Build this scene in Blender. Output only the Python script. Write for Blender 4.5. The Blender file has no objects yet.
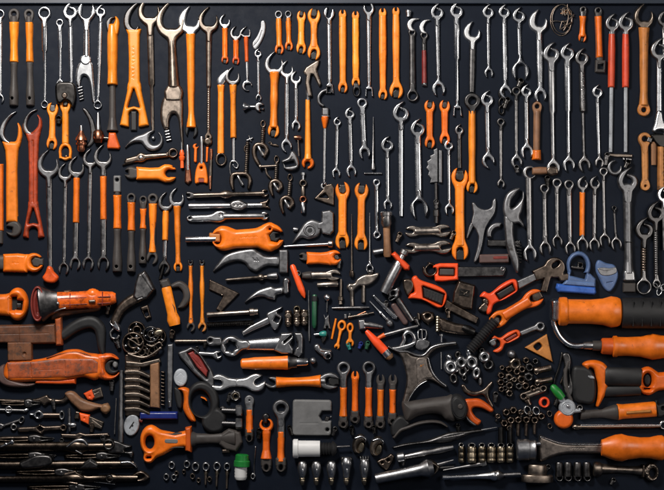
import bpy, math, random
import numpy as np
from mathutils import Matrix, Vector

SC = bpy.context.scene
COL = SC.collection
S = 0.0025                      # metres per photo pixel
CX, CY = 332.0, 245.0           # photo centre
RNG = random.Random(7)
def wx(x): return (x - CX) * S
def wy(y): return (CY - y) * S

# ------------------------------------------------------------------ 2D shapes (signed distance, plan view)
class Sh:
    def __init__(s, f, bb): s.f = f; s.bb = bb
def _bb(bs): return (min(b[0] for b in bs), min(b[1] for b in bs), max(b[2] for b in bs), max(b[3] for b in bs))
def U(*ss, k=0.0):
    def f(x, y):
        d = ss[0].f(x, y)
        for q in ss[1:]:
            e = q.f(x, y)
            if k > 0:
                h = np.clip(0.5 + 0.5 * (e - d) / k, 0, 1)
                d = e * (1 - h) + d * h - k * h * (1 - h)
            else: d = np.minimum(d, e)
        return d
    return Sh(f, _bb([q.bb for q in ss]))
def D(a, *bs, k=0.0):
    def f(x, y):
        d = a.f(x, y)
        for b in bs:
            e = -b.f(x, y)
            if k > 0:
                h = np.clip(0.5 - 0.5 * (e - d) / k, 0, 1)
                d = d * h + e * (1 - h) + k * h * (1 - h)
            else: d = np.maximum(d, e)
        return d
    return Sh(f, a.bb)
def I(a, b): return Sh(lambda x, y: np.maximum(a.f(x, y), b.f(x, y)), a.bb)
def circ(x0, y0, r): return Sh(lambda x, y: np.hypot(x - x0, y - y0) - r, (x0 - r, y0 - r, x0 + r, y0 + r))
def ell(x0, y0, a, b, ang=0):
    c, s_ = math.cos(math.radians(ang)), math.sin(math.radians(ang))
    m = max(a, b)
    def f(x, y):
        u = (x - x0) * c + (y - y0) * s_; v = -(x - x0) * s_ + (y - y0) * c
        k0 = np.hypot(u / a, v / b); k1 = np.hypot(u / a**2, v / b**2) + 1e-9
        return np.where(k0 < 1e-4, -min(a, b), k0 * (k0 - 1) / k1)
    return Sh(f, (x0 - m, y0 - m, x0 + m, y0 + m))
def poly(pts, r=0.0):
    P = np.array(pts, float); n = len(P)
    def f(x, y):
        d = np.full(x.shape, 1e18); sg = np.ones(x.shape)
        for i in range(n):
            a = P[i]; b = P[i - 1]
            ex, ey = b - a
            px, py = x - a[0], y - a[1]
            t = np.clip((px * ex + py * ey) / (ex * ex + ey * ey + 1e-12), 0, 1)
            d = np.minimum(d, (px - ex * t)**2 + (py - ey * t)**2)
            c1 = y >= a[1]; c2 = y < b[1]; c3 = ex * py > ey * px
            flip = (c1 & c2 & c3) | (~c1 & ~c2 & ~c3)
            sg = np.where(flip, -sg, sg)
        return sg * np.sqrt(d) - r
    return Sh(f, (P[:, 0].min() - r, P[:, 1].min() - r, P[:, 0].max() + r, P[:, 1].max() + r))
def spoly(pts, r=0.0, n=6): return poly(cat(pts, n, True), r)
def box(cx, cy, w, h, ang=0, r=0.4):
    c, s_ = math.cos(math.radians(ang)), math.sin(math.radians(ang))
    m = (w + h) / 2 + r
    def f(x, y):
        u = np.abs((x - cx) * c + (y - cy) * s_) - w / 2 + r; v = np.abs(-(x - cx) * s_ + (y - cy) * c) - h / 2 + r
        return np.hypot(np.maximum(u, 0), np.maximum(v, 0)) + np.minimum(np.maximum(u, v), 0) - r
    return Sh(f, (cx - m, cy - m, cx + m, cy + m))
def ngon(x0, y0, r, n=6, ang=0):
    return poly([(x0 + r * math.cos(math.radians(ang + 360 / n * i)), y0 + r * math.sin(math.radians(ang + 360 / n * i))) for i in range(n)])
def chain(pts):
    pts = [tuple(map(float, p)) for p in pts]
    def f(x, y):
        d = None
        for (x0, y0, r0), (x1, y1, r1) in zip(pts, pts[1:]):
            ex, ey = x1 - x0, y1 - y0
            t = np.clip(((x - x0) * ex + (y - y0) * ey) / (ex * ex + ey * ey + 1e-12), 0, 1)
            e = np.hypot(x - x0 - ex * t, y - y0 - ey * t) - (r0 + (r1 - r0) * t)
            d = e if d is None else np.minimum(d, e)
        return d
    return Sh(f, (min(p[0] - p[2] for p in pts), min(p[1] - p[2] for p in pts), max(p[0] + p[2] for p in pts), max(p[1] + p[2] for p in pts)))
def cap(x0, y0, x1, y1, r0, r1=None): return chain([(x0, y0, r0), (x1, y1, r0 if r1 is None else r1)])
def cat(pts, n=6, closed=False):
    P = [np.array(p, float) for p in pts]; N = len(P); out = []
    for i in range(N if closed else N - 1):
        if closed: a, b, c, d = P[i - 1], P[i], P[(i + 1) % N], P[(i + 2) % N]
        else: a, b, c, d = P[max(i - 1, 0)], P[i], P[i + 1], P[min(i + 2, N - 1)]
        for j in range(n):
            t = j / n
            out.append(tuple(0.5 * (2 * b + (c - a) * t + (2 * a - 5 * b + 4 * c - d) * t * t + (3 * b - a - 3 * c + d) * t**3)))
    if not closed: out.append(tuple(P[-1]))
    return out
def schain(pts, n=5): return chain(cat(pts, n))
def strip(P0, P1, ws, q=2.0, kz=0.8, re=1.2):
    """bar along P0->P1; ws = [(s, width)] in px along the axis; carries its own rounded section"""
    P0 = np.array(P0, float); P1 = np.array(P1, float)
    d = (P1 - P0) / np.linalg.norm(P1 - P0); n = np.array([d[1], -d[0]])
    ss = np.array([w[0] for w in ws], float); ww = np.array([w[1] for w in ws], float)
    def uvw(x, y):
        u = (x - P0[0]) * d[0] + (y - P0[1]) * d[1]; v = (x - P0[0]) * n[0] + (y - P0[1]) * n[1]
        return u, v, np.interp(u, ss, ww)
    def f(x, y):
        u, v, w = uvw(x, y)
        return np.maximum(np.abs(v) - w / 2, np.maximum(ss[0] - u, u - ss[-1]))
    def h(x, y):
        u, v, w = uvw(x, y)
        a = np.clip(np.abs(v) / (w / 2), 0, 1)
        e = np.clip(np.minimum(u - ss[0], ss[-1] - u) / re, 0, 1)
        return kz * w * (1 - a**q)**(1 / q) * (0.45 + 0.55 * np.sqrt(1 - (1 - e)**2))
    m = ww.max() / 2
    e0 = P0 + d * ss[0]; e1 = P0 + d * ss[-1]
    sh = Sh(f, (min(e0[0], e1[0]) - m, min(e0[1], e1[1]) - m, max(e0[0], e1[0]) + m, max(e0[1], e1[1]) + m))
    sh.h = h; sh.wm = ww.max()
    return sh
def glyphs(P0, P1, size, n, seed=1):
    """small stamped strokes, the worn illegible marking seen on the tool"""
    r = random.Random(seed); out = []
    for i in range(n):
        t = (i + 0.5) / n
        x = P0[0] + (P1[0] - P0[0]) * t; y = P0[1] + (P1[1] - P0[1]) * t
        a = r.choice([0, 90, 45, 135])
        dx, dy = math.cos(math.radians(a)) * size / 2, math.sin(math.radians(a)) * size / 2
        out.append(cap(x - dx, y - dy, x + dx, y + dy, size * 0.16))
        out.append(cap(x - dy, y - dx, x - dy + r.uniform(-.5, .5) * size, y + dx, size * 0.14))
    return U(*out)

# ------------------------------------------------------------------ meshes
def mk_mesh(name, V, Q, smooth=True):
    me = bpy.data.meshes.new(name)
    V = np.asarray(V, np.float32); Q = np.asarray(Q, np.int32)
    me.vertices.add(len(V)); me.vertices.foreach_set('co', V.ravel())
    nq = len(Q)
    me.loops.add(nq * 4); me.loops.foreach_set('vertex_index', Q.ravel())
    me.polygons.add(nq)
    me.polygons.foreach_set('loop_start', np.arange(0, nq * 4, 4, dtype=np.int32))
    me.polygons.foreach_set('use_smooth', np.ones(nq, dtype=bool) if smooth else np.zeros(nq, dtype=bool))
    me.update(calc_edges=True); me.validate()
    return me
def hf_arrays(sh, H, r, base, edge, feats, cell, taper=None):
    x0, y0, x1, y1 = sh.bb
    if cell is None:
        A = (x1 - x0) * (y1 - y0); cell = 0.3 if A < 900 else 0.4 if A < 2500 else (0.5 if A < 6000 else 0.7)
        if hasattr(sh, 'wm'): cell = min(max(sh.wm / 9, .2), .5)
    x0 -= cell * 1.5; y0 -= cell * 1.5
    nx = int((x1 - x0) / cell) + 3; ny = int((y1 - y0) / cell) + 3
    X, Y = np.meshgrid(x0 + cell * np.arange(nx), y0 + cell * np.arange(ny))
    cxs = X[:-1, :-1] + cell / 2; cys = Y[:-1, :-1] + cell / 2
    K = sh.f(cxs, cys) < 0
    if not K.any(): return None
    cnt = np.zeros((ny, nx), int)
    cnt[:-1, :-1] += K; cnt[1:, :-1] += K; cnt[:-1, 1:] += K; cnt[1:, 1:] += K
    used = cnt > 0; bnd = used & (cnt < 4)
    bx, by = X[bnd], Y[bnd]; ox, oy = bx.copy(), by.copy()
    e = 0.05
    for _ in range(3):
        f0 = sh.f(bx, by)
        gx = (sh.f(bx + e, by) - sh.f(bx - e, by)) / (2 * e); gy = (sh.f(bx, by + e) - sh.f(bx, by - e)) / (2 * e)
        g2 = np.maximum(gx * gx + gy * gy, 0.25)
        bx = bx - f0 * gx / g2; by = by - f0 * gy / g2
        dl = np.hypot(bx - ox, by - oy); lim = np.minimum(1, cell * 0.95 / np.maximum(dl, 1e-9))
        bx = ox + (bx - ox) * lim; by = oy + (by - oy) * lim
    X[bnd] = bx; Y[bnd] = by
    idx = -np.ones((ny, nx), int); idx[used] = np.arange(used.sum())
    x, y = X[used], Y[used]
    if hasattr(sh, 'h') and H is None:
        h = sh.h(x, y) + edge
    else:
        d = np.maximum(-sh.f(x, y), 0)
        t = np.clip(d / r, 0, 1)
        h = H * (edge + (1 - edge) * np.sqrt(1 - (1 - t)**2))
    for ft in feats:
        fs, dep, soft = ft
        h = h - dep * np.clip(-fs.f(x, y) / soft, 0, 1)
    h = np.maximum(h, 0.25)
    V = np.stack([x, y, base + h], 1)
    a, b, c, d_ = idx[:-1, :-1][K], idx[:-1, 1:][K], idx[1:, 1:][K], idx[1:, :-1][K]
    Q = [np.stack([a, d_, c, b], 1)]
    # walls
    Kp = np.pad(K, 1)
    bi = idx[bnd]; low = -np.ones(len(V), int); low[bi] = len(V) + np.arange(len(bi))
    VL = V[bi].copy(); VL[:, 2] = base
    def wall(mask, p, q):
        P, R = p[mask], q[mask]
        if len(P): Q.append(np.stack([P, R, low[R], low[P]], 1))
    ia, ib, ic, id_ = idx[:-1, :-1], idx[:-1, 1:], idx[1:, 1:], idx[1:, :-1]
    wall(K & ~Kp[:-2, 1:-1], ia, ib)
    wall(K & ~Kp[1:-1, 2:], ib, ic)
    wall(K & ~Kp[2:, 1:-1], ic, id_)
    wall(K & ~Kp[1:-1, :-2], id_, ia)
    return np.concatenate([V, VL]), np.concatenate(Q)

TOOLS = []
class T:
    def __init__(s, name, label, cat_, A, B=None, g=None, z=0.0):
        s.name, s.label, s.cat, s.g, s.z = name, label, cat_, g, z
        s.A = A; B = B or (A[0] + 1, A[1])
        s.rot = math.atan2(-(B[1] - A[1]), B[0] - A[0])
        s.parts = []
        TOOLS.append(s)
    def _add(s, pn, V, Q, mat, par, label):
        V = np.asarray(V, float).copy()
        V[:, 0] = (V[:, 0] - s.A[0]) * S; V[:, 1] = (s.A[1] - V[:, 1]) * S; V[:, 2] *= S
        c, sn = math.cos(-s.rot), math.sin(-s.rot)
        x = V[:, 0] * c - V[:, 1] * sn; y = V[:, 0] * sn + V[:, 1] * c
        V[:, 0] = x; V[:, 1] = y
        s.parts.append((pn, mk_mesh(pn, V, Q), mat, par, label))
        return len(s.parts) - 1
    def hf(s, pn, sh, mat, H=4.0, r=1.5, z=0.0, edge=None, feats=(), cell=None, par=None, label=None):
        if edge is None: edge = 0.3 if H is not None else 0.25
        a = hf_arrays(sh, H, r, z, edge, feats, cell)
        if a is None:
            print('EMPTY', s.name, pn); return None
        return s._add(pn, a[0], a[1], mat, par, label)
    def bar(s, pn, P0, P1, ws, mat, q=2.0, kz=0.8, re=1.2, z=0.0, feats=(), par=None, cuts=(), label=None, edge=0.25):
        sh = strip(P0, P1, ws, q, kz, re)
        if cuts:
            h = sh.h; wm = sh.wm; sh = D(sh, *cuts); sh.h = h; sh.wm = wm
        return s.hf(pn, sh, mat, H=None, z=z, feats=feats, par=par, label=label, edge=edge)
    def lathe(s, pn, P0, P1, prof, mat, zc=None, sz=1.0, n=24, par=None, smooth=0, flute=None, label=None):
        """solid of revolution lying along P0->P1; prof [(s px, radius)]"""
        P0 = np.array(P0, float); P1 = np.array(P1, float)
        d = (P1 - P0) / np.linalg.norm(P1 - P0); nn = np.array([d[1], -d[0]])
        pr = cat(prof, smooth) if smooth else list(prof)
        # doubled stations keep corners crisp
        pr = [(pr[0][0], 0.001)] + [(a, max(b, 0.001)) for a, b in pr] + [(pr[-1][0], 0.001)]
        rm = max(b for a, b in pr)
        if zc is None: zc = rm * sz
        V = []; m = len(pr)
        for (u, r) in pr:
            for j in range(n):
                th = 2 * math.pi * j / n
                rr = r if not flute else r * (1 + flute[1] * math.cos(flute[0] * th))
                o = rr * math.cos(th); zz = zc + rr * math.sin(th) * sz
                V.append((P0[0] + d[0] * u + nn[0] * o, P0[1] + d[1] * u + nn[1] * o, zz))
        Q = [(i * n + j, i * n + (j + 1) % n, (i + 1) * n + (j + 1) % n, (i + 1) * n + j) for i in range(m - 1) for j in range(n)]
        k = s._add(pn, V, Q, mat, par, label)
        me = s.parts[k][1]
        me.set_sharp_from_angle(angle=math.radians(38))
        return k
    def tube(s, pn, pts, rad, mat, n=10, par=None, smooth=5, label=None):
        pts = [tuple(p) + ((rad,) if len(p) == 3 else ()) for p in pts]
        pts = cat(pts, smooth) if smooth else pts
        P = np.array([p[:3] for p in pts], float); R = [p[3] for p in pts]
        P[:, 1] *= -1
        V = []; up = np.array([0, 0, 1.0])
        for i in range(len(P)):
            t = P[min(i + 1, len(P) - 1)] - P[max(i - 1, 0)]; t /= np.linalg.norm(t) + 1e-9
            a = np.cross(t, up)
            if np.linalg.norm(a) < 0.05: a = np.cross(t, np.array([1.0, 0, 0]))
            a /= np.linalg.norm(a); b = np.cross(a, t)
            for j in range(n):
                th = 2 * math.pi * j / n
                V.append(P[i] + R[i] * (math.cos(th) * a + math.sin(th) * b))
        m = len(P)
        V.append(P[0]); V.append(P[-1])
        Q = [(i * n + j, (i + 1) * n + j, (i + 1) * n + (j + 1) % n, i * n + (j + 1) % n) for i in range(m - 1) for j in range(n)]
        for j in range(0, n, 2):
            Q.append((m * n, j, (j + 1) % n, (j + 2) % n))
            Q.append((m * n + 1, (m - 1) * n + (j + 2) % n, (m - 1) * n + (j + 1) % n, (m - 1) * n + j))
        V = np.array(V); V[:, 1] *= -1
        return s._add(pn, V, Q, mat, par, label)
SUBS = {'jaw_insert': ('open_jaw', 'ring_head', 'handle', 'jaw'), 'print_strip': ('grip',), 'lettering': ('grip',), 'red_face': ('bar',), 'insert': ('frame',), 'black_window': ('frame',), 'window': ('frame', 'handle'),
        'side_inlay': ('handle',), 'rivet': ('blade', 'handle'), 'emblem': ('worn_window',), 'badge': ('badge_plate',), 'cap_boss': ('end_cap',), 'knob': ('body',), 'latch': ('body',), 'top_rib': ('body',), 'mouth': ('cone',), 'mouth_inside': ('cone',),
        'axle': ('disc',), 'bright_edge': ('blade', 'plate', 'rod'), 'filament': ('glass',), 'jaw_tooth': ('lower_jaw',), 'hole_plug': ('hole_ring',), 'thumb_screw': ('horn',), 'orange_glint': ('loop',), 'jaw_tip': ('red_jaw',), 'red_inlay': ('frame',),
        'slot': ('disc',), 'bright_lip': ('shell',), 'hollow': ('shell',), 'grip_hole': ('grip',), 'mark': ('grip',), 'inlay': ('sleeve',), 'lens': ('black_body',), 'inner_core': ('ring',), 'square_drive': ('socket_well',), 'thread_ring': ('nut',), 'joint_line': ('shaft',)}
def finish():
    for s in TOOLS:
        loc = (wx(s.A[0]), wy(s.A[1]), s.z * S)
        if len(s.parts) == 1:
            pn, me, mat, par, lb = s.parts[0]
            me.name = s.name; me.materials.append(MAT[mat])
            o = bpy.data.objects.new(s.name, me); COL.objects.link(o)
            root = o
        else:
            root = bpy.data.objects.new(s.name, None); COL.objects.link(root)
            root.empty_display_size = 0.01
            made = []
            for pi, (pn, me, mat, par, lb) in enumerate(s.parts):
                if par is None and pn in SUBS:
                    for k in range(pi - 1, -1, -1):
                        if s.parts[k][0] in SUBS[pn] and made[k].parent is root: par = k; break
                me.materials.append(MAT[mat])
                o = bpy.data.objects.new(pn, me); COL.objects.link(o)
                o.parent = root if par is None else made[par]
                if lb: o['label'] = lb
                made.append(o)
        root.location = loc; root.rotation_euler = (0, 0, s.rot)
        root['label'] = s.label; root['category'] = s.cat
        if s.g: root['group'] = s.g

# ------------------------------------------------------------------ wrench heads; o = unit vector pointing out of the shaft
def hookpts(c, o, R, kind, mir):
    rt = np.array([-o[1], o[0]]) * mir          # "right" when o is up in the picture
    o = np.array(o)
    if kind == 'h':    # ring closing to a horn
        arc = [(34, .80, .14), (55, .77, .20), (90, .76, .25), (135, .75, .29), (180, .74, .32), (225, .74, .32), (270, .76, .31), (305, .83, .30), (330, .98, .28), (350, 1.18, .22), (366, 1.42, .14), (374, 1.6, .05)]
    elif kind == 'k':  # ring, nearly closed, short horn
        arc = [(2, .70, .18), (50, .74, .27), (90, .75, .30), (135, .75, .31), (180, .74, .33), (225, .74, .33), (270, .75, .32), (305, .80, .31), (330, .92, .28), (350, 1.12, .22), (367, 1.38, .14), (376, 1.58, .05)]
    elif kind == 'c':  # wide open crescent jaw
        arc = [(46, 1.06, .04), (62, .94, .12), (90, .84, .19), (130, .78, .28), (170, .75, .34), (205, .75, .35), (245, .79, .32), (280, .88, .29), (310, 1.02, .25), (336, 1.22, .18), (356, 1.5, .09), (362, 1.62, .03)]
    elif kind == 'w':  # white blade horn, thick
        arc = [(58, .95, .05), (80, .86, .15), (120, .79, .24), (165, .74, .31), (205, .72, .36), (245, .76, .38), (285, .85, .37), (315, 1.0, .32), (338, 1.24, .22), (358, 1.6, .06)]
    elif kind == 'q':  # plain crescent hook, open to the right
        arc = [(90, .80, .10), (130, .80, .2), (180, .78, .26), (225, .78, .28), (270, .78, .28), (310, .80, .24), (345, .85, .16), (375, .9, .07)]
    pts = []
    for a, rr, t in arc:
        a = math.radians(a)
        p = np.array(c) + o * math.cos(a) * rr * R + rt * math.sin(a) * rr * R
        pts.append((p[0], p[1], t * R))
    return cat(pts, 4)
def head(t, spec, c, o, ws, mat, z=0.0):
    kind, R = spec[0], spec[1] * 1.07; op = spec[2] if len(spec) > 2 else {}
    mat = op.get('m', mat); mir = op.get('mir', 1); H = op.get('H', min(5.0, 2.0 + R * 0.33))
    c = np.array(c, float); o = np.array(o, float); rt = np.array([-o[1], o[0]])
    ln = op.get('stub', 0.9) * R
    b = c - o * R * 0.72; e = c - o * (R + ln)
    stub = cap(b[0], b[1], e[0], e[1], max(ws * 0.62, R * 0.3), max(ws * 0.47, .5))
    names = {'h': 'hook_jaw', 'k': 'hook_jaw', 'c': 'crescent_jaw', 'w': 'crescent_jaw', 'q': 'hook_jaw', 'r': 'ring_head', 'o': 'open_jaw', 'b': 'box_head', 'd': 'ring_head', 's': 'socket_head'}
    if kind in 'hkcwq':
        sh = U(chain(hookpts(c, o, R, kind, mir)), stub, k=R * .3)
        t.hf(names[kind], sh, mat, H=H, r=max(.8, R * .2), z=z, edge=.25)
    elif kind in 'rd':
        hr = op.get('hole', .58) * R
        body = U(circ(c[0], c[1], R), stub, k=R * .45)
        hole = ngon(c[0], c[1], hr, op.get('n', 12), 15) if kind == 'r' else circ(c[0], c[1], hr)
        t.hf('ring_head', D(body, hole, k=.3), mat, H=H, r=max(.8, R * .17), z=z, edge=.3)
    elif kind == 'o':
        ang = math.radians(op.get('a', 12)); g = op.get('gap', .95) * R * .86
        q = o * math.cos(ang) + rt * math.sin(ang)
        body = U(ell(c[0], c[1], R, R * op.get('asp', 1.14), math.degrees(math.atan2(o[1], o[0])) + 90), stub, k=R * .5)
        i0 = c - q * R * op.get('dep', .12); i1 = c + q * R * 1.6
        slot = U(strip(i0, i1, [(0, g), (R * 1.9, g * 1.12)]), circ(i0[0], i0[1], g / 2))
        t.hf('open_jaw', D(body, slot, k=.35), mat, H=H, r=max(.8, R * .2), z=z, edge=.3)
    elif kind == 'b':    # square box head with dark mouth
        p = c + o * R
        sh = D(U(strip(c - o * R, p, [(0, R * 1.3), (R * 2, R * 1.75)]), stub, k=R * .4), strip(c - o * R * .45, p + o, [(0, R * .9), (R * 1.2, R * 1.0), (R * 2, R * 1.05)]), k=.3)
        t.hf('box_head', sh, mat, H=H, r=.9, z=z)
    if 'in' in op:       # dark hex insert sitting in the jaw
        p = c + o * R * op.get('io', .35)
        t.hf('jaw_insert', U(ngon(p[0], p[1], R * .62, 6, 20), strip(p, p + o * R, [(0, R * .8), (op.get('il', .7) * R, R * .95)]), k=.5), op['in'], H=H * .6, r=1.0, z=z)
def W(name, label, A, B, top, bot, ws, mat='chrome', sl=(), g=None, cat_='wrench', cuts=(), z=0.0, q=2.0, kz=.64, feats=(), pn='shaft'):
    t = T(name, label, cat_, A, B, g, z)
    a = np.array(A, float); b = np.array(B, float); d = (b - a) / np.linalg.norm(b - a)
    k = 1 if abs(d[1]) >= abs(d[0]) else 0
    cv = lambda v: (v - a[k]) / d[k]
    cc = [circ(*cu) for cu in cuts]
    if ws:
        th = not feats and not cc and q == 2.0 and max(w for v, w in ws) < 8
        w2 = sorted([(cv(v), w * (1.28 if w < 5.5 else 1.06)) for v, w in ws])
        if th: t.lathe(pn, A, B, [(u, w / 2) for u, w in w2], mat, sz=.62, n=18)
        else: t.bar(pn, A, B, w2, mat, q=q, kz=kz, feats=feats, cuts=cc)
    for e in sl:
        y0, y1, wl, m = e[:4]; nm = e[4] if len(e) > 4 else 'grip'
        if not isinstance(wl, (list, tuple)): wl = [wl, wl]
        pr = [(cv(y0 + (y1 - y0) * i / (len(wl) - 1)), w) for i, w in enumerate(wl)]
        pr = sorted(pr)
        if len(pr) > 2: pr = cat(pr, 5)
        t.bar(nm, A, B, pr, m, q=2.15, kz=.76, re=1.6, cuts=cc)
    wt = (ws[0][1] if ws else (sl[0][2][0] if isinstance(sl[0][2], (list, tuple)) else sl[0][2]))
    wb = (ws[-1][1] if ws else (sl[-1][2][-1] if isinstance(sl[-1][2], (list, tuple)) else sl[-1][2]))
    if top: head(t, top, a, -d, wt, mat)
    if bot: head(t, bot, b, d, wb, mat)
    return t
# ------------------------------------------------------------------ procedural materials
MAT = {}
def _nodes(name):
    m = bpy.data.materials.new(name); m.use_nodes = True
    nt = m.node_tree; b = nt.nodes['Principled BSDF']
    tc = nt.nodes.new('ShaderNodeTexCoord'); oi = nt.nodes.new('ShaderNodeObjectInfo')
    mul = nt.nodes.new('ShaderNodeMath'); mul.operation = 'MULTIPLY'; mul.inputs[1].default_value = 37.0
    nt.links.new(oi.outputs['Random'], mul.inputs[0])
    add = nt.nodes.new('ShaderNodeVectorMath'); add.operation = 'ADD'
    nt.links.new(tc.outputs['Object'], add.inputs[0]); nt.links.new(mul.outputs[0], add.inputs[1])
    MAT[name] = m
    return m, nt, b, add.outputs[0], oi.outputs['Random']
def _noise(nt, vec, scale, detail=4, rough=.6, stretch=None):
    if stretch:
        mp = nt.nodes.new('ShaderNodeMapping'); mp.inputs['Scale'].default_value = stretch
        nt.links.new(vec, mp.inputs['Vector']); vec = mp.outputs[0]
    n = nt.nodes.new('ShaderNodeTexNoise'); n.inputs['Scale'].default_value = scale
    n.inputs['Detail'].default_value = detail; n.inputs['Roughness'].default_value = rough
    nt.links.new(vec, n.inputs['Vector'])
    return n.outputs[0]
def _ramp(nt, fac, p0, c0, p1, c1):
    r = nt.nodes.new('ShaderNodeValToRGB'); e = r.color_ramp.elements
    e[0].position = p0; e[0].color = tuple(c0) + (1,) if len(c0) == 3 else c0
    e[1].position = p1; e[1].color = tuple(c1) + (1,) if len(c1) == 3 else c1
    nt.links.new(fac, r.inputs[0]); return r.outputs[0]
def _mix(nt, fac, a, b, mode='MIX'):
    m = nt.nodes.new('ShaderNodeMix'); m.data_type = 'RGBA'; m.blend_type = mode
    for s, i in ((fac, 0), (a, 6), (b, 7)):
        if isinstance(s, (int, float)): m.inputs[i].default_value = s
        elif isinstance(s, (tuple, list)): m.inputs[i].default_value = tuple(s) + (1,)
        else: nt.links.new(s, m.inputs[i])
    return m.outputs[2]
def _range(nt, fac, a, b):
    r = nt.nodes.new('ShaderNodeMapRange'); r.inputs[1].default_value = .3; r.inputs[2].default_value = .7
    r.inputs[3].default_value = a; r.inputs[4].default_value = b
    nt.links.new(fac, r.inputs[0]); return r.outputs[0]
def metal(name, col, rough, dirt=(.05, .04, .03), dirt_amt=.62, metallic=1.0, bump=.04, var=1.0):
    m, nt, b, vec, rnd = _nodes(name)
    n1 = _noise(nt, vec, 70, 5, .65); n2 = _noise(nt, vec, 240, 3, .6, (.25, 1, 1)); n3 = _noise(nt, vec, 26, 6, .7)
    lo = tuple(c * (1 - .38 * var) for c in col)
    base = _mix(nt, _range(nt, n1, 0, 1), lo, col)
    # each piece a little lighter or darker than the next
    br = nt.nodes.new('ShaderNodeMapRange'); br.inputs[3].default_value = .74; br.inputs[4].default_value = 1.12
    nt.links.new(rnd, br.inputs[0])
    cmb = nt.nodes.new('ShaderNodeCombineColor')
    for i in range(3): nt.links.new(br.outputs[0], cmb.inputs[i])
    base = _mix(nt, 1.0, base, cmb.outputs[0], 'MULTIPLY')
    d = _ramp(nt, n3, dirt_amt, (0, 0, 0), dirt_amt + .14, (1, 1, 1))
    base = _mix(nt, d, base, dirt)
    nt.links.new(base, b.inputs['Base Color'])
    b.inputs['Metallic'].default_value = metallic
    nt.links.new(_range(nt, n1, rough - .07 * var, rough + .12 * var), b.inputs['Roughness'])
    bp = nt.nodes.new('ShaderNodeBump'); bp.inputs['Strength'].default_value = bump; bp.inputs['Distance'].default_value = .0012
    nt.links.new(_mix(nt, .5, n2, n1), bp.inputs['Height']); nt.links.new(bp.outputs[0], b.inputs['Normal'])
def plastic(name, col, rough, var=.25, grime=(.06, .03, .015), grime_amt=.64, spec=.5, bump=.1, bscale=300):
    m, nt, b, vec, rnd = _nodes(name)
    n1 = _noise(nt, vec, 40, 5, .6); n2 = _noise(nt, vec, bscale, 2, .5); n3 = _noise(nt, vec, 55, 7, .75)
    lo = tuple(c * (1 - var) for c in col)
    base = _mix(nt, _range(nt, n1, 0, 1), lo, col)
    hs = nt.nodes.new('ShaderNodeHueSaturation')
    mr = nt.nodes.new('ShaderNodeMapRange'); mr.inputs[3].default_value = .86; mr.inputs[4].default_value = 1.14
    wn = nt.nodes.new('ShaderNodeTexWhiteNoise'); wn.noise_dimensions = '1D'; nt.links.new(rnd, wn.inputs['W'])
    mh = nt.nodes.new('ShaderNodeMapRange'); mh.inputs[3].default_value = .496; mh.inputs[4].default_value = .5055
    nt.links.new(wn.outputs[0], mh.inputs[0]); nt.links.new(mh.outputs[0], hs.inputs['Hue'])
    nt.links.new(rnd, mr.inputs[0]); nt.links.new(mr.outputs[0], hs.inputs['Value']); nt.links.new(base, hs.inputs['Color'])
    d = _ramp(nt, n3, grime_amt, (0, 0, 0), grime_amt + .1, (1, 1, 1))
    sc = nt.nodes.new('ShaderNodeMath'); sc.operation = 'MULTIPLY'; sc.inputs[1].default_value = .7
    nt.links.new(d, sc.inputs[0])
    nt.links.new(_mix(nt, sc.outputs[0], hs.outputs[0], grime), b.inputs['Base Color'])
    nt.links.new(_range(nt, n1, rough - .06, rough + .14), b.inputs['Roughness'])
    b.inputs['Specular IOR Level'].default_value = spec
    bp = nt.nodes.new('ShaderNodeBump'); bp.inputs['Strength'].default_value = bump; bp.inputs['Distance'].default_value = .001
    nt.links.new(_mix(nt, .35, n2, n1), bp.inputs['Height']); nt.links.new(bp.outputs[0], b.inputs['Normal'])
metal('chrome', (.68, .69, .71), .25, dirt_amt=.70, bump=.012, var=.45)
metal('polish', (.88, .88, .88), .36, dirt_amt=.75, bump=.012, var=.4)
metal('satin', (.50, .50, .51), .32, bump=.02, var=.6)
metal('cast', (.27, .27, .28), .44, bump=.1, dirt_amt=.60)
metal('steel', (.33, .32, .32), .34, dirt_amt=.6)
metal('dark', (.13, .125, .125), .36)
metal('black_steel', (.055, .052, .05), .34)
metal('bronze', (.25, .205, .17), .36, dirt_amt=.6)
metal('bracket_steel', (.30, .255, .225), .42, dirt_amt=.6)
metal('nickel', (.46, .40, .35), .34, dirt_amt=.62, bump=.02)
metal('umber', (.20, .155, .125), .33, bump=.08, dirt_amt=.58)
metal('black_bronze', (.085, .066, .052), .26, dirt_amt=.6)
plastic('rust_red', (.42, .055, .014), .38, var=.5, grime=(.08, .02, .01), grime_amt=.54)
metal('rust', (.30, .15, .075), .55, metallic=.6, bump=.35, dirt_amt=.56)
metal('brass', (.36, .30, .22), .34, dirt_amt=.56)
metal('copper', (.45, .19, .11), .32, dirt_amt=.58)
metal('gold_plate', (.46, .19, .055), .45, metallic=.35, bump=.1, dirt_amt=.57)
plastic('amber', (.86, .232, .013), .34, var=.34, grime_amt=.6)
plastic('orange', (.80, .150, .008), .34, var=.36, grime_amt=.6)
plastic('orange_deep', (.62, .080, .008), .34, var=.35, grime_amt=.6)
plastic('orange_worn', (.40, .085, .018), .46, var=.55, grime=(.06, .04, .03), grime_amt=.5, bump=.2)
plastic('orange_glossy', (.72, .10, .010), .26, var=.5, grime=(.10, .02, .006), grime_amt=.5, bump=.15)
plastic('dark_brown', (.15, .050, .018), .5, var=.6, grime=(.03, .02, .015), grime_amt=.5, bump=.2)
plastic('red_orange', (.78, .085, .014), .36)
plastic('red', (.55, .05, .018), .40)
plastic('maroon', (.20, .025, .018), .42, var=.4)
plastic('tan_orange', (.50, .18, .035), .46, var=.4, grime_amt=.57)
plastic('brown', (.24, .115, .055), .52, var=.45, grime_amt=.55, bump=.3)
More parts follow.
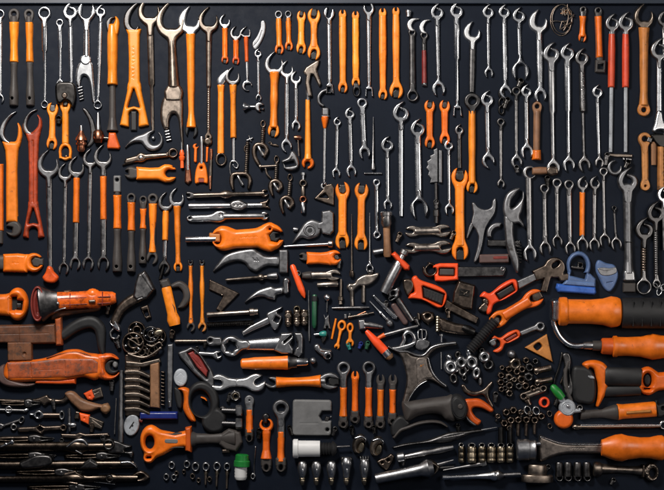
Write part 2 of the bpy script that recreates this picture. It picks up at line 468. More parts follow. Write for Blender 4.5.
plastic('rubber', (.050, .043, .040), .5, var=.3, grime=(.1, .09, .08), grime_amt=.68, spec=.35)
plastic('black', (.010, .010, .011), .5, grime=(.05, .05, .05), grime_amt=.7, spec=.4)
plastic('grey_plastic', (.15, .15, .152), .5, var=.25, grime=(.07, .065, .06))
plastic('blue', (.035, .11, .40), .3, var=.3, grime=(.05, .06, .09))
plastic('blue_grey', (.085, .145, .30), .4, var=.4, grime=(.06, .06, .07), grime_amt=.56)
plastic('navy', (.010, .024, .17), .34)
plastic('green', (.008, .16, .025), .34)
plastic('dark_green', (.012, .075, .035), .35)
plastic('teal', (.02, .20, .17), .3)
plastic('white', (.60, .60, .60), .36, var=.08, grime=(.45, .43, .4), grime_amt=.66)
plastic('pale', (.34, .36, .39), .3, var=.35, grime=(.12, .12, .12), grime_amt=.54)
plastic('plum', (.10, .055, .05), .5, var=.4)

# tabletop: dark navy painted sheet, faintly mottled and scuffed
m, nt, b, vec, rnd = _nodes('tabletop_paint')
n1 = _noise(nt, vec, 5, 6, .65); n2 = _noise(nt, vec, 420, 3, .6); n3 = _noise(nt, vec, 34, 8, .75)
base = _mix(nt, _range(nt, n1, 0, 1), (.0020, .0039, .0088), (.0040, .0068, .0140))
d = _ramp(nt, n3, .62, (0, 0, 0), .78, (1, 1, 1))
sc = nt.nodes.new('ShaderNodeMath'); sc.operation = 'MULTIPLY'; sc.inputs[1].default_value = .6
nt.links.new(d, sc.inputs[0])
nt.links.new(_mix(nt, sc.outputs[0], base, (.011, .015, .022)), b.inputs['Base Color'])
nt.links.new(_range(nt, n3, .5, .68), b.inputs['Roughness'])
b.inputs['Specular IOR Level'].default_value = .12
bp = nt.nodes.new('ShaderNodeBump'); bp.inputs['Strength'].default_value = .18; bp.inputs['Distance'].default_value = .001
nt.links.new(_mix(nt, .4, n2, n3), bp.inputs['Height']); nt.links.new(bp.outputs[0], b.inputs['Normal'])
m, nt, b, vec, rnd = _nodes('rim_paint')
n1 = _noise(nt, vec, 9, 6, .6)
nt.links.new(_mix(nt, _range(nt, n1, 0, 1), (.006, .011, .021), (.010, .017, .031)), b.inputs['Base Color'])
b.inputs['Roughness'].default_value = .45

# ------------------------------------------------------------------ surface, camera, lamps
def slab(name, x0, y0, x1, y1, z0, z1, mat, label):
    V = [(wx(x), wy(y), z * S) for z in (z0, z1) for x, y in ((x0, y1), (x1, y1), (x1, y0), (x0, y0))]
    Q = [(3, 2, 1, 0), (4, 5, 6, 7), (0, 1, 5, 4), (1, 2, 6, 5), (2, 3, 7, 6), (3, 0, 4, 7)]
    me = mk_mesh(name, V, Q, False); me.materials.append(MAT[mat])
    o = bpy.data.objects.new(name, me); COL.objects.link(o)
    o['kind'] = 'structure'; o['label'] = label; o['category'] = 'surface'
    bv = o.modifiers.new('edge', 'BEVEL'); bv.width = .0018; bv.segments = 2
    return o
slab('tabletop', -260, 5.2, 924, 720, -12, 0, 'tabletop_paint', 'dark navy blue painted tabletop under all the tools')
slab('tabletop_rim', -260, -40, 924, 4.0, -12, 5, 'rim_paint', 'lighter blue raised rim along the top edge of the tabletop')

cam = bpy.data.cameras.new('camera'); cam.sensor_width = 36; cam.lens = 36 * 5.0 / (664 * S); cam.clip_end = 100
co = bpy.data.objects.new('camera', cam); COL.objects.link(co); co.location = (0, 0, 5.0); SC.camera = co
w = bpy.data.worlds.new('World'); SC.world = w; w.use_nodes = True
bg = w.node_tree.nodes['Background']; bg.inputs[0].default_value = (.55, .68, 1.0, 1); bg.inputs[1].default_value = .03
def area(name, loc, tgt, sx, sy, power, col):
    l = bpy.data.lights.new(name, 'AREA'); l.shape = 'RECTANGLE'; l.size = sx; l.size_y = sy; l.energy = power; l.color = col
    o = bpy.data.objects.new(name, l); COL.objects.link(o); o.location = loc
    o.rotation_euler = (Vector(tgt) - Vector(loc)).to_track_quat('-Z', 'Y').to_euler()
area('softbox_lamp', (-.66, 1.25, 1.5), (.10, .08, 0), .45, .45, 58, (1, .955, .90))
area('metal_reflection_fill', (-.3, 1.5, 6.0), (0, .2, 0), 3.0, 1.6, 13, (1, .97, .94))  # added overhead fill, gives the flat metal faces something to reflect
area('side_lamp', (1.45, .1, 1.5), (.55, -.25, 0), .6, .8, 9, (1, .94, .87))
SC.view_settings.view_transform = 'Standard'; SC.view_settings.look = 'None'; SC.view_settings.gamma = 1
SC.view_settings.exposure = 0.2
SC.cycles.max_bounces = 6; SC.cycles.use_denoising = True
GS = 'plain steel wrenches laid out in rows'
GO = 'orange wrenches laid out in rows'
GG = 'orange sleeved tools with dark grips laid out in rows'
C_, O_ = 'chrome', 'orange'
bi = {'in': 'black'}
# ------------------------------------------------------------------ TOP ROW, from the corner at x 0
W('combination_wrench', 'chrome wrench cut off by the picture edge in the top corner', (0.5, 14), (0.5, 99), ('r', 4.5), ('o', 4), [(18, 3.4), (96, 2.4)], g=GS)
W('box_tool', 'orange sleeved tool with long grey grip, beside the top corner chrome wrench', (14.2, 14), (14, 106), ('d', 5.2, {'m': 'rubber', 'hole': .4}), None, [(16, 8), (24, 9)], 'rubber',
  sl=[(22, 62.5, [9.8, 9, 7.6, 7.8, 8.8], 'amber', 'sleeve'), (62, 106, [8, 6.6, 7.5, 9.4, 9], 'rubber')], cuts=[(13, 98.5, 1.7)], g=GG, cat_='hand tool')
W('box_tool', 'orange sleeved tool with long grey grip, nearer the chrome ring wrench than its twin', (29.2, 14), (30.5, 106), ('d', 4.8, {'m': 'rubber', 'hole': .4}), None, [(16, 7), (24, 7.6)], 'rubber',
  sl=[(22, 62.5, [8, 7.6, 6.6, 7, 7.8], 'amber', 'sleeve'), (62, 106, [7.2, 6.4, 7.2, 9, 8.6], 'rubber')], cuts=[(30.4, 98.5, 1.7)], g=GG, cat_='hand tool')
W('ring_wrench', 'chrome ring wrench with thick upper shank beside the grey gripped pair', (44.7, 13.2), (45, 104.5), ('r', 6.4, {'hole': .56}), ('r', 3.8), [(20, 4.6), (50, 4.2), (52, 2.4), (101, 2.2)], g=GS)
W('small_wrench', 'small thin chrome wrench between a ring wrench and a hooked spanner', (60, 22.8), (60.3, 84), ('r', 3.8, {'hole': .5}), ('o', 3.8), [(27, 3.6), (47, 3.4), (49, 2.2), (80, 2)], g=GS)
W('hook_spanner', 'chrome hook spanner partly behind the big adjustable wrench jaw', (70.5, 12.5), (71.5, 88), ('k', 6.6), None, [(19, 3.4), (40, 3.8), (86, 2.2)], g=GS)
t = W('adjustable_wrench', 'big chrome adjustable wrench with open jaw above and toothed jaw below', (86.8, 11), (86.8, 62), ('o', 9, {'a': 8, 'gap': 1.0, 'asp': .95, 'dep': .3}), None, [(20, 6.4), (40, 7.2), (58, 8)], g=GS)
t.hf('collar', circ(86, 60, 6), C_, H=5.2, r=2)
t.hf('lower_jaw', D(spoly([(80, 62), (92, 62), (94.5, 80), (95.5, 101), (92, 101), (90, 86), (87.5, 78), (84, 76), (81.5, 80), (80.5, 87), (77, 86), (75.5, 76)]), circ(86, 60, 1.4)), C_, H=4.4, r=2.4)
for i in range(5):
    t.hf('jaw_tooth', cap(78.2 + i * .5, 88 + i * 3, 82.2 + i * .3, 86.8 + i * 3, .95), 'satin', H=3, r=.9)
W('ring_wrench', 'slim chrome wrench ending in a small ring over a copper fitting', (101, 12.2), (98, 105), ('k', 4.6), ('r', 4.2, {'hole': .6}), [(17, 3.0), (63, 2.8), (66, 2.2), (100, 2)], g=GS)
t = W('chisel', 'orange handled tool with grey shank and flared orange foot under the big fork wrench', (112.5, 24), (112.5, 148), None, None, [(78, 5.6), (118, 6.8), (126, 9), (131, 11.5)], 'rubber',
  sl=[(24, 85, [8, 10.5, 10.6, 10.2, 9.4, 10.6], 'amber', 'sleeve')], g=GG, cat_='hand tool')
t.hf('hook_jaw', chain(cat([(109, 30, 2.2), (108.5, 23, 2.6), (111, 18.5, 1.6), (114.5, 17.5, .8)], 4)), 'dark', H=4, r=1.6)
t.hf('hook_guard', schain([(114, 32, 4.6), (116.6, 25, 3.2), (117.2, 20, 1.7), (116, 17.2, .8)]), 'amber', H=5.5, r=2.6)
t.hf('foot', poly([(109.5, 133), (115.5, 133), (120, 147), (119, 149), (108, 148.5), (107.6, 146)], .4), 'orange_deep', H=5, r=2)
t = T('fork_wrench', 'large orange wrench with steel horn above and forked legs below', 'wrench', (134, 20), (134, 126), GO)
t.hf('crescent_jaw', schain([(138.5, 27, 1.2), (136, 30.5, 2), (131, 30, 3.2), (127.3, 24.5, 3.5), (128, 15, 3.3), (133, 7.5, 2.4), (138, 3.2, 1.3), (142, 1.2, .4)]), 'dark', H=5, r=2)
t.hf('handle', D(U(poly([(126.5, 29.5), (141, 29.5), (139.5, 35), (139.3, 60), (139.8, 88), (129.2, 88), (129.5, 60), (128.6, 35)], .5),
    poly([(129.2, 85), (139.8, 85), (148.4, 125), (141, 126.5), (127, 126.5), (120.6, 125)], .6), k=4),
    poly([(134, 90), (139.2, 107), (134, 105.6), (128.6, 107)], .8), U(box(134, 124, 9.5, 16), circ(134, 115, 5)), k=.8), 'amber', H=5.6, r=2.6, feats=[(glyphs((134, 46), (134, 80), 2.2, 9, 3), .5, .3)])
t.hf('shank', box(134, 121, 6.4, 20), 'black', H=3.4, r=1.5)
W('hook_spanner', 'bronze hook spanner next to the orange fork wrench, tip at the rim', (150, 14), (153, 133), ('c', 10, {'m': 'bronze'}), None, [(25, 6.6), (84, 4.8), (86, 2.6), (131, 2.4)], 'bronze', g=GS)
t = W('adjustable_wrench', 'largest bronze crescent wrench with a heavy curved lower jaw', (171.3, 24), (174, 90), ('c', 13, {'m': 'bronze', 'H': 5.5}), None, [(40, 8), (60, 9), (88, 12)], 'bronze', g=GS)
t.hf('collar', U(circ(174, 92, 9), box(173.5, 96, 17.5, 12, 0, 3), k=3), 'bronze', H=6, r=3)
t.hf('lower_jaw', spoly([(163.5, 98), (174, 94), (182.5, 99), (183, 120), (183.8, 147), (182, 146), (179.6, 130), (178, 119), (174.8, 114), (171.6, 115.4), (169.6, 121), (169, 128.6), (163.6, 128.6), (160.2, 115)]), 'bronze', H=5, r=3.4)
t.hf('worm_screw', U(*[cap(164.6 + i * .6, 128.6 + i * 3, 168.6 + i * .6, 127.6 + i * 3, 1.1) for i in range(5)]), 'satin', H=3, r=1)
W('crescent_wrench', 'amber handled wrench with bright silver horn between two bronze hook spanners', (190.5, 23), (191.5, 131), ('w', 9.6, {'m': 'polish'}), ('o', 6, {'m': 'black', 'H': 4}), [(30, 7), (40, 7)], 'amber',
  sl=[(33.5, 128, [9.6, 8.4, 8, 7.8, 7.4, 6.6, 6.4, 10.8], 'amber', 'handle')], g=GO)
W('hook_spanner', 'slender bronze hook spanner with threaded lower shank', (209, 22.5), (208.4, 137), ('c', 9, {'m': 'bronze'}), ('d', 3.6, {'m': 'umber', 'hole': .2}), [(32, 5.2), (86, 4), (88, 2.8), (134, 2.8)], 'bronze', g=GS,
  feats=[(U(*[box(208.4, 91 + i * 2.2, 4, .8) for i in range(19)]), .5, .3)])
for x, y, b, lb in ((225, 22.5, 60, 'smallest silver hooked wrench with orange shank, nearest the bronze spanners'), (236, 34.5, 61, 'short orange wrench with dark silver hook beside its taller twin')):
    W('small_wrench', lb, (x, y), (x, b), ('c', 4.9, {'m': 'satin' if x < 230 else 'steel'}), ('o', 3.4, {'m': 'orange_deep', 'in': 'black'}), [(y + 5, 4), (b - 3, 4)], 'orange',
      sl=[(y + 5, b - 1, [6, 4.6, 4.4, 5], 'orange', 'handle')], g=GO)
t = W('hook_spanner', 'slanted steel hook spanner with orange shank and open jaw hanging below', (246, 33), (247.5, 86), None, ('q', 5, {'m': 'chrome', 'mir': -1}), [(60, 2.2), (83, 1.8)], 'satin',
  sl=[(36, 62, [5, 4, 3.8], 'orange_deep', 'handle')], g=GO)
t.hf('hook_jaw', U(schain([(243.5, 36, 1.4), (240.6, 33.5, 1.3), (243, 29.5, 1.1), (246.5, 26.5, .4)]), schain([(249.5, 36, 1), (250, 32, .8), (249, 29.5, .4)]), cap(243.5, 36.5, 249, 36.5, 1.3)), 'steel', H=3, r=1)
t = T('trowel', 'small trowel with leaf shaped silver blade and orange handle', 'trowel', (223, 78), (221, 160), GO)
t.hf('blade', spoly([(217, 84), (217.6, 78), (222.5, 72.5), (229, 69), (228.4, 76), (224.6, 83), (221, 86.5)]), C_, H=2.4, r=5)
t.bar('handle', (221, 84), (220.8, 154), [(1, 7.4), (8, 6), (30, 6.2), (60, 6.6), (70, 7)], 'amber', q=2.6, kz=.62)
t.hf('ring_foot', D(ell(221, 159.2, 6, 7.2), ell(221.4, 159.6, 3.3, 4.4)), 'umber', H=4, r=1.4)
t = W('hook_puller', 'amber handled hook with thin steel rod leading to a wire loop', (233, 78), (233.6, 164), ('c', 6.4, {'m': 'steel'}), None, [(134, 2.4), (162, 2.2)], 'satin',
  sl=[(84.5, 138, [7.4, 5.6, 5.6, 6, 6], 'amber', 'handle')], g=GO)
t.tube('wire_loop', [(233.6, 160, 1.4), (230.4, 163, 1.4), (229.8, 169, 1.4), (231, 176, 1.4), (232.4, 181, 1.4)], .8, 'steel')
t.tube('wire_hook', [(231, 161.5, 1.6), (235, 161, 1.6), (238, 164.5, 1.6), (237, 168, 1.6), (234.4, 167, 1.6), (233, 164.4, 1.6)], .8, 'satin')
W('crescent_wrench', 'amber handled wrench with a wide silver crescent, left of two slim chrome hook wrenches', (274.6, 66), (273.6, 131), ('c', 8.4, {'m': 'satin'}), ('o', 5.4, {'m': 'amber', 'in': 'black', 'a': 15}), [(74, 6), (80, 6)], 'amber',
  sl=[(71.5, 128, [11, 8, 7.6, 8, 7, 7.4, 8.8], 'amber', 'handle')], g=GO)
W('hook_wrench', 'longer slim chrome hook wrench right of the amber handled crescent wrench', (287, 71), (286.4, 146), ('c', 6, {'m': 'polish'}), ('o', 5.4, {'a': -25}), [(77, 3.2), (110, 3.4), (140, 3)], g=GS)
W('hook_wrench', 'shorter slim chrome hook wrench beside the rusty pick hammer head', (296, 79), (296, 126), ('c', 4.6, {'m': 'polish'}), ('o', 4.4, {'a': 8}), [(83, 2.8), (122, 2.8)], g=GS)
t = T('scraper', 'dark grey curved blade lying alone near the rim', 'blade', (258, 36))
t.hf('blade', spoly([(252, 43.4), (254.4, 49.8), (259.5, 45.5), (264.6, 35), (266, 26), (264.6, 20.4), (260.8, 21.4), (260, 28), (256.8, 36)]), 'cast', H=2.2, r=1.4, feats=[(schain([(254, 46, .4), (259, 40, .4), (262, 31, .4)]), .5, .4)])
W('small_wrench', 'little chrome wrench below the grey blade', (258, 54), (258.6, 98), ('k', 3.4), ('o', 2.9), [(58, 2.2), (95, 2)], g=GS)
for (x, y0, y1, w1, R, m, lb) in ((278.6, 14.5, 49.5, 5.6, 3.8, 'amber', 'short amber wrench with grey ring, first in the short run beside the grey blade'), (288.2, 14, 46.5, 5, 3.3, 'amber', 'shortest amber wrench of the short run, grey ring at its head')):
    W('ring_wrench', lb, (x, y0), (x + .8, y1), ('d', R, {'m': 'cast', 'hole': .5}), ('o', R + .4, {'m': 'orange', 'in': 'black'}), [(y0 + 3, 4), (y0 + 7, 4.5)], 'cast', sl=[(y0 + 3.5, y1 - 2, [w1, w1 + .3, w1 - .3, w1 + .6], m, 'handle')], g=GO)
W('open_wrench', 'short amber wrench with dark jaws between a grey ringed one and a wider one', (301.4, 15.5), (301.2, 49), ('o', 4, {'in': 'black'}), ('o', 4.4, bi), [(19, 6.4), (32, 5.6), (46, 6.8)], 'amber', q=3, kz=.6, g=GO)
W('open_wrench', 'widest short amber wrench with big round ends holding dark nuts', (314, 15.6), (314, 53), ('o', 6, bi), ('o', 6, bi), [(21, 6.6), (34, 6), (48, 7)], 'amber', q=3, kz=.6, g=GO)
W('combination_wrench', 'chrome wrench between the short amber run and the tall amber bars', (329, 13), (329.6, 89), ('o', 5.2, {'gap': .8, 'dep': .5}), ('b', 4.6), [(18, 3.6), (82, 3)], g=GS)
for (x, y0, y1, ws, rb, ins, lb) in (
    (342.6, 13.5, 88, [5.4, 7, 6.6, 6, 6], 4.4, 1, 'tall amber bar wrench right beside the chrome box wrench'),
    (355.6, 15, 83, [5, 6.6, 6, 5.4, 5.6], 3.8, 1, 'tall amber bar wrench with notched top and grey socket under it'),
    (382.6, 12, 95, [5.4, 7, 7, 6, 5.6], 4.2, 1, 'tall amber bar wrench with narrow foot, paired with a wide footed one'),
    (396, 11, 91, [5, 7, 6.6, 6, 6.4], 6.4, 1, 'tall amber bar wrench with wide bulbous foot')):
    t = W('bar_wrench', lb, (x, y0), (x + .3, y1), ('o', 3.4, {'gap': .7, 'a': 0, 'dep': -.2}), ('o', rb, {'in': 'black'}), [(y0 + 3, ws[0])] + [(y0 + 3 + (y1 - y0 - 6) * (i / 4), ws[i]) for i in range(1, 5)], 'amber', q=3, kz=.6, g=GO, pn='handle')
    if x == 355.6: t.hf('socket_end', D(U(ell(x + .9, y1 + 7.5, 4, 6.5), box(x + .5, y1 + 3, 6, 6)), ell(x + 1, y1 + 9, 2, 3.2)), 'dark', H=4, r=1.4)
W('combination_wrench', 'chrome wrench between two pairs of tall amber bars', (368.6, 8.5), (369, 92), ('o', 5.4, {'a': -18}), ('b', 4.6), [(14, 4.2), (50, 3.2), (85, 2.8)], g=GS)
t = T('socket', 'tiny steel socket lying just under the rim', 'socket', (408.5, 13.5), (408.5, 17))
t.lathe('socket', (408.5, 10.6), (408.5, 17), [(0, 3), (2.4, 3), (2.8, 2.4), (6.2, 2.4)], 'satin')
for (x, y, cr, R, sh, lb, sl) in (
    (412, 32.5, [(413.5, 30.5, 1), (410.4, 29, 1.9), (409.3, 24.4, 2), (411.6, 20.6, 1.7), (415, 19.3, 1.1), (419, 19, .4)], 3.6, [(36, 4.6), (60, 4.4), (88, 5)], 'dark shafted spanner with a bright white crescent hook', ()),
    (424, 35.4, [(425.4, 33, 1), (422.4, 31.4, 1.7), (421.4, 27, 1.9), (423.4, 22.6, 1.6), (426.4, 20.6, 1), (429.8, 20.2, .4)], 3.8, [(38, 3.4), (52, 3.4)], 'short spanner with white crescent hook and worn red grip', [(50, 84, [4.6, 4.8, 4.8, 5.2], 'maroon', 'grip'), (82, 86.5, 5, 'cast', 'end_cap')])):
    t = W('hook_spanner', lb, (x, y), (x + .4, 96 if x < 415 else 86), ('d', R, {'m': 'dark', 'hole': .45}), ('d', 5.6, {'m': 'dark'}) if x < 415 else None, sh, 'dark', sl=sl, g=GS)
    t.hf('crescent_jaw', chain(cat([(a, b, c * 1.25) for a, b, c in cr], 4)), 'polish', H=4, r=1.2)
W('hook_spanner', 'chrome hook spanner with open jaw foot beside the red gripped one', (437, 13), (438.4, 89), ('k', 6), ('o', 6.4, {'a': -8}), [(19, 4), (50, 3.2), (82, 2.8)], g=GS)
W('hook_spanner', 'chrome hook spanner with thick upper shank and dark box foot', (456.4, 11.6), (457.2, 111), ('k', 6), ('b', 5), [(18, 4.4), (58.5, 4.2), (60, 2.2), (106, 2.2)], g=GS)
t = W('hook_spanner', 'dull grey shafted spanner with white crescent above the longest amber wrench', (472.6, 34), (471.6, 90), ('w', 7.2, {'m': 'polish'}), None, [(41, 4.6), (70, 4.8), (92, 4)], 'dark', g=GS)
t = W('ring_wrench', 'long amber wrench with black ribbed ring head', (472, 101), (472, 187), ('d', 7.6, {'m': 'dark', 'hole': .42, 'H': 5}), ('o', 5.4, {'in': 'black'}), [(108, 5)], 'amber',
  sl=[(110, 184, [6.4, 7, 7.2, 7, 6.4, 6.6, 7.6], 'amber', 'handle')], g=GO)
W('hook_spanner', 'small chrome hook spanner, shortest hanging from the rim row', (488, 12.6), (488.5, 73), ('k', 5.2), ('o', 4.3, {'a': -5}), [(18, 2.8), (69, 2.4)], g=GS)
W('hook_spanner', 'chrome hook spanner with sideways open foot touching a small ring wrench', (504, 12.6), (505.2, 92), ('k', 5.2), ('o', 5.8, {'a': -35}), [(18, 3.2), (60, 3.8), (87, 3)], g=GS)
W('hook_spanner', 'chrome hook spanner with an oversized open jaw at its foot', (518.6, 16.4), (520, 71.5), ('k', 5.8), ('o', 8.2, {'a': 0, 'gap': 1.1, 'dep': .35}), [(22, 3), (60, 2.8)], g=GS)
W('hook_spanner', 'chrome spanner with a broad white horn beside the wire coil', (538.8, 23.5), (540, 95.5), ('w', 8, {'m': 'polish'}), ('o', 6, {'a': -10}), [(31, 4.6), (60, 5), (88, 4)], g=GS)
t = T('wire_coil', 'tangled coil of thin brown wire below the rim', 'wire', (561, 20))
R2 = random.Random(4)
t.tube('loop', [(561 + 10.5 * math.cos(a), 20 + 15.5 * math.sin(a), 1 + .4 * math.sin(3 * a)) for a in [i * math.pi / 6 + .2 for i in range(13)]], .55, 'umber')
t.tube('loop', [(562 + 10 * math.cos(a), 19 + 14.5 * math.sin(a), 1.8) for a in [i * math.pi / 6 + .8 for i in range(12)]], .45, 'bronze')
t.tube('strand', [(551, 22, 2), (556, 21, 2.4), (563, 22, 2.8), (569, 19, 2.6), (574, 14, 2)], .5, 'bronze')
t.tube('strand', [(567, 1, 2), (567.4, 10, 2.6), (568, 18, 3), (566, 26, 2.8), (563, 31, 2)], .5, 'umber')
for i in range(6):
    cx, cy = 567 + R2.uniform(-3, 3), 18 + R2.uniform(-8, 8)
    t.tube('strand', [(cx + R2.uniform(-6, 6), cy + R2.uniform(-5, 5), 2.6 + R2.random()) for _ in range(5)], .42, R2.choice(['umber', 'bronze', 'rust']))
W('hook_spanner', 'matt grey hook spanner with thick upper shank under the wire coil', (551, 54.5), (553, 168), ('k', 7.4, {'m': 'satin'}), ('o', 6.4, {'a': -15}), [(62, 6.2), (111, 6), (113.5, 3.2), (162, 2.8)], 'satin', g=GS)
W('hook_spanner', 'bright hook spanner between the matt grey one and a dark one', (567, 53.5), (568.4, 165), ('k', 6.4), ('o', 6, {'a': -10}), [(60, 5), (110, 4.6), (112, 2.8), (160, 2.6)], g=GS)
W('hook_spanner', 'dark hook spanner with stamped upper shank beside the red handles', (581.5, 58.5), (584, 165), ('k', 6.2, {'m': 'steel'}), ('o', 6, {'a': -12}), [(65, 4.4), (111, 5), (113, 2.6), (160, 2.4)], 'steel', g=GS, feats=[(glyphs((583.2, 72), (583.6, 106), 2.2, 13, 5), .5, .3)])
W('small_wrench', 'small chrome hook wrench with thin shaft beside the red handles', (597, 92.5), (599, 163), ('k', 4.8), ('o', 4.4, {'a': 12, 'm': 'steel'}), [(98, 2.8), (158, 2.4)], g=GS)
W('box_tool', 'stubby orange tool with dark square top beside the wire coil', (583, 9.5), (582.2, 38), ('d', 3.4, {'m': 'dark', 'hole': .35}), ('o', 3.6, {'in': 'black', 'm': 'orange'}), [(12, 5.5), (18, 5.5)], 'dark', sl=[(16, 37, [7, 5.6, 5.2, 5.8, 7], 'orange', 'sleeve')], g=GG, cat_='hand tool')
t = W('box_tool', 'orange sleeved tool with dark square jaw beside the two red handles', (598, 10.5), (599.6, 66), ('d', 3.6, {'m': 'dark', 'hole': .4}), None, [(13, 6), (64, 6.4)], 'rubber', sl=[(16, 58, [7, 6.6, 6.6, 7], 'orange', 'sleeve')], g=GG, cat_='hand tool')
t.hf('square_jaw', D(box(600, 66.5, 10.4, 13, 3, 1), box(600.4, 66.5, 5, 5, 3)), 'rubber', H=4.4, r=1.4)
for (x, x1, R, fe, lb) in ((612, 610.4, 6.4, None, 'red handled hook spanner next to the orange square jawed tool'), (625.6, 625.4, 7, 1, 'red handled hook spanner with a white printed strip on its grip')):
    t = W('hook_spanner', lb, (x, 24 if not fe else 23.4), (x1, 152), ('k', R, {'m': 'satin'}), None, [(30, 4.4), (38, 4), (84, 3), (152, 2.8)], 'pale', sl=[(33.5, 87.5, [6, 7, 7, 7, 6.6], 'red', 'grip')], g='red handled hook spanners')
    if fe:
        t.hf('print_strip', poly([(625.2, 46), (627, 44), (627.8, 82), (626, 78)], .2), 'white', H=4.75, r=.6)
        t.hf('lettering', glyphs((624.4, 48), (624.4, 74), 1.5, 11, 8), 'pale', H=4.5, r=.4)
t = T('steel_plate', 'narrow steel plate at the feet of the two red handled spanners', 'plate', (619, 155), (632, 157))
t.hf('plate', poly([(607, 153.6), (632, 154.6), (631.6, 157), (615, 156.8), (608, 155.4)], .4), 'bronze', H=2.6, r=.8)
t.hf('clip', U(box(623.4, 159, 2.4, 3), box(628.5, 159.3, 6, 2.4, 6)), 'satin', H=3, r=.8)
W('crescent_wrench', 'tan orange wrench with bronze crescent at the right end of the rim row', (644, 18.5), (643.6, 110), ('c', 8.6, {'m': 'bronze'}), ('d', 6, {'m': 'tan_orange', 'hole': .38}), [(30, 7), (104, 7)], 'tan_orange',
  sl=[(27.5, 106, [11, 9, 8.4, 8.4, 7.8, 7.4, 9.5], 'tan_orange', 'handle')], g=GO)
W('hook_spanner', 'small steel hook cut by the right picture edge under the rim', (664, 20), (665, 60), ('k', 6, {'m': 'steel'}), None, [(26, 4), (60, 4)], 'steel', g=GS)
t = W('flare_wrench', 'large chrome hook spanner whose foot flares like a bell', (659, 51), (659.2, 116), ('k', 8, {'m': 'satin'}), None, [(60, 4.4), (90, 4.6), (112, 5), (118, 6)], g=GS)
t.hf('bell_foot', D(spoly([(656.5, 111), (662, 111), (664, 120), (669, 131), (664, 134), (652, 132), (653.5, 124)]), ell(659.5, 132.5, 3.6, 1.6)), C_, H=5, r=3)
# ------------------------------------------------------------------ second band
W('hook_wrench', 'short silver hook wrench between the dark chain links and a brown wrench', (526, 92), (526.6, 152), ('k', 4.8), ('o', 6, {'a': -6, 'gap': 1.05}), [(97, 3.4), (146, 3.4)], g=GS)
W('ring_wrench', 'dull ring wrench under the sideways open foot of a chrome spanner', (516, 91), (516.3, 162), ('d', 4.3, {'m': 'dark', 'hole': .5}), ('o', 5.4, {'a': -18, 'm': 'satin'}), [(95, 2.6), (158, 2.4)], 'steel', g=GS)
W('hook_wrench', 'chrome hook wrench directly right of the long amber wrench with black ring head', (486.8, 100), (488, 161), ('k', 5.8), ('o', 6.2, {'a': -30}), [(106, 4), (130, 3.6), (154, 3.2)], g=GS)
t = W('chain_wrench', 'thin steel rod hung from a few dark chain links', (500.6, 122), (500.8, 184), ('d', 3.8, {'m': 'dark', 'hole': .45}), ('o', 3.7), [(125, 2.6), (180, 2)], 'steel', g=GS)
for i, y in enumerate((94, 102, 110)):
    t.hf('chain_link', D(ell(501.2, y, 3.2, 5.2, (i % 2) * 14), ell(501.2, y, 1.4, 3, (i % 2) * 14)), 'black_steel', H=3, r=1)
W('small_hook', 'short dark hooked rod above the large amber wrench', (459, 130.5), (459.4, 168), ('k', 3.9, {'m': 'steel'}), None, [(134, 3), (168, 3)], 'dark', g=GS)
W('open_wrench', 'large amber wrench with dark ball in its upper jaw', (459.6, 177), (460, 251.5), ('o', 7.8, {'in': 'dark', 'io': .1, 'gap': 1.1}), ('o', 7.8, {'in': 'black', 'a': 0}), [(184, 9), (215, 8.4), (246, 9.6)], 'amber', q=3, kz=.55, g=GO)
W('ring_wrench', 'brown wrench with small ring and orange square foot', (537, 106.5), (536.4, 158), ('d', 4.5, {'m': 'brown', 'hole': .45}), None, [(110, 6.4), (150, 6)], 'brown', sl=[(110, 152, [6.6, 7, 6.4], 'brown', 'handle'), (150, 160, [8.6, 9.4], 'orange', 'foot')], g=GO)
t = T('rusty_hammer', 'small hammer with brown bar and round dark head across two wrenches', 'hammer', (529, 172), (555, 171))
t.hf('crescent_jaw', D(circ(529, 172.5, 7), circ(530.6, 172.5, 4.4), box(536, 172.5, 5, 5)), 'satin', H=4, r=1.6)
t.bar('handle', (532, 171), (547, 170.6), [(0, 7), (8, 8), (15, 7)], 'brown', q=3)
t.hf('head', U(circ(550.5, 171, 5), box(555, 171, 7, 8, 0, 2), k=2), 'umber', H=5, r=2.4)
W('small_wrench', 'thin chrome hook wrench beside the grey saw toothed plate', (448.4, 146), (449, 210), ('k', 4.2), ('o', 4.7, {'a': -4}), [(150, 2.6), (205, 2.3)], g=GS)
W('hook_wrench', 'small chrome hook wrench, leftmost in the diagonal run of bright wrenches', (337.2, 122.4), (336, 173.5), ('k', 3.6), ('o', 4.2, {'a': -10}), [(126, 2.6), (169, 2.4)], g=GS)
W('hook_wrench', 'chrome hook wrench with wider jaw, second in the diagonal bright run', (349.6, 114.4), (351.2, 171.5), ('k', 4.5), ('o', 5, {'a': -10}), [(119, 3.4), (165, 3)], g=GS)
W('combination_wrench', 'chrome ring wrench topmost in the diagonal bright run', (362, 103), (364.4, 153), ('r', 5, {'hole': .5}), ('o', 5.6, {'a': -8}), [(108, 4.4), (147, 4)], g=GS)
t = T('marking_spike', 'thin steel spike standing on a short cross bar', 'spike', (373, 118), (373, 174))
t.lathe('spike', (373.2, 117), (373, 170), [(0, .2), (20, .8), (46, 1.2), (48, 2), (52, 2.2), (53, 1.4)], 'steel', n=12)
t.hf('cross_bar', box(373, 173.4, 18.5, 1.9, 0, .8), 'satin', H=2.6, r=.9)
W('hook_wrench', 'bright hook wrench left of the tallest middle spanner', (387, 145.6), (387.6, 205), ('k', 5.8), ('o', 4.3, {'a': -6}), [(151, 3.4), (202, 2.8)], g=GS)
W('hook_spanner', 'tallest middle hook spanner with plain pointed foot', (400.6, 113.8), (401, 217), ('k', 7.6), None, [(122, 4.2), (160, 4), (216, 3)], 'chrome', g=GS)
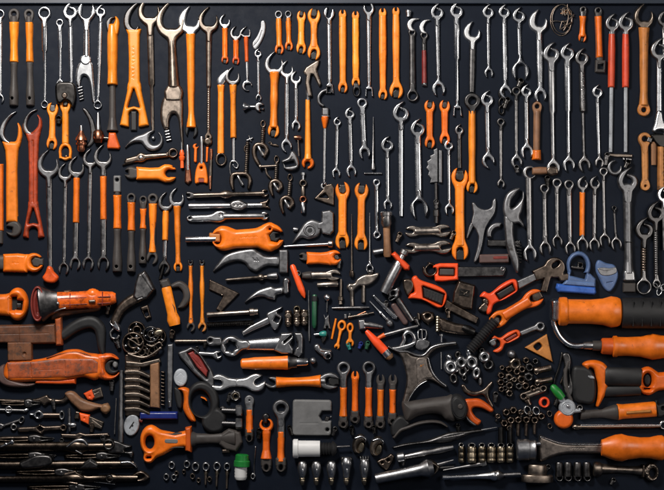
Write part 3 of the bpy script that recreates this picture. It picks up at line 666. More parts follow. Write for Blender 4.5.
W('hook_spanner', 'bright hook spanner with a big forked open jaw below', (417.4, 129.4), (419, 209), ('k', 6.6), ('o', 8.8, {'a': -8, 'gap': 1.05, 'dep': .4}), [(136, 4.8), (170, 5.2), (197, 4.8)], g=GS)
for x, y0, y1, lb in ((429.6, 106, 143, 'longer of the two small orange wrenches side by side'), (444.6, 106, 139.5, 'shorter of the two small orange wrenches side by side')):
    W('open_wrench', lb, (x, y0), (x + .2, y1), ('o', 5, {'in': 'dark', 'io': .1}), ('o', 4.8, bi), [(110, 5.4), (124, 5), (y1 - 3, 5.6)], 'orange', q=3, kz=.6, g=GO)
t = T('saw_guide', 'grey jagged saw plate with a flat strip and thin bolt below', 'saw plate', (435, 165), (435, 215))
t.hf('toothed_plate', poly([(437.4, 148), (433.5, 150), (434, 154), (430, 156), (430.6, 159), (427, 161.5), (428, 165), (426.4, 168), (429, 171.5), (428, 175), (431, 179), (430, 183), (437.4, 182)], .3), 'cast', H=2.6, r=.8)
t.hf('side_strip', box(440.3, 166.5, 3.6, 33), 'cast', H=3.2, r=.8)
t.lathe('bolt', (435.6, 183), (436, 223), [(0, 1.5), (26, 1.4), (27, 3), (33, 3), (33.5, 2.2), (40, 2)], 'dark', n=12)
W('ring_wrench', 'small double ring chrome wrench between the paired amber wrenches and the bright run', (376.4, 182.6), (376.8, 235), ('d', 3.6, {'hole': .45}), ('d', 3.8, {'hole': .42}), [(186, 3), (231, 2.8)], g=GS)
# ------------------------------------------------------------------ second band, far side under the grey grips
t = T('hook_wrench', 'big orange wrench with steel horn at the side edge above a black jaw', 'wrench', (11, 132), (13, 230), GO)
t.hf('crescent_jaw', schain([(10, 143, 1.6), (5, 140, 2.6), (2, 133.5, 3), (3.4, 126, 2.8), (7.5, 119, 2.2), (12, 114.5, 1.5), (16.6, 111.8, .5)]), 'satin', H=5, r=2)
t.hf('handle', U(poly([(3, 142), (20, 142.5), (18, 152), (17.2, 170), (17.6, 205), (18, 222), (7, 222), (6.8, 190), (7, 165), (6, 151)], .5), schain([(17.5, 145, 2.6), (20, 137, 2.4), (20, 129, 1.8), (18.3, 123.4, .6)]), k=2), 'amber', H=6, r=3.2)
t.hf('lower_jaw', D(U(circ(14, 229, 8), box(15.5, 219, 6, 8, 0, 2), k=2), box(9, 229.5, 7, 5, 12)), 'rubber', H=5, r=2.2)
t = T('hook_wrench', 'red wrench with steel crescent and forked foot beside the big orange wrench', 'wrench', (32.5, 126), (33.5, 238), GO)
t.hf('crescent_jaw', schain([(31, 134, 2.2), (27.5, 132, 2.8), (25.2, 125.5, 2.5), (27, 118, 2.1), (31.5, 112.4, 1.4), (37.2, 109.6, .5)]), 'steel', H=5, r=2)
t.hf('handle', D(U(schain([(36, 134, 3.6), (40, 127, 2.2), (40.4, 120, 1.5), (38, 115.4, .6)]), poly([(26, 133), (39.6, 133), (38.6, 142), (37.8, 165), (37.4, 205), (29.4, 205), (29.6, 165), (28.8, 142)], .5),
   poly([(29.4, 203), (37.6, 203), (44.2, 236.5), (38, 238), (29, 238), (23.4, 236.5)], .4), k=2.4),
   poly([(33.5, 209), (37.8, 223.4), (33.5, 222.4), (29.2, 223.4)], .5), U(box(33.6, 236, 9, 9), circ(33.6, 231.5, 4.5)), k=.8), 'rust_red', H=5.6, r=2.6,
   feats=[(strip((33.4, 140), (33.4, 203), [(0, 2.4), (63, 2.2)]), .9, .8)])
W('open_wrench', 'little orange wrench with dark upper ring under a thin chrome ring wrench', (52.8, 109), (52, 144), ('o', 5.4, {'in': 'dark', 'io': .0}), ('o', 5, bi), [(113, 6), (126, 5.6), (140, 6.4)], 'amber', q=3, kz=.6, g=GO)
t = W('loop_wrench', 'orange wrench with open loop foot hanging under dark pliers', (65.5, 105), (65.5, 152), ('o', 5.2, {'in': 'dark'}), None, [(107, 6), (122, 6.2), (144, 6.6)], 'amber', q=3, kz=.6, g=GO)
t.hf('loop_foot', D(U(ell(65.5, 151.5, 6.6, 9), box(65.5, 155, 12.6, 8, 0, 1), k=1), U(ell(65.5, 152, 3.8, 5.6), box(65.5, 154, 7.2, 6, 0, 1))), 'amber', H=4.4, r=1.6)
t.hf('rivet', circ(66.4, 156.2, 1.4), 'brass', H=2.4, r=1.3)
t = T('pliers', 'dark blunt pliers lying over the top of the orange loop wrench', 'pliers', (66, 88), (66, 112), z=4.4)
t.hf('jaw', spoly([(57, 84), (66, 82), (75, 84), (77, 95), (74, 108), (70, 103), (66, 101), (62, 104), (58, 103), (56, 94)]), 'black_steel', H=4, r=2.4)
t.hf('pivot', circ(65.6, 96, 3.4), 'umber', H=5.2, r=1.6)
t = T('plumb_bob', 'copper plumb bob with small steel tip pointing up', 'plumb bob', (82, 127), (82, 152))
t.lathe('copper_body', (82, 131), (82, 152), [(0, 1.6), (4, 3.4), (7, 5.6), (9.5, 6), (10, 4.2), (11.6, 4.2), (12, 5.4), (14, 5.2), (14.6, 3.6), (19, 3.8), (21, 2.4)], 'copper')
t.lathe('tip', (81.6, 125.6), (82, 132), [(0, 1.2), (2, 1.5), (6, 1.7)], 'satin', zc=4)
t = T('pruning_blade', 'dark curved blade leaning between the plumb bob and a copper fitting', 'blade', (90, 120))
t.hf('blade', spoly([(82.5, 109), (86, 108.6), (91, 115), (95, 124), (97, 136), (94.5, 142), (90, 147), (86.6, 146), (90.4, 138), (90, 127), (87.6, 118)]), 'dark', H=2.6, r=1.6)
t = T('pipe_fitting', 'copper fitting with polished steel stem under the slim chrome ring wrench', 'fitting', (98.6, 114), (99, 142))
t.lathe('stem', (98.6, 113), (98.8, 132), [(0, 1), (3, 1.5), (10, 1.7), (13, 2.4), (19, 2.6)], 'satin', zc=4.5)
t.lathe('copper_body', (98.8, 130), (99, 145), [(0, 3), (2, 5), (7, 5.8), (9, 5.6), (10, 4.4), (13, 3.6)], 'copper', zc=4.5)
t.lathe('side_pipe', (103, 138), (109, 138.4), [(0, 1.2), (6, 1.2)], 'bronze', zc=4.5, n=12)
t = T('handle_bar', 'orange handle cut off by the side edge with a dark end', 'hand tool', (0, 165), (0, 243), GO)
t.bar('grip', (0.2, 164), (0.6, 231), [(0, 7), (30, 6.4), (67, 6.6)], 'orange', q=2.6)
t.bar('end_cap', (0.6, 230), (0.6, 244), [(0, 6), (14, 5.4)], 'rubber', q=2.6)
# the five tall hook wrenches
def tall(lb, x, y, R, tipm, sl, xb, yb, Rb, w0, w1):
    return W('hook_wrench', lb, (x, y), (xb, yb), ('c', R, {'m': tipm}), ('o', Rb, {'m': 'steel', 'a': 10, 'gap': 1.0, 'dep': .35}), [(y + R + 3, w0), (yb - Rb, w1)], 'steel', sl=sl, g='tall hook wrenches standing in a row')
tall('largest of the tall steel hook wrenches, its foot behind an orange tip', 49, 166.5, 9.6, 'cast', (), 50.4, 271, 4, 5.2, 3.4)
tall('slim tall steel hook wrench squeezed next to the largest one', 65.5, 174, 6.2, 'steel', (), 64, 269, 5.2, 3.2, 2.8)
tall('tall hook wrench with an orange sleeve, closer to the thin shafted ones', 76.8, 169, 7.4, 'steel', [(177, 223, [6.6, 6.4, 6.4, 6.6], 'orange', 'sleeve')], 75.4, 264, 5.4, 4.6, 4.2)
tall('thin tall steel hook wrench between the two orange sleeved ones', 90.6, 160, 6.4, 'steel', (), 88.4, 264, 5.6, 3.4, 3)
tall('tall hook wrench with an orange sleeve, closer to the grey gripped tools', 103.4, 158.5, 8, 'steel', [(176, 220, [7, 6.6, 6.4, 6.6], 'orange', 'sleeve')], 103.6, 264, 6, 5, 4.6)
# grey gripped set
for x, y0, y1, y2, y3, w1, w2, R, lb in (
  (117.4, 184, 195, 229, 272, 8, 8, 0, 'grey gripped orange tool with a flat top beside the tall hook wrenches'),
  (131.4, 197.5, 202, 231, 272, 7.6, 7, 4.3, 'grey gripped orange tool with a ring top, middle of three'),
  (143.4, 199.5, 208.5, 229, 264, 6.4, 6.4, 3.7, 'grey gripped orange tool with the shortest sleeve, last of three')):
    t = W('box_tool', lb, (x, y0), (x - (.6 if R == 3.7 else 0), y3), ('d', R, {'m': 'rubber', 'hole': .5}) if R else None, None, [(y0 + 2, 6), (y2, 6)], 'rubber',
      sl=[(y1, y2, [w1 + .4, w1 - .4, w1 - .6, w1 + .4], 'orange', 'sleeve'), (y2 - .5, y3, [w2, w2 - 1, w2 + .4, w2 + 2, w2 + 1.6], 'rubber')], cuts=[(x - .3, y3 - 5.6, 1.8)], g=GG, cat_='hand tool')
    if not R: t.hf('flat_top', D(box(117.4, 184, 7.6, 17, 0, 1.4), circ(117.4, 180, 1.5)), 'grey_plastic', H=5, r=1.6)
W('box_tool', 'orange tool with dark ring top and dark jaw foot beside the shortest grey grip', (153, 198.6), (152.4, 258), ('d', 5, {'m': 'rubber', 'hole': .45}), ('o', 5.4, {'m': 'rubber', 'a': 25}), [(202, 5), (254, 5)], 'rubber', sl=[(203.5, 253, [8.6, 7.6, 6.2, 5.8, 7.6], 'amber', 'sleeve')], g=GO, cat_='hand tool')
W('hook_wrench', 'orange handled hook with thin steel rod and dark foot', (166, 203.5), (164.4, 268), ('c', 6.6, {'m': 'steel'}), ('o', 5.6, {'m': 'dark', 'a': 30}), [(208, 3), (262, 3.2)], 'satin', sl=[(210, 240.5, [6, 6.6, 6, 6], 'amber', 'handle')], g=GO)
W('hook_wrench', 'amber handled hook with a waisted grip and dark tip, beside the silver long wrenches', (177, 199.5), (178.2, 267), ('c', 6.8, {'m': 'satin'}), ('o', 4.2, {'m': 'amber', 'in': 'black', 'a': 0}), [(204, 4), (262, 3.4)], 'amber', sl=[(205.5, 265, [8, 6, 6.4, 5.4, 4.6, 6], 'amber', 'handle')], g=GO)
# ------------------------------------------------------------------ beneath the bronze spanners
t = T('hose_hook', 'dark curved horn with a ring, like a can opener, under the bronze spanners', 'hook tool', (152, 140), (126, 147))
t.hf('horn', D(U(schain([(125.5, 147.4, .5), (131, 142, 1.8), (138, 139, 3.4), (145, 138.6, 4.8), (152, 140.5, 7)]), circ(153, 140.5, 10.6), k=3), ell(155, 138.5, 5.4, 6.4), cap(155, 134, 160, 126, 2.2)), 'cast', H=5, r=2.6)
t.hf('thumb_screw', circ(153.4, 138, 2), 'satin', H=4, r=1.4)
t = T('valve_wrench', 'dark steel lever with a knob in the middle, under the curved horn', 'wrench', (123, 162), (174, 153))
t.hf('lever', D(U(poly([(122.6, 165.6), (126, 158.4), (135, 156), (147, 154), (168, 152.6), (168, 157), (147, 159.6), (134, 162.6)], .3), circ(141.4, 157.5, 5), circ(173, 153, 5.4), k=2), circ(173.6, 153, 2.6), box(123, 163, 3, 2, -30)), 'umber', H=4.4, r=2.2)
t.hf('knob', circ(141.4, 157.5, 3), 'satin', H=6, r=2)
t = T('grip_wrench', 'short thick orange wrench lying sideways with dark jaw under the knobbed lever', 'wrench', (131, 173.5), (170, 173.5), GO)
t.hf('jaw', D(U(circ(131, 173, 6.4), box(135, 173.4, 8, 11, 0, 2), k=2), box(126, 172.6, 5, 4)), 'rubber', H=5.4, r=2.2)
t.hf('handle', D(U(poly([(137, 167.4), (150, 168.4), (160, 168), (165, 166), (165, 181), (158, 179.6), (148, 179.4), (137, 179.6)], .6), circ(168, 173.4, 9), k=3), U(circ(169.4, 173.4, 4), strip((169, 173.4), (180, 173.4), [(0, 7), (11, 8)])), circ(174, 166.5, 1.2), k=.6), 'amber', H=7, r=3.6)
# small bright tool cluster
G = 'small orange and silver tools clustered under the amber crescent wrench'
t = T('bit_driver', 'tiny red orange bit driver at the edge of the small cluster', 'driver', (182, 147), (182, 168), G)
t.lathe('shaft', (181.8, 141), (182, 152), [(0, .7), (10, 1)], 'satin', n=10, zc=2.4); t.lathe('grip', (182, 150), (182.4, 168), [(0, 1.4), (4, 2.6), (6, 1.9), (7, 3), (10, 2.4), (11, 1.6), (18, 1.8)], 'red_orange', n=16)
t = T('screwdriver', 'silver shafted screwdriver with red collar in the small cluster', 'screwdriver', (188, 145), (188, 184), G)
t.lathe('shaft', (187.8, 145), (188, 170), [(0, 1.2), (1.4, 1.5), (10, 1.7), (25, 2)], 'satin', n=14, zc=3); t.hf('collar', D(circ(187.8, 167, 2.3), circ(187.8, 167, .9)), 'maroon', H=5.2, r=1)
t.hf('foot', poly([(185.8, 169), (190.2, 169), (191.4, 181), (188.4, 184.4), (185, 182)], .4), 'copper', H=4, r=2)
t = T('mini_wrench', 'tiny orange hook wrench in the small cluster', 'wrench', (196, 144), (195.6, 162), G)
t.hf('wrench', D(U(cap(195.8, 147, 195.4, 161, 1.5), circ(195.6, 146.5, 2.8), k=1), cap(197, 146, 200, 141, 1.2)), 'orange', H=3, r=1.2)
t = T('pincers', 'orange plier head with a silver screw shaft in the small cluster', 'pliers', (202, 137), (201.4, 184), G)
t.lathe('shaft', (201.8, 136.6), (201.6, 164), [(0, 1.2), (3, 2), (8, 1.5), (27, 1.8)], 'satin', n=14, zc=3)
t.hf('body', D(U(spoly([(201.6, 161), (205.4, 164.5), (207.4, 172), (207.8, 183), (203.6, 183), (199.4, 183), (195.2, 183.4), (195.4, 173), (197.6, 165)]), box(201.5, 177, 12.4, 5)), box(201.6, 181.5, 4.4, 5), circ(201.4, 167.8, 1.2)), 'orange', H=4.4, r=1.8)
t.hf('jaw', box(201.6, 179.6, 9, 6.6, 0, 1), 'maroon', H=3.4, r=1)
t = T('mini_wrench', 'orange thin stick with dark cap in the small cluster', 'driver', (207.4, 146), (207, 163), G)
t.bar('stick', (207.4, 147), (206.8, 162), [(0, 2.4), (15, 2)], 'orange'); t.hf('dark_cap', circ(208, 141.5, 4.6), 'umber', H=4, r=2.6)
t = T('file', 'thin brown needle file with copper ends in the small cluster', 'file', (211, 149), (210, 190), G)
t.lathe('file', (211.2, 149), (210, 190), [(0, 1.4), (6, 1.8), (10, 1.2), (24, 1.3), (25, 1.7), (40, 1.2)], 'copper', n=12); t.lathe('sleeve', (210.9, 160), (210.4, 176), [(0, 1.7), (16, 1.8)], 'bronze', n=12, zc=1.8)
# ------------------------------------------------------------------ clamps
GC = 'small bronze clamps scattered around the adjustable wrench head'
def clamp(lb, eye, top, cx, cy, R, tail, mat='umber', back=None):
    t = T('clamp', lb, 'clamp', eye, (cx, cy), GC)
    if eye: t.hf('eye', D(ell(eye[0], eye[1], 2.9, 4.2), ell(eye[0], eye[1] - .3, 1.2, 2.2)), mat, H=3, r=1)
    t.lathe('screw', top[0], top[1], [(i, 2.0 if i % 2 else 1.5) for i in range(int(math.dist(*top)) + 1)], 'bronze', n=10, zc=2.6)
    fr = back or [(cx - R * .55, cy + R * 1.5), (cx - R * .95, cy + R * .2), (cx - R * .75, cy - R * .7), (cx, cy - R * 1.05), (cx + R * .75, cy - R * .7), (cx + R * .95, cy + R * .1), (cx + R * .55, cy + R * .8)]
    t.hf('frame', chain(cat([(p[0], p[1], 2.3 if 0 < i < len(fr) - 1 else 1.6) for i, p in enumerate(fr)], 5)), mat, H=5, r=2)
    t.lathe('pin', (cx - R * .3, cy - R * .6), (cx + R * .4, cy + R * .75), [(0, 1.2), (1, 1.7), (R * 1.3, 1.8), (R * 1.5, 1.2)], 'satin', n=10, zc=2.6)
    return t
clamp('bronze clamp with eye and curled spiral hook above the others', (263, 124), ((263, 128), (262.4, 143)), 260.4, 150.5, 7, 0, back=[(264.6, 157), (267, 150), (263.6, 145), (257, 144.6), (254, 149), (254.6, 156), (257.6, 162.4), (260, 166)])
t = clamp('bronze cross bar clamp with a long downward hook', (276.6, 159.5), ((276.6, 163), (275.8, 181)), 275.6, 186.5, 5.6, 0)
t.lathe('cross_bar', (259.5, 166.8), (277, 165.8), [(0, 2.6), (1.6, 2.6), (2, 1.2), (17, 1.2)], 'bronze', n=12, zc=4)
t.tube('side_hook', [(265.6, 168, 3), (267, 174, 3), (271, 178.4, 2)], 1.2, 'bronze')
clamp('bronze clamp with small eye hanging lowest beside the swivel joint', (290, 177.6), ((290, 182), (289, 196)), 286.6, 203.4, 6, 0)
t = clamp('clamp with long thin rod and starlike tip above the silver long wrenches', (246.5, 149), ((247.6, 142), (246, 174)), 240, 180, 7.4, 0, back=[(248.6, 188), (250, 180), (247, 174.6), (240, 173.8), (233, 175), (231.6, 182), (233, 189)])
t.hf('star_tip', U(cap(249, 136, 251, 141, .9), cap(246.8, 140.4, 252.6, 138, .9), circ(250, 139.2, 1.7)), 'satin', H=3, r=1)
t = T('adjustable_wrench_jaw', 'grey adjustable wrench head without a handle beside the amber pick hammer', 'wrench', (291, 160))
t.hf('jaw', D(spoly([(281.5, 161), (288, 157), (291, 151.5), (294.6, 152), (298.4, 159), (299, 166), (295.6, 170), (289, 171), (284, 168.6), (283.4, 165)]), poly([(284, 163), (293.4, 161), (295, 165), (286, 166.4)], .3)), 'cast', H=5.4, r=2)
t.hf('worm', box(290, 168.4, 8, 3.2, -4), 'satin', H=4.6, r=1.2)
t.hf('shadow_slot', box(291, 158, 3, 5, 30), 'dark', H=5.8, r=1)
t = T('rivet_hammer', 'tiny hammer with copper head above the grey adjustable head', 'hammer', (298, 138), (298.6, 160), z=2)
t.lathe('head', (294.4, 137.6), (301.2, 138), [(0, 2), (2, 2.3), (5.4, 2.3), (6.8, 1.8)], 'copper', n=14); t.lathe('handle', (298, 139), (298.8, 156), [(0, .7), (17, .8)], 'bronze', n=10, zc=2.2)
t = T('scrap_clip', 'small flat dark clip under the stubby amber foot', 'clip', (273, 144))
t.hf('clip', D(spoly([(268, 142.4), (271, 141.6), (273, 143.6), (277, 144), (279, 146.4), (275, 146.6), (271, 145.4)]), circ(270, 143, .7)), 'umber', H=1.8, r=.9)
t = T('swivel_joint', 'chain of two bolted rings with a chrome tip', 'swivel', (303, 174), (303, 213))
t.lathe('bolt', (303, 172.6), (303, 180), [(0, 2.4), (2.4, 2.4), (2.6, 1.4), (7, 1.4)], 'satin', n=12); t.hf('ring', D(circ(303, 183.2, 4.2), circ(303, 183.2, 1.7)), 'bronze', H=4, r=1.6)
t.lathe('link', (303, 186), (303, 197), [(0, 1.4), (1, 1.9), (10, 1.9), (11, 1.4)], 'bronze', n=12); t.hf('ring', D(circ(303, 199.3, 4), circ(303, 199.3, 1.6)), 'copper', H=4, r=1.6)
t.lathe('tip', (303, 202), (303, 213), [(0, 1.8), (1, 2.5), (10, 2.5), (11, 2.1)], C_, n=14)
t = T('bracket', 'dark angular bracket with a chrome ball beside the swivel joint', 'bracket', (325, 195))
t.hf('plate', D(poly([(314.6, 198.6), (323, 190), (325, 185.6), (331.6, 184), (333.6, 188), (333.4, 205), (325.6, 202.6)], .6), poly([(320, 197), (325, 193.6), (327.6, 197.6)], .3)), 'umber', H=3.4, r=1.2)
t.lathe('ball', (322.2, 183.4), (326.6, 183.4), [(0, .5), (.8, 1.6), (2.2, 2.2), (3.6, 1.6), (4.4, .5)], C_, n=16, zc=4)
t = T('pick_hammer', 'pick hammer with rusty bent head and amber handle', 'hammer', (308, 70), (308, 166))
t.hf('head', poly([(303.6, 72), (306, 67.6), (316.4, 61), (319.4, 60.4), (318, 66), (316.4, 69.4), (321, 84), (319.4, 86.6), (313.4, 75), (311, 74.4), (309.6, 82), (312, 96), (308, 98), (305.6, 84), (306.4, 76)], .5), 'bronze', H=4.6, r=1.8)
t.bar('neck', (308.4, 90), (307.8, 102), [(0, 5.4), (12, 4.6)], 'cast'); t.bar('handle', (307.8, 99), (308, 160), [(0, 4.6), (20, 5.2), (40, 6), (55, 6.4), (61, 8)], 'amber', q=2.6)
t.hf('bulb_foot', D(circ(308, 163, 6.2), U(circ(307.6, 164, 2.6), box(306, 168, 3, 6, 14))), 'orange', H=5, r=2.6)
t = T('hook_pipe', 'bent dark tube hook with a square steel end above the thin screwdriver', 'hook', (320, 98), (331, 90), z=1)
t.tube('hook', [(327, 90, 2), (322, 92, 2.2), (318.6, 97, 2.2), (319.6, 103, 2), (323.6, 106, 2)], 1.6, 'cast')
t.hf('square_end', D(box(329, 89, 6, 8.6, 0, 1.2), box(329, 89.8, 3, 5)), 'steel', H=4, r=1.2)
t = W('screwdriver', 'amber screwdriver with long thin shaft beside the diagonal bright run', (325, 108), (324, 186), None, ('d', 3.4, {'m': 'satin', 'hole': .3}), [(118, 2.6), (150, 2), (182, 2)], 'satin', sl=[(116, 129, [7.6, 6.6, 4.6, 2.8], 'orange', 'handle')], cat_='screwdriver')
t.hf('cap', U(box(325.4, 112, 7.4, 9, 0, 1.4), box(325.4, 116.4, 9, 2)), 'cast', H=5, r=1.8)
t = T('small_claw', 'small silver cylinder tool with forked claw lying sideways', 'puller', (245, 106), (262, 107))
t.lathe('cone_head', (243.6, 106.6), (250, 106.8), [(0, 4.2), (1.4, 4.2), (4, 2.4), (6.4, 2)], C_, n=18, zc=3.4)
t.bar('shank', (249, 106.8), (259, 107), [(0, 4), (10, 4.4)], 'satin'); t.hf('claw', D(circ(259.6, 107, 5), box(262.6, 107, 5.6, 3, -8), box(262, 111, 4, 2, 30)), 'satin', H=4.4, r=1.4)
# ------------------------------------------------------------------ long horizontal silver tools, left middle
GH = 'long silver wrenches stacked lying sideways'
t = T('spud_wrench', 'topmost bronze toned long wrench lying sideways with a small middle knob', 'wrench', (188, 195), (268, 193), GH)
t.lathe('shaft', (194, 195.4), (264, 193.4), [(0, 2), (4, 2.4), (26, 2.2), (31, 4.2), (34, 4.2), (39, 2), (70, 2.2)], 'bronze', n=16)
t.hf('jaw', D(spoly([(186.5, 192), (193, 192.4), (197, 195.4), (193, 198.4), (187, 198.6)]), box(187, 195.4, 5, 2)), 'dark', H=3.6, r=1.4)
t.hf('fork', D(circ(264.6, 193.3, 4.2), strip((265, 193), (270, 191.6), [(0, 3), (6, 3.6)])), 'umber', H=4, r=1.4)
t = T('ratchet_shaft', 'middle long satin bar with oval stamped block', 'wrench', (188, 206), (268, 205), GH)
t.lathe('shaft', (189, 206), (262, 205.2), [(0, 2.6), (1.4, 2.9), (38, 2.6), (73, 2.4)], 'satin', n=16)
t.hf('block', spoly([(229, 205), (232, 201), (239, 199.4), (245, 202), (249, 204.4), (246, 208.4), (240, 210.8), (232, 209)]), 'steel', H=6.4, r=2.4, feats=[(glyphs((234, 205.4), (244, 205), 2.4, 4, 12), .7, .3)])
t.hf('claw', D(poly([(258, 203), (266, 201), (269, 198.6), (267.4, 203), (270, 208.6), (264, 207.6), (258, 207.6)], .3), box(269, 204.6, 5, 1.8)), 'umber', H=4, r=1.2)
t = T('spud_wrench', 'lowest long silver wrench with wide tapered left jaw', 'wrench', (188, 219), (268, 216), GH)
t.hf('jaw', D(U(spoly([(187.6, 216), (200, 214.6), (210, 214), (217, 210.6), (224, 210.6), (228, 214), (227, 219), (220, 222.6), (209, 222), (197, 222.4), (188, 221.4)]), circ(221, 215.8, 5.6)), circ(190, 217.6, .9)), 'satin', H=4.6, r=2.6, feats=[(circ(221, 214.6, 2.4), 1, 1)])
t.lathe('shaft', (224, 216.4), (264, 216), [(0, 3.4), (4, 3), (38, 2.9), (40, 2.4)], 'satin', n=16)
t.hf('claw', D(circ(264.4, 215.8, 4.6), box(267.6, 215.4, 4.6, 2.4, -16)), 'satin', H=4.4, r=1.4)
t = T('ratchet', 'thick orange open wrench on a chrome bar, largest tool of the middle', 'wrench', (187, 239), (285, 237), GO)
t.lathe('chrome_bar', (185.8, 239.6), (216, 239), [(0, 2.6), (.8, 3), (30, 3)], C_, n=16, zc=4)
t.hf('collar', box(215, 237.5, 12, 9, 4, 1.4), 'tan_orange', H=6.4, r=1.8)
t.hf('handle', D(U(circ(223.6, 238.2, 12), poly([(222, 229), (236, 230.4), (250, 229.4), (262, 228), (270, 224), (270, 250), (258, 247), (244, 247.6), (222, 248)], .6), circ(270.4, 237, 13.6), k=5),
    U(ell(217.6, 239, 3.8, 5.2), box(213, 238, 6, 7)), U(ngon(275.4, 236.4, 6.2, 6, 12), strip((276, 236.6), (288, 235.4), [(0, 7), (12, 9)])), circ(270, 229, 1), k=.8), 'orange', H=9, r=5.2, feats=[(glyphs((240, 237.6), (258, 236.6), 2, 9, 4), .35, .3)])
t.hf('jaw_insert', D(ngon(274.6, 236.6, 6, 6, 12), strip((276, 236), (284, 234.6), [(0, 3), (8, 4)])), 'black', H=5, r=1.4)
def claw_hammer(lb, horn, blk, mat, A, B, extra=None, bh=5.6):
    t = T('claw_hammer_head', lb, 'hammer', A, B)
    t.hf('claw', spoly(horn), mat, H=4.8, r=3, feats=extra or ())
    t.hf('poll', blk, mat, H=bh, r=1.8)
    return t
claw_hammer('large grey claw hammer head with a long curved claw under the thick orange wrench', [(213, 271.6), (218, 263), (226, 254.6), (238, 250.4), (253, 248.4), (259, 252), (267, 256), (279, 256.6), (279, 265.6), (268, 266), (262, 268.6), (256, 272), (249.5, 269.4), (244, 263), (236, 261.6), (226, 264.4), (219, 268.6)], box(283.6, 261.4, 9.6, 24, 0, 1.6), 'cast', (213, 271), (288, 261), [(U(*[cap(253 + i * 2, 258 + (i % 2) * 2, 254.4 + i * 2, 261, .5) for i in range(3)]), .6, .4)])
claw_hammer('medium grey claw hammer head with a wavy claw and round face, above the bolt cluster', [(244.6, 302.8), (250, 296), (258, 290), (268, 286.6), (272, 286), (276, 287.6), (283, 287), (283, 293), (277, 295), (275, 299.6), (269, 299), (262, 296.6), (253, 298.6)], U(box(286, 287, 6.4, 15, -3, 3), circ(286.4, 281, 3.6)), 'satin', (245, 302), (290, 287))
t = claw_hammer('small grey hammer head with a round hole and blunt block beside the orange pair', [(292.6, 243.6), (294.6, 238), (299, 231), (305, 222.6), (312, 219.4), (319, 221.4), (322, 223.6), (321, 230.6), (317.6, 236.6), (309, 239.4), (301, 238)], poly([(322, 211.6), (330, 210.4), (333.4, 213), (333.4, 231), (330, 235), (322.4, 233.4), (321, 229.4), (317.6, 229), (317.6, 223), (321.6, 222)], .5), 'cast', (293, 243), (333, 222))
t.hf('hole_ring', D(circ(309.6, 230.2, 6.6), circ(310, 230.4, 3.6)), 'cast', H=6.2, r=1.6); t.hf('hole_plug', circ(310, 230.4, 3.5), 'black', H=4.85, r=1.2)
t.lathe('small_stud', (293, 229), (298, 229.6), [(0, 1), (.5, 2), (3, 2.2), (5, 2)], 'satin', n=14)
t = T('punch', 'thin steel punch with a small round head under the small grey hammer', 'punch', (284, 246.4), (333, 243.6))
t.lathe('punch', (284, 246.4), (328.6, 244), [(0, .9), (10, 1.4), (44, 1.7)], 'satin', n=12, zc=2.6); t.lathe('head', (328, 244), (333, 243.8), [(0, 3), (1, 3.6), (4, 3.6), (5, 2.6)], 'steel', n=16)
t = T('grip_wrench', 'short orange wrench lying sideways with black tail, under the thin steel punch', 'wrench', (301, 257), (340, 258), GO)
t.hf('tail', D(U(circ(303, 256.6, 4.2), box(306, 257.4, 6, 7.4)), box(300.4, 256.6, 4, 2.4)), 'rubber', H=4.6, r=1.6)
t.hf('handle', D(U(poly([(307, 252.4), (320, 253), (330, 252), (330, 264.6), (318, 263.6), (307, 264)], .5), circ(334, 257.6, 7.6), k=2.4), U(ngon(337, 257, 3, 6), strip((337, 257), (344, 255.6), [(0, 4.6), (7, 5.4)])), k=.6), 'orange', H=6.4, r=3)
t.hf('jaw_insert', ngon(336.6, 257.2, 3, 6), 'dark', H=3.6, r=1)
W('open_wrench', 'longer bodied orange open wrench of the upright pair beside the small hammer head', (342.6, 190), (342.4, 241.5), ('o', 6.8, {'in': 'dark', 'io': .05, 'a': -12}), ('o', 6.6, {'in': 'black', 'a': -8}), [(194, 8), (215, 7.6), (236, 8)], 'amber', q=3, kz=.6, g=GO, feats=[(glyphs((342.4, 213), (342.4, 223), 1.8, 3, 2), .4, .3)])
W('open_wrench', 'orange open wrench of the upright pair next to the double ring chrome wrench', (361.6, 190.5), (361, 243.5), ('o', 6.6, {'in': 'dark', 'io': .05, 'a': 10}), ('o', 6.2, {'in': 'black', 'a': 0}), [(195, 7), (215, 6.8), (239, 7.4)], 'amber', q=3, kz=.6, g=GO, feats=[(glyphs((361.4, 212), (361.4, 221), 1.6, 3, 6), .4, .3)])
for x, y0, y1, lb in ((351.6, 214, 275, 'needle thin steel awl between the upright orange pair'), (369.6, 213, 266, 'needle thin steel awl ending in a ring above the bronze cutter')):
    t = T('awl', lb, 'awl', (x, y0), (x, y1))
    t.lathe('needle', (x, y0), (x, y1), [(0, .15), (20, .6), (y1 - y0, 1.1)], 'bronze' if x < 360 else 'satin', n=10, zc=2)
    if x > 360: t.hf('ring', D(U(ell(x, 268.4, 4.2, 5), cap(x, 262, x, 266, 1.5), k=1.4), ell(x, 269, 2.1, 2.7)), C_, H=3.8, r=1.2)
    else: t.lathe('knob', (x, 270), (x, 277), [(0, 1.2), (1, 2.2), (5, 2.4), (7, 1.6)], 'umber', n=12, zc=2.4)
t = T('tack_hammer', 'rusty handled small sledge with chrome cylinder head standing upright', 'hammer', (386, 217), (387, 256))
t.lathe('head', (386, 211.6), (386.2, 227), [(0, 5), (1, 6), (4, 6), (4.6, 5.2), (12, 5.6), (15, 4)], 'steel', n=22); t.lathe('handle', (386.4, 225), (387.4, 257), [(0, 3.6), (16, 3.4), (30, 4), (32, 3.2)], 'brown', n=16, zc=4.4)
t.hf('face_ring', D(circ(385.4, 220, 4), circ(385.4, 220, 1.6)), 'umber', H=11, r=2, edge=.8)
t = T('dowel_pin', 'pale steel pin lying sideways next to the rusty handled hammer', 'pin', (373.4, 252), (384, 250.6))
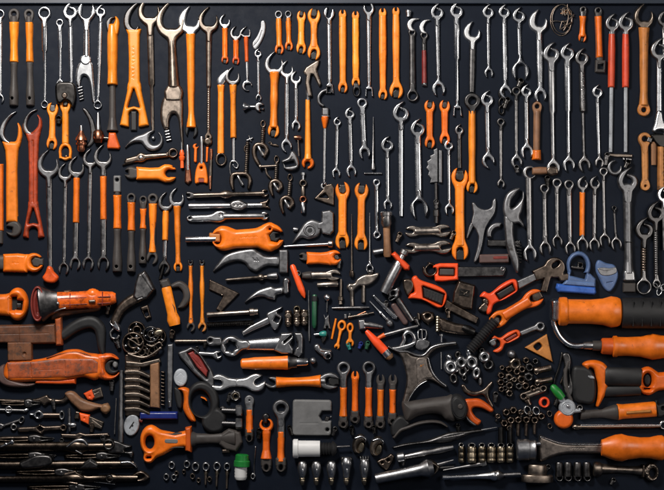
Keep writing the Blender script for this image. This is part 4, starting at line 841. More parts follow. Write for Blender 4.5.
t.lathe('pin', (373, 252.4), (384, 250.6), [(0, 2.2), (.6, 2.8), (10, 2.8)], 'satin', n=14)
for y, lb in ((231.4, 'upper of two short bronze wrenches lying sideways'), (248, 'lower of two short bronze wrenches lying sideways')):
    W('open_wrench', lb, (411, y), (443.4, y - .8), ('o', 5.2, {'m': 'nickel', 'a': 8, 'gap': .6}), ('o', 6 if y < 240 else 6.6, {'m': 'nickel', 'a': -10, 'gap': .6}), [(414, 8), (428, 8), (440, 8.4)], 'nickel', g='short bronze wrenches beside the tools in the middle')
W('open_wrench', 'short bronze wrench with black cap lying sideways under the short orange one', (309, 275.6), (334.4, 275), None, ('o', 5.4, {'m': 'nickel', 'gap': .6}), [(311, 7), (320, 7), (331, 7)], 'nickel', sl=[(302, 312, [6, 8, 8.4], 'rubber', 'cap')], g='short bronze wrenches beside the tools in the middle')
t = T('dowel_pin', 'pale steel pin lying sideways under the black capped bronze wrench', 'pin', (317, 285), (338, 284))
t.lathe('pin', (317, 285), (338, 284), [(0, 2), (.6, 2.5), (20, 3), (21, 2.6)], 'nickel', n=14)
# ------------------------------------------------------------------ right hand lower row of spanners
def low(lb, x, y, R, xb, yb, Rb, w0, w1, kt='d', sl=(), m='steel', mb='steel'):
    return W('combination_wrench', lb, (x, y), (xb, yb), (kt, R, {'m': m, 'hole': .52}), ('o', Rb, {'m': mb, 'a': -8, 'gap': 1.05, 'dep': .3}), [(y + R, w0), ((y + yb) / 2, w0 * .9), (yb - Rb, w1)], m, sl=sl, g='grey wrenches in the lower row above the blue tools')
W('open_wrench', 'grey open wrench whose shaft runs down from the small brown hammer', (528.4, 179), (529.6, 254), None, ('o', 6.6, {'m': 'satin', 'a': -8, 'dep': .3}), [(178, 5), (248, 4)], 'steel', g='grey wrenches in the lower row above the blue tools')
low('grey ring wrench first of the lower row, shortest head beside the big grey jaws', 544.2, 188.6, 4.6, 545, 249, 5.8, 3.4, 4.2)
low('grey ring wrench second of the lower row, set a little higher than its neighbours', 556.6, 183, 4.7, 557, 242, 5.2, 3.4, 3)
low('bright shafted ring wrench left of the orange sleeved one in the lower row', 568.6, 184.6, 4.8, 570, 249, 5.4, 4.2, 3)
low('lower row ring wrench with a narrow orange sleeve', 582.4, 184.6, 5.2, 582, 245.4, 6, 3.6, 3.4, kt='h', sl=[(192, 236, [5.4, 5.2, 5, 5.2], 'orange', 'sleeve')])
low('hook headed wrench right of the orange sleeved one in the lower row', 594.6, 184, 5, 594, 245.4, 5.4, 3.2, 3, kt='h')
low('long thin wrench hanging from a dark ring in the lower row', 603.2, 171.6, 4.2, 604.4, 241, 5.6, 2.4, 2.6, m='steel')
low('thin dark wrench beside the big grey flared spanner', 613.8, 208, 2.4, 616, 244.6, 5.4, 1.8, 2.2, m='dark')
t = T('hook', 'grey crescent hook hanging under the narrow steel plate', 'hook', (614.4, 168))
t.hf('hook', chain(hookpts((614.6, 167.6), (-.2, -1), 7.6, 'q', 1)), 'cast', H=4, r=1.8)
t = W('hook_spanner', 'massive matt grey hook spanner with a flared chrome foot', (627.2, 182), (628.6, 277), ('k', 9, {'m': 'cast', 'H': 6}), None, [(190, 9), (215, 8.6), (240, 8), (262, 8.4), (274, 11)], 'cast', g=GS)
t.hf('flared_foot', spoly([(623.6, 270), (633, 270), (635, 277.4), (634, 281.4), (623.4, 281.4), (622.2, 277.4)]), 'satin', H=6.4, r=2.4); t.bar('joint_line', (623.6, 241.4), (632.6, 242.6), [(0, .8), (9, .8)], 'black_steel', z=5.6)
W('hook_spanner', 'hook spanner with dark threaded shaft and steel ring foot', (644, 230.5), (643.4, 287), ('k', 8.2, {'m': 'dark'}), ('d', 7.6, {'m': 'steel', 'hole': .66}), [(238, 5), (280, 4.4)], 'umber', g='hook spanners overlapping at the side edge', feats=[(U(*[box(644, 243 + i * 2.6, 6, 1) for i in range(14)]), .6, .3)])
W('hook_spanner', 'hook spanner with grey ribbed shaft overlapping its dark threaded neighbour', (655, 214), (656, 284), ('k', 7.8, {'m': 'dark'}), ('d', 4, {'m': 'steel'}), [(222, 4.4), (280, 4)], 'dark', g='hook spanners overlapping at the side edge', feats=[(U(*[box(656, 228 + i * 2.2, 6, .8) for i in range(22)]), .5, .3)], z=2.4)
W('hook_spanner', 'outermost hook spanner half cut by the side edge over the ribbed one', (662.6, 195.6), (664.4, 250), ('k', 6, {'m': 'chrome'}), None, [(201, 4), (250, 4)], 'steel', g='hook spanners overlapping at the side edge', z=4.6)
t = T('chain_end', 'small tangle of chrome loops at the side edge beside the black hose', 'chain', (660, 288))
for i, (x, y, a, b, an) in enumerate(((659, 291, 3.2, 5.4, 20), (664, 287, 4, 5, 70), (655.6, 286, 2, 4, -30))): t.hf('link', D(ell(x, y, a, b, an), ell(x, y, a * .5, b * .6, an)), C_, H=3 + i * .6, r=1)
t = W('ring_wrench', 'rusty orange brown wrench standing under the tan crescent wrench', (644.4, 139), (645, 186), ('d', 6.2, {'m': 'gold_plate', 'hole': .4}), ('d', 4.6, {'m': 'gold_plate', 'hole': .2}), [(144, 6.4), (165, 5.4), (180, 6)], 'gold_plate', g='rusty brown wrenches beside the bell footed spanner')
t.hf('jaw_insert', box(649, 140, 6, 6, 20, 1), 'dark', H=5.2, r=1.4)
W('bar_tool', 'short rusty brown bar half hidden behind the bell footed spanner', (653.4, 146), (653.4, 166), None, None, [(142, 4.6), (165, 4.2)], 'rust', g='rusty brown wrenches beside the bell footed spanner')
t = W('bar_tool', 'rusty brown notched bar at the side edge under the bell footed spanner', (661, 148), (661.4, 191), None, None, [(144, 7.4), (190, 8)], 'gold_plate', g='rusty brown wrenches beside the bell footed spanner', feats=[(U(*[box(664, 152 + i * 4, 3, 2) for i in range(9)]), 1.2, .4)])
t.hf('black_clip', spoly([(650, 135), (658, 133.6), (668, 135), (667, 146), (660, 148), (654, 143)]), 'black_steel', H=5.5, r=2)
t = T('pipe_jaw', 'dark grey two pronged jaw beside the large amber wrench', 'jaw', (485, 222), (475, 260))
t.hf('jaw', D(spoly([(471.6, 203.6), (474.6, 202.6), (478.4, 207), (485, 209.4), (491, 207), (492.4, 201), (495.4, 198), (496, 205), (494.4, 214), (489, 222), (485, 230), (482.6, 244), (478.4, 258), (474.6, 262.6), (473.6, 260), (477, 248), (478, 238), (475.6, 230), (471, 224), (472.8, 213)]), circ(484, 196, 4)), 'cast', H=3.6, r=1.3)
t.hf('side_horn', schain([(474, 221, 1.8), (470.4, 228, 2), (467, 238, .7)]), 'cast', H=3, r=1)
t = T('clamp_ring', 'dark half ring clamp on a slotted base behind the big grey jaws', 'clamp', (496, 233))
t.hf('half_ring', D(I(D(circ(498, 234, 11.6), circ(499, 235, 7.6)), box(497, 228, 30, 19)), box(503, 226, 5, 8, 30)), 'cast', H=4.6, r=1.6); t.hf('base', box(503.6, 243.4, 33, 7, 1, 1), 'dark', H=3.6, r=1.2, feats=[(U(*[box(512 + i * 2.2, 243, .9, 6) for i in range(4)]), .8, .3)])
t = T('bar', 'dark bar with a dull red face under the half ring clamp', 'bar', (480, 259), (508, 258))
t.hf('bar', box(494, 258.6, 30, 9, -1, 1.4), 'plum', H=4, r=1.6); t.hf('red_face', box(500, 257.6, 15, 3.6, -1, .6), 'maroon', H=4.4, r=.8)
t = T('parrot_jaw', 'big smooth grey jaw shaped like a beak, between the dark prongs and the grey wrenches', 'jaw', (513, 195), (517, 272), z=3)
t.hf('beak', D(spoly([(519.6, 188.4), (513, 189), (506, 194.4), (502.8, 204), (503, 213), (506.4, 221), (512, 224), (518, 223.6), (522.6, 227), (523, 224), (519.4, 217), (521.6, 210), (523.6, 198), (522.6, 191), (521.4, 198), (515, 206), (510.6, 207.6), (511, 200), (515.4, 194)]), cap(519, 194, 512.4, 204.4, 1.6, 1.4)), 'cast', H=5.2, r=2.6)
t.hf('handle', spoly([(504, 216), (513, 219), (513, 232), (515, 246), (518.8, 260), (518.4, 271), (515.4, 272), (511, 261), (506, 247), (504.4, 232)]), 'cast', H=5, r=2.8); t.hf('knurl', U(*[box(518.6, 244 + i * 3, 5, 1.6, 8) for i in range(7)]), 'dark', H=4, r=.7)
# ------------------------------------------------------------------ lower far side: big orange tools
t = T('grip_wrench', 'orange open wrench lying sideways at the side edge, black nut in its jaw', 'wrench', (2, 263), (36, 263), GO)
t.bar('tail', (-8, 262.6), (5, 262.6), [(0, 15), (13, 15)], 'rubber', q=3, kz=.4)
t.hf('handle', D(U(poly([(4, 254.6), (18, 254), (27, 255), (27, 272), (16, 271.6), (4, 271.4)], .6), circ(34, 262.6, 9.6), k=3), U(circ(36.6, 262, 5), strip((37, 262), (48, 260), [(0, 7), (11, 8)])), k=.8), 'orange', H=7, r=3.6, feats=[(glyphs((13, 263), (20, 263), 2, 3, 9), .4, .3)])
t.hf('black_nut', U(ngon(37, 262, 5.6, 6, 10), box(41, 262, 6, 7)), 'rubber', H=5, r=1.6)
t = T('grip_wrench', 'orange handle at the side edge ending in a round head with a square keyhole', 'wrench', (0, 304), (18, 304), GO)
t.hf('handle', poly([(-8, 295), (6, 294.6), (12, 293), (12, 316), (5, 315), (-8, 314)], .6), 'orange', H=9, r=6)
t.hf('head', D(ell(18, 304, 11, 16.4), U(box(18.6, 305, 9, 9.6, 6, .5), box(13, 304.6, 5, 11, 0, .5), box(15, 299.6, 5, 6, 0, .5))), 'orange', H=10, r=5)
t.hf('socket_well', box(18, 305, 13, 13), 'black', H=2, r=1); t.hf('square_drive', box(19.6, 305.6, 5.4, 5.6, 0, .6), 'dark', H=4.5, r=1)
t = T('lever', 'orange tip of a lever sticking up over the foot of the largest hook wrench', 'lever', (51, 274), z=5)
t.hf('lever', spoly([(48.6, 266.4), (52.6, 267), (55, 271.6), (59.4, 276.6), (58, 280.6), (54, 283), (47, 282), (43.4, 277.6), (46.4, 272.4)]), 'orange_deep', H=5, r=3)
t = T('heat_gun', 'worn red orange torch with a dark flared cone mouth', 'torch', (42, 303), (117, 298))
t.lathe('cone', (41, 303.4), (60, 301), [(0, 17), (1.4, 18.4), (3, 18), (8, 14.6), (14, 11.6), (19, 10)], 'dark', zc=11, sz=.6, n=40)
t.hf('mouth', D(ell(40, 303.4, 7, 17.6), ell(40, 303.4, 5, 15)), 'maroon', H=19, r=1.4, edge=.92)
t.hf('mouth_inside', D(ell(40, 303.4, 5.6, 15.4)), 'maroon', H=17, r=3, edge=.86, feats=[(ell(40, 304, 2.6, 11), 2.4, 2.4)])
t.lathe('body', (57, 301), (118, 297.6), [(0, 9.6), (3, 9), (20, 8.6), (31, 8.6), (33, 9.4), (42, 9.2), (44, 7.6), (57, 6.4), (60, 4.6)], 'orange_glossy', zc=9, sz=.8, n=36)
for yy, z0 in ((297.4, 15.2), (303.8, 14.6)): t.hf('groove', poly([(62, yy + .4), (112, yy - 1.6), (112, yy - 1), (62, yy + 1.2)], .1), 'maroon', H=z0 + 1, r=.6, edge=.94)
for xx in (72, 104): t.hf('body_ring', box(xx, 300.6 - (xx - 60) * .05, 1.1, 14), 'maroon', H=16.2, r=.8, edge=.9)
t.hf('mount', spoly([(52, 312), (62, 310), (84, 308), (100, 306), (98, 311), (80, 313.6), (62, 317), (52, 320)]), 'dark_brown', H=6, r=2.4)
t.hf('top_rib', U(cap(62, 293.6, 70, 292.8, 1.6), cap(66, 291.8, 70, 291.6, 1.4)), 'rust', H=11, r=1.4, edge=.7)
t.lathe('knob', (88, 293.6), (100, 293.4), [(0, 2.4), (3, 4.8), (6, 5.4), (9, 4.8), (12, 2.4)], 'orange', zc=11, n=24); t.hf('latch', box(94, 300.8, 7.6, 3.6, -3, 1), 'bronze', H=18, r=1.2, edge=.8)
t.lathe('screw', (58.6, 303), (61.6, 303), [(0, 1.2), (1, 1.8), (2, 1.8), (3, 1.2)], 'satin', zc=17, n=14)
t.tube('trigger_wire', [(50, 315, 12), (57, 311, 14), (64, 308.4, 15), (68, 307.6, 15)], .8, 'satin')
t = T('timber_grip_tool', 'dark brown squared timber handle with an orange band and curved grey neck', 'handle', (10, 336), (100, 340))
t.hf('handle', poly([(-8, 325.6), (20, 325), (56, 323.6), (57, 343), (34, 343.6), (-8, 342.6)], .5), 'dark_brown', H=8, r=2.4, feats=[(cap(20, 326, 20.4, 342, .5), 1, .6), (cap(0, 334, 50, 333, .4), .6, .5)])
t.hf('orange_band', poly([(56, 319), (62, 317), (63, 344.6), (57, 345)], .5), 'orange_worn', H=9, r=2)
t.hf('curved_neck', schain([(64, 335, 5.4), (74, 327.6, 6), (84, 323, 6.4), (93, 322.4, 6.4), (99.4, 327.6, 6), (101, 336, 5), (101.6, 346, 4), (103, 353, 2.6)]), 'black', H=6.6, r=4.4)
t = T('timber_block', 'square brown wooden block on top of the big worn orange tool', 'block', (21, 350))
t.hf('block', box(20.6, 351, 25, 19.6, -1, .8), 'dark_brown', H=8, r=1.6, feats=[(circ(25.6, 353.6, 2.2), 1.6, 1.2), (cap(16, 343, 15.6, 359, .4), .7, .6)])
t = T('pipe_tool', 'big worn orange tool with a humped back and a hooked jaw at its end', 'pipe tool', (10, 370), (112, 368))
t.hf('body', spoly([(4, 372), (8, 362), (20, 360.6), (36, 359.4), (48, 357), (60, 352.4), (68, 349.6), (79, 349.4), (88, 352.6), (98, 354), (103, 357), (104, 372), (96, 380), (84, 377), (72, 379), (60, 381), (44, 381), (30, 381.6), (14, 382), (6, 379)]), 'orange', H=10, r=5, feats=[(schain([(20, 377, .5), (44, 377.4, .5), (64, 377.6, .5), (80, 375, .5)]), 1.2, .8), (schain([(36, 364, .4), (70, 360, .4), (98, 359, .4)]), .9, .8), (cap(32, 362, 33, 380, .4), .8, .7), (cap(78, 356, 81, 376, .4), .6, .7)])
t.hf('side_panel', poly([(9, 362.4), (36, 361.6), (62, 358.4), (94, 358.6), (99, 362), (98.6, 372), (84, 373.6), (70, 376), (40, 377), (10, 377.6)], .6), 'orange_worn', H=10.6, r=3, edge=.88, feats=[(cap(32, 362, 33, 376, .5), .9, .5), (cap(66, 360, 67, 375, .4), .8, .5), (cap(82, 360, 83, 373, .4), .7, .5), (cap(36, 370, 64, 368.6, .3), .5, .4)])
t.hf('top_seam', schain([(48, 357.6, .5), (62, 353.4, .5), (78, 351.6, .5), (92, 355.4, .5)]), 'orange_worn', H=9.6, r=.5, edge=.9)
t.hf('grey_sole', spoly([(-4, 372), (5, 364), (8, 376), (24, 382.4), (36, 383), (30, 387), (12, 387), (1, 383)]), 'plum', H=8, r=3)
t.hf('jaw', D(U(circ(108, 366.6, 13.6), box(101, 366, 10, 24, 0, 4), k=3), U(ell(113, 367, 7.4, 8.4), box(120, 366, 12, 13)), k=1), 'orange_glossy', H=9, r=4)
t.hf('jaw_insert', D(circ(112, 367, 7.6), circ(115, 366, 4), box(120, 366, 8, 8)), 'black', H=5, r=2)
t.hf('pin', ell(115.4, 364.4, 2.6, 3.6), 'grey_plastic', H=5, r=2)
t.hf('underside', poly([(36, 379.6), (60, 379.6), (76, 378), (76, 383.6), (60, 384), (36, 383.4)], .4), 'orange_deep', H=7, r=2)
# ------------------------------------------------------------------ lower far side: dark thin tools
t = T('pliers', 'brown handled pliers with dark jaws under the big orange tool', 'pliers', (40, 398), (108, 408))
t.hf('jaws', spoly([(-4, 398.6), (20, 399.4), (36, 398.4), (47, 394.6), (51, 398), (62, 398.6), (66, 393), (70, 391), (72, 396), (66, 402.6), (58, 404), (50, 402.6), (45, 405.6), (38, 401.6), (20, 401.6), (-4, 401)]), 'umber', H=4, r=2)
t.hf('handle', spoly([(65, 394), (69, 391), (75, 392), (82, 398), (92, 402), (102, 404.4), (108, 403), (110, 408), (107, 414), (103, 413), (100, 408.6), (91, 411.4), (82, 411), (76, 407), (70, 401)]), 'brown', H=6, r=3.4)
t.hf('end_cap', circ(105.6, 408.4, 5), 'brown', H=6.6, r=3)
for (pts, nm, lb, blade) in (
    ([(84, 393.6), (92, 389.6), (95, 397), (92.6, 400), (88, 399.4)], 'putty_knife', 'small scraper with orange root and grey blade above the brown pliers handle', [(92, 390.4), (101, 387.2), (103.4, 396.6), (94, 399)]),
    ([(79.6, 412.6), (90, 415), (89, 424.4), (81, 420.6)], 'putty_knife', 'small scraper with orange root and grey blade below the brown pliers handle', [(89.6, 416), (104, 422), (101.6, 429), (88, 424.6)])):
    t = T(nm, lb, 'scraper', pts[0], blade[1], 'orange rooted scrapers')
    t.hf('root', poly(pts, .3), 'red_orange', H=4.6, r=1.6, feats=[(circ(sum(p[0] for p in pts) / len(pts), sum(p[1] for p in pts) / len(pts), 1.4), .8, .6)]); t.hf('blade', poly(blade, .3), 'bronze', H=3.2, r=1, feats=[(cap(blade[0][0] + 3, blade[0][1] + 3, blade[1][0] - 2, blade[1][1] + 4, .6), .4, .4)])
    if pts[0][1] > 400: t.hf('tang', box(77.4, 415, 5, 7.6, 10), 'umber', H=3.6, r=1)
GL = 'thin dark linkage rods at the lower side edge'
t = T('link_rod', 'thin rod with a bright ring, topmost of the dark linkage at the side edge', 'rod', (0, 409), (28, 409), GL)
t.lathe('rod', (-6, 409.4), (27, 410.6), [(0, 1.4), (33, 1.6)], 'steel', n=10, zc=2); t.hf('ring', D(circ(9, 409.4, 4), circ(9.2, 409.4, 2)), C_, H=4, r=1.3); t.lathe('bead', (24, 410.6), (29, 409), [(0, .8), (1, 1.8), (3, 1.8), (5, .8)], C_, n=12, zc=2)
t = T('link_rod', 'dark rod with a big chrome eyelet in the middle and round end', 'rod', (31, 414), (64, 415), GL)
t.hf('eyelet', D(U(ell(39, 414.4, 5.4, 5), cap(31, 414, 46, 415.4, 1.6), k=2), circ(38.6, 414.4, 2)), C_, H=4.6, r=1.8); t.lathe('rod', (44, 415), (60, 415), [(0, 2.6), (16, 2.4)], 'umber', n=12, zc=2.6); t.hf('ring', D(ell(62, 415, 3, 5), ell(62.4, 415, 1.2, 2.6)), 'cast', H=4, r=1.2)
t = T('link_rod', 'short slanted link of two rings beside the side edge', 'rod', (0, 428), (22, 420), GL)
t.hf('rod', D(U(cap(-4, 428, 20, 420, 1.3), circ(14, 427, 3.6), ell(22, 419.6, 2.6, 4, 30), circ(1, 426, 3), k=1.2), circ(14.2, 427, 1.7), ell(22, 419.6, 1.2, 2.2, 30)), 'steel', H=3.4, r=1.2)
t = T('link_rod', 'dark rod with a diamond shaped middle and ring end', 'rod', (20, 429), (66, 427), GL)
t.hf('rod', D(U(cap(20, 429.4, 64, 427.6, 2.5), poly([(33, 429), (40, 424), (47, 428.4), (42, 434), (36, 431)], .4), circ(63.6, 427.4, 3.6), k=1.4), circ(63.8, 427.4, 1.5), poly([(38, 428), (41, 426.4), (43.6, 429), (41, 430.6)])), 'umber', H=4, r=1.6)
t = T('stop_cock', 'small steel T shaped valve between the linkage rods and the brown pliers', 'valve', (70, 420))
t.lathe('post', (69.6, 408), (69.8, 431), [(0, 1.3), (15, 1.5), (23, 1.2)], 'steel', n=12, zc=3); t.lathe('arm', (69.6, 425), (77, 424.6), [(0, 2), (2, 2.6), (6, 2.4), (7, 1.6)], 'satin', n=14, zc=3); t.hf('nut', circ(69.6, 424, 2.2), C_, H=5.6, r=1.8)
t = T('lever_bar', 'dull brown notched bar above the long dark wrenches', 'bar', (61, 435), (111, 434))
t.hf('bar', poly([(61, 433.6), (76, 434), (80, 432.4), (86, 434), (108, 433), (110, 436), (88, 436.6), (84, 435.6), (79, 438.4), (62, 437.4)], .3), 'umber', H=3.4, r=1.4)
GD = 'long dark wrenches lying along the bottom edge'
t = T('long_wrench', 'upper long dark wrench with claw end pointing at the orange ring handle', 'wrench', (-6, 446), (134, 448), GD)
t.lathe('shaft', (-8, 446), (112, 446.4), [(0, 3.2), (8, 4.8), (30, 4.2), (76, 5.0), (84, 7.1), (90, 6.1), (96, 4.2), (120, 4.8)], 'black_bronze', n=22, zc=3.4, sz=.8)
t.hf('bow', U(schain([(68, 446, 1), (76, 440.4, 1.5), (84, 440, 1.6), (88, 444, 1.2)]), cap(73.6, 448, 82.6, 453, .9)), 'satin', H=8.4, r=1.1, edge=.8)
t.hf('boss', D(circ(109.4, 444, 6.4), circ(109.4, 443.6, 2.6)), 'dark', H=8, r=2.4)
t.hf('claw', D(spoly([(108, 440), (118, 440.6), (126, 444), (132, 445.6), (130, 448.4), (134, 452), (132.4, 457.6), (127, 453.6), (118, 453), (108, 452)]), cap(126.6, 449.6, 134, 448.6, 1.6)), 'dark', H=5, r=2)
t.hf('end_fitting', U(circ(13, 441.4, 2.6), circ(7, 443.6, 2), cap(2, 446, 14, 441, 1.4)), C_, H=8, r=1.6, edge=.6)
t = T('long_wrench', 'middle long dark wrench with a wide flat blade section', 'wrench', (-6, 464), (137, 464), GD)
t.lathe('shaft', (-8, 465), (134, 464), [(0, 4.0), (20, 4.0), (44, 4.2), (100, 4.5), (142, 4.0)], 'black_bronze', n=22, zc=3.4, sz=.8)
t.hf('blade', spoly([(20, 462), (30, 456.6), (38, 453.6), (50, 454), (54, 458), (53, 464), (44, 467), (28, 468.6), (22, 467.6)]), 'dark', H=8.4, r=3)
t.hf('spur', U(cap(84.6, 463, 91, 458.4, 1.2, .8), cap(91, 458.4, 99, 463, .9, .6), poly([(84, 464), (91, 459), (99, 464), (98, 467.6), (80, 468)], .3)), 'dark', H=8, r=2, edge=.6); t.hf('hook_end', schain([(122, 462, 1.4), (130, 461.6, 1.4), (135, 464.4, 1.2), (137, 467, .5)]), 'satin', H=8, r=1.2, edge=.6)
t = T('long_wrench', 'lowest long dark wrench with knuckle joint and pear shaped end', 'wrench', (-6, 479), (149, 477), GD)
t.lathe('shaft', (-8, 479), (138, 478), [(0, 3.2), (70, 3.4), (74, 6.1), (86, 5.8), (96, 3.2), (116, 4.0), (120, 5.5), (125, 4.0), (146, 3.4)], 'black_bronze', n=22, zc=3.4, sz=.8)
t.hf('knuckle', D(circ(110.4, 478, 4.6), circ(110.4, 478, 1.6)), 'dark', H=8.6, r=2.4); t.hf('pear_end', D(spoly([(131, 476), (137, 471.4), (143, 470.6), (150, 476.6), (145, 481.6), (137, 481.6), (132, 479.6)]), ell(139.6, 476.4, 4.6, 2, -12)), 'umber', H=5, r=2)
t.hf('yoke', D(U(cap(66, 474, 76, 471.6, 2), cap(66, 481, 78, 483, 1.6), cap(76, 472, 84, 476.6, 1.4)), box(72, 478, 1, 1)), 'umber', H=7.6, r=1.4, edge=.5); t.hf('spring_arm', cap(92, 481, 115, 484, .9), 'satin', H=4, r=.8)
# ------------------------------------------------------------------ hammer, chain, ribbed press
t = T('hammer', 'dark steel hammer with curved neck and bright chrome claw', 'hammer', (150, 288), (114, 334))
t.hf('head', poly([(136, 284), (139, 274.6), (145, 271), (148.4, 276), (155, 289), (148, 298), (138, 300.6), (134, 296.6)], 1), 'steel', H=9, r=3, feats=[(cap(137.6, 299, 143, 297, .9), 1, .6), (cap(141, 273, 153, 291, .6), .8, .6)])
t.hf('neck', schain([(140, 296, 5.6), (130, 301.6, 5.6), (122, 308, 5), (117.6, 316, 4.6), (115, 322, 4.8)]), 'umber', H=6.6, r=3.6)
t.hf('claw', D(spoly([(110, 321.4), (114, 319), (117.6, 321), (121, 327), (121, 332), (117, 331), (112, 326.6)]), box(112.6, 322, 3, 1.6, 30)), C_, H=7, r=2.4); t.tube('lower_hook', [(113.6, 329, 3), (110.6, 332.6, 3), (112, 337.4, 3), (117, 338.6, 3), (119.4, 335, 3)], 1.2, 'steel')
t = T('clip', 'small dark square clip standing beside the hammer head', 'clip', (145, 312))
t.hf('clip', D(poly([(140.6, 307.6), (148, 304.8), (151.4, 317.4), (146.6, 319.6)], .4), poly([(144, 311), (147, 310), (148.6, 315), (146, 316)], .2)), 'umber', H=4, r=1.4)
R3 = random.Random(11); GB = 'loose dark bronze rings and bearings heaped by the hammer'
for cx, cy, R, m, lb in ((137, 330, 9, 'umber', 'upper dark ring of the heap by the hammer'), (133.6, 343, 11.6, 'umber', 'largest dark ring of the heap, on the open side'), (151.6, 334, 8.4, 'dark', 'ring of the heap with a brass centre'), (141.6, 352, 8, 'bronze', 'bronze ring lowest in the heap'), (158, 336, 8.6, 'umber', 'outer ring of the heap nearest the orange grip'), (152, 350, 6.6, 'bronze', 'small bronze ring of the heap beside the ribbed press')):
    t = T('bearing_ring', lb, 'ring', (cx, cy), None, GB, z=R3.uniform(0, 4))
    t.hf('outer_race', D(circ(cx, cy, R), circ(cx, cy, R * .78)), m, H=4.6, r=1.4); t.hf('inner_race', D(circ(cx + .4, cy, R * .55), circ(cx + .4, cy, R * .3)), m, H=3.6, r=1.2)
    for k in range(7):
        a = k * 2 * math.pi / 7 + R3.random()
        if k in (0, 3, 5): t.hf('ball', circ(cx + math.cos(a) * R * .67, cy + math.sin(a) * R * .67, R * .12 + .4), C_, H=4, r=1.2)
t = T('brass_stud', 'bright brass stud lying on the rings of the heap', 'stud', (158, 333), z=5); t.hf('cap', spoly([(154, 333), (157, 329.4), (163, 329), (163.6, 333), (159, 336.6), (156, 336)]), 'brass', H=4, r=2.2)
for i, (pts, r_) in enumerate((([(128, 338), (134, 341), (140, 345), (144, 341)], .9), ([(128, 353), (140, 357), (150, 355.6), (162, 347)], 1.4), ([(147, 344), (153, 346), (160, 342), (163, 346)], 1))):
    t = T('chain_strip', ['short bright chain on the largest ring', 'curved bronze strip under the heap of rings', 'bent bronze strip beside the outer rings'][i], 'strip', pts[0], None, None, z=5); t.tube('strip', [(x, y, 1.5) for x, y in pts], r_, 'bronze')
t = T('ribbed_press', 'bronze comb of angled ribs beside the tall grey bar', 'comb', (126, 385), (160, 385))
t.hf('base', box(133, 385, 16, 62), 'umber', H=3, r=1.2); t.hf('face', poly([(150.4, 364), (159.4, 362), (160, 408), (150.6, 407)], .3), 'brown', H=6, r=1.6)
for i in range(6):
    y = 372 + i * 7.4
    t.hf('rib', schain([(126.6, y, 2.5), (138.6, y, 2.5), (149.4, y + 4.4, 2.1)], 3), 'bronze', H=6.4, r=1.5)
t.hf('toothed_edge', U(*[box(163, 372 + i * 3.6, 4, 1.8, 10) for i in range(10)]), 'umber', H=4, r=.7)
t.hf('top_bracket', poly([(126, 361), (142, 362.4), (160, 358), (161, 362), (144, 367), (126, 366)], .4), 'bronze', H=5, r=1.4)
t = T('flat_bar', 'tall dull grey flat bar beside the bronze comb', 'bar', (170, 345), (169.6, 408)); t.hf('bar', poly([(167.8, 344.6), (173, 344), (172.4, 384), (171.6, 407), (168.4, 407.6), (167.6, 384)], .3), 'cast', H=3.6, r=1.2); t.hf('tip', box(170, 404, 2.6, 7, 0), 'satin', H=4.4, r=1)
t = T('flat_bar', 'long dark upright rod to the side of the bronze comb', 'bar', (121.4, 370), (121, 441)); t.lathe('rod', (121.6, 370), (121, 442), [(0, 2), (48, 2.2), (50, 2.8), (72, 2.6)], 'cast', n=14); t.lathe('side_wire', (116.4, 398), (114.6, 434), [(0, .6), (36, .6)], 'steel', n=8, zc=2)
t = T('disc', 'pale scratched metal disc lying below the red folded shears', 'disc', (180.6, 377.6)); t.hf('disc', ell(180.6, 377.6, 6.8, 9), 'pale', H=3, r=1.4, feats=[(schain([(177, 376, .4), (181, 373, .4), (184, 376, .4)]), .4, .4), (cap(178, 381, 183, 383, .4), .3, .3)])
t = T('grip_ring_disc', 'pale metal disc with a dark slot under the bronze comb', 'disc', (131.6, 425)); t.hf('disc', ell(131.8, 425, 7.6, 11, 12), 'pale', H=3.4, r=1.6); t.hf('slot', U(cap(130, 428, 134, 422, 1.1), circ(132.6, 425.4, 1.6)), 'black', H=3.7, r=.8)
t = T('blue_file', 'bright navy blue bar between the bronze comb and the orange rimmed shears', 'bar', (140, 415), (178, 415)); t.hf('bar', box(159, 415.4, 38, 8, 0, 1.4), 'navy', H=6, r=2.2); t.lathe('red_end', (139.6, 420), (143, 421), [(0, 2), (3, 2)], 'maroon', n=12)
t = T('folding_shears', 'folded steel shears with a dark red inlay', 'shears', (184, 350), (212, 386))
t.hf('frame', D(spoly([(178, 353.4), (186, 349), (192, 346.6), (199, 352), (207, 362), (213.6, 374), (213, 389), (208.6, 385), (197, 376), (187, 365)]), poly([(188, 353), (193, 350.6), (200, 357), (208.6, 371), (207, 378), (197, 368)], .4)), 'cast', H=5, r=2)
t.hf('red_inlay', poly([(188, 353.4), (193, 351), (200, 357.4), (208, 371), (206.6, 377), (197, 367)], .2), 'maroon', H=4.4, r=1.6, feats=[(cap(193, 358, 201, 367, .6), .8, .6)])
t = T('wrench_rod', 'slim bronze lever lying sideways beside the folded shears', 'lever', (176, 341), (222, 340)); t.lathe('rod', (175, 341.4), (208, 341), [(0, 1.8), (2, 2.3), (28, 1.7), (33, 2)], 'bronze', n=14); t.hf('head', D(U(circ(211, 340.6, 5), box(217, 341, 10, 8.6, 0, 2), k=2), circ(210.4, 340, 1.6)), 'cast', H=5, r=2)
t = T('wrench_rod', 'small steel open wrench half hidden behind the folded shears', 'wrench', (202, 353), (222, 352)); t.hf('wrench', D(U(cap(200, 353.4, 216, 354.4, 2.2), circ(217.6, 355, 4.6), k=2), strip((218, 354.6), (226, 352), [(0, 3), (8, 3.6)])), 'satin', H=4, r=1.6)
t = T('grip_hook_tool', 'orange grip with a black collar and dark hook curling beside it', 'hook tool', (165, 288), (176, 326))
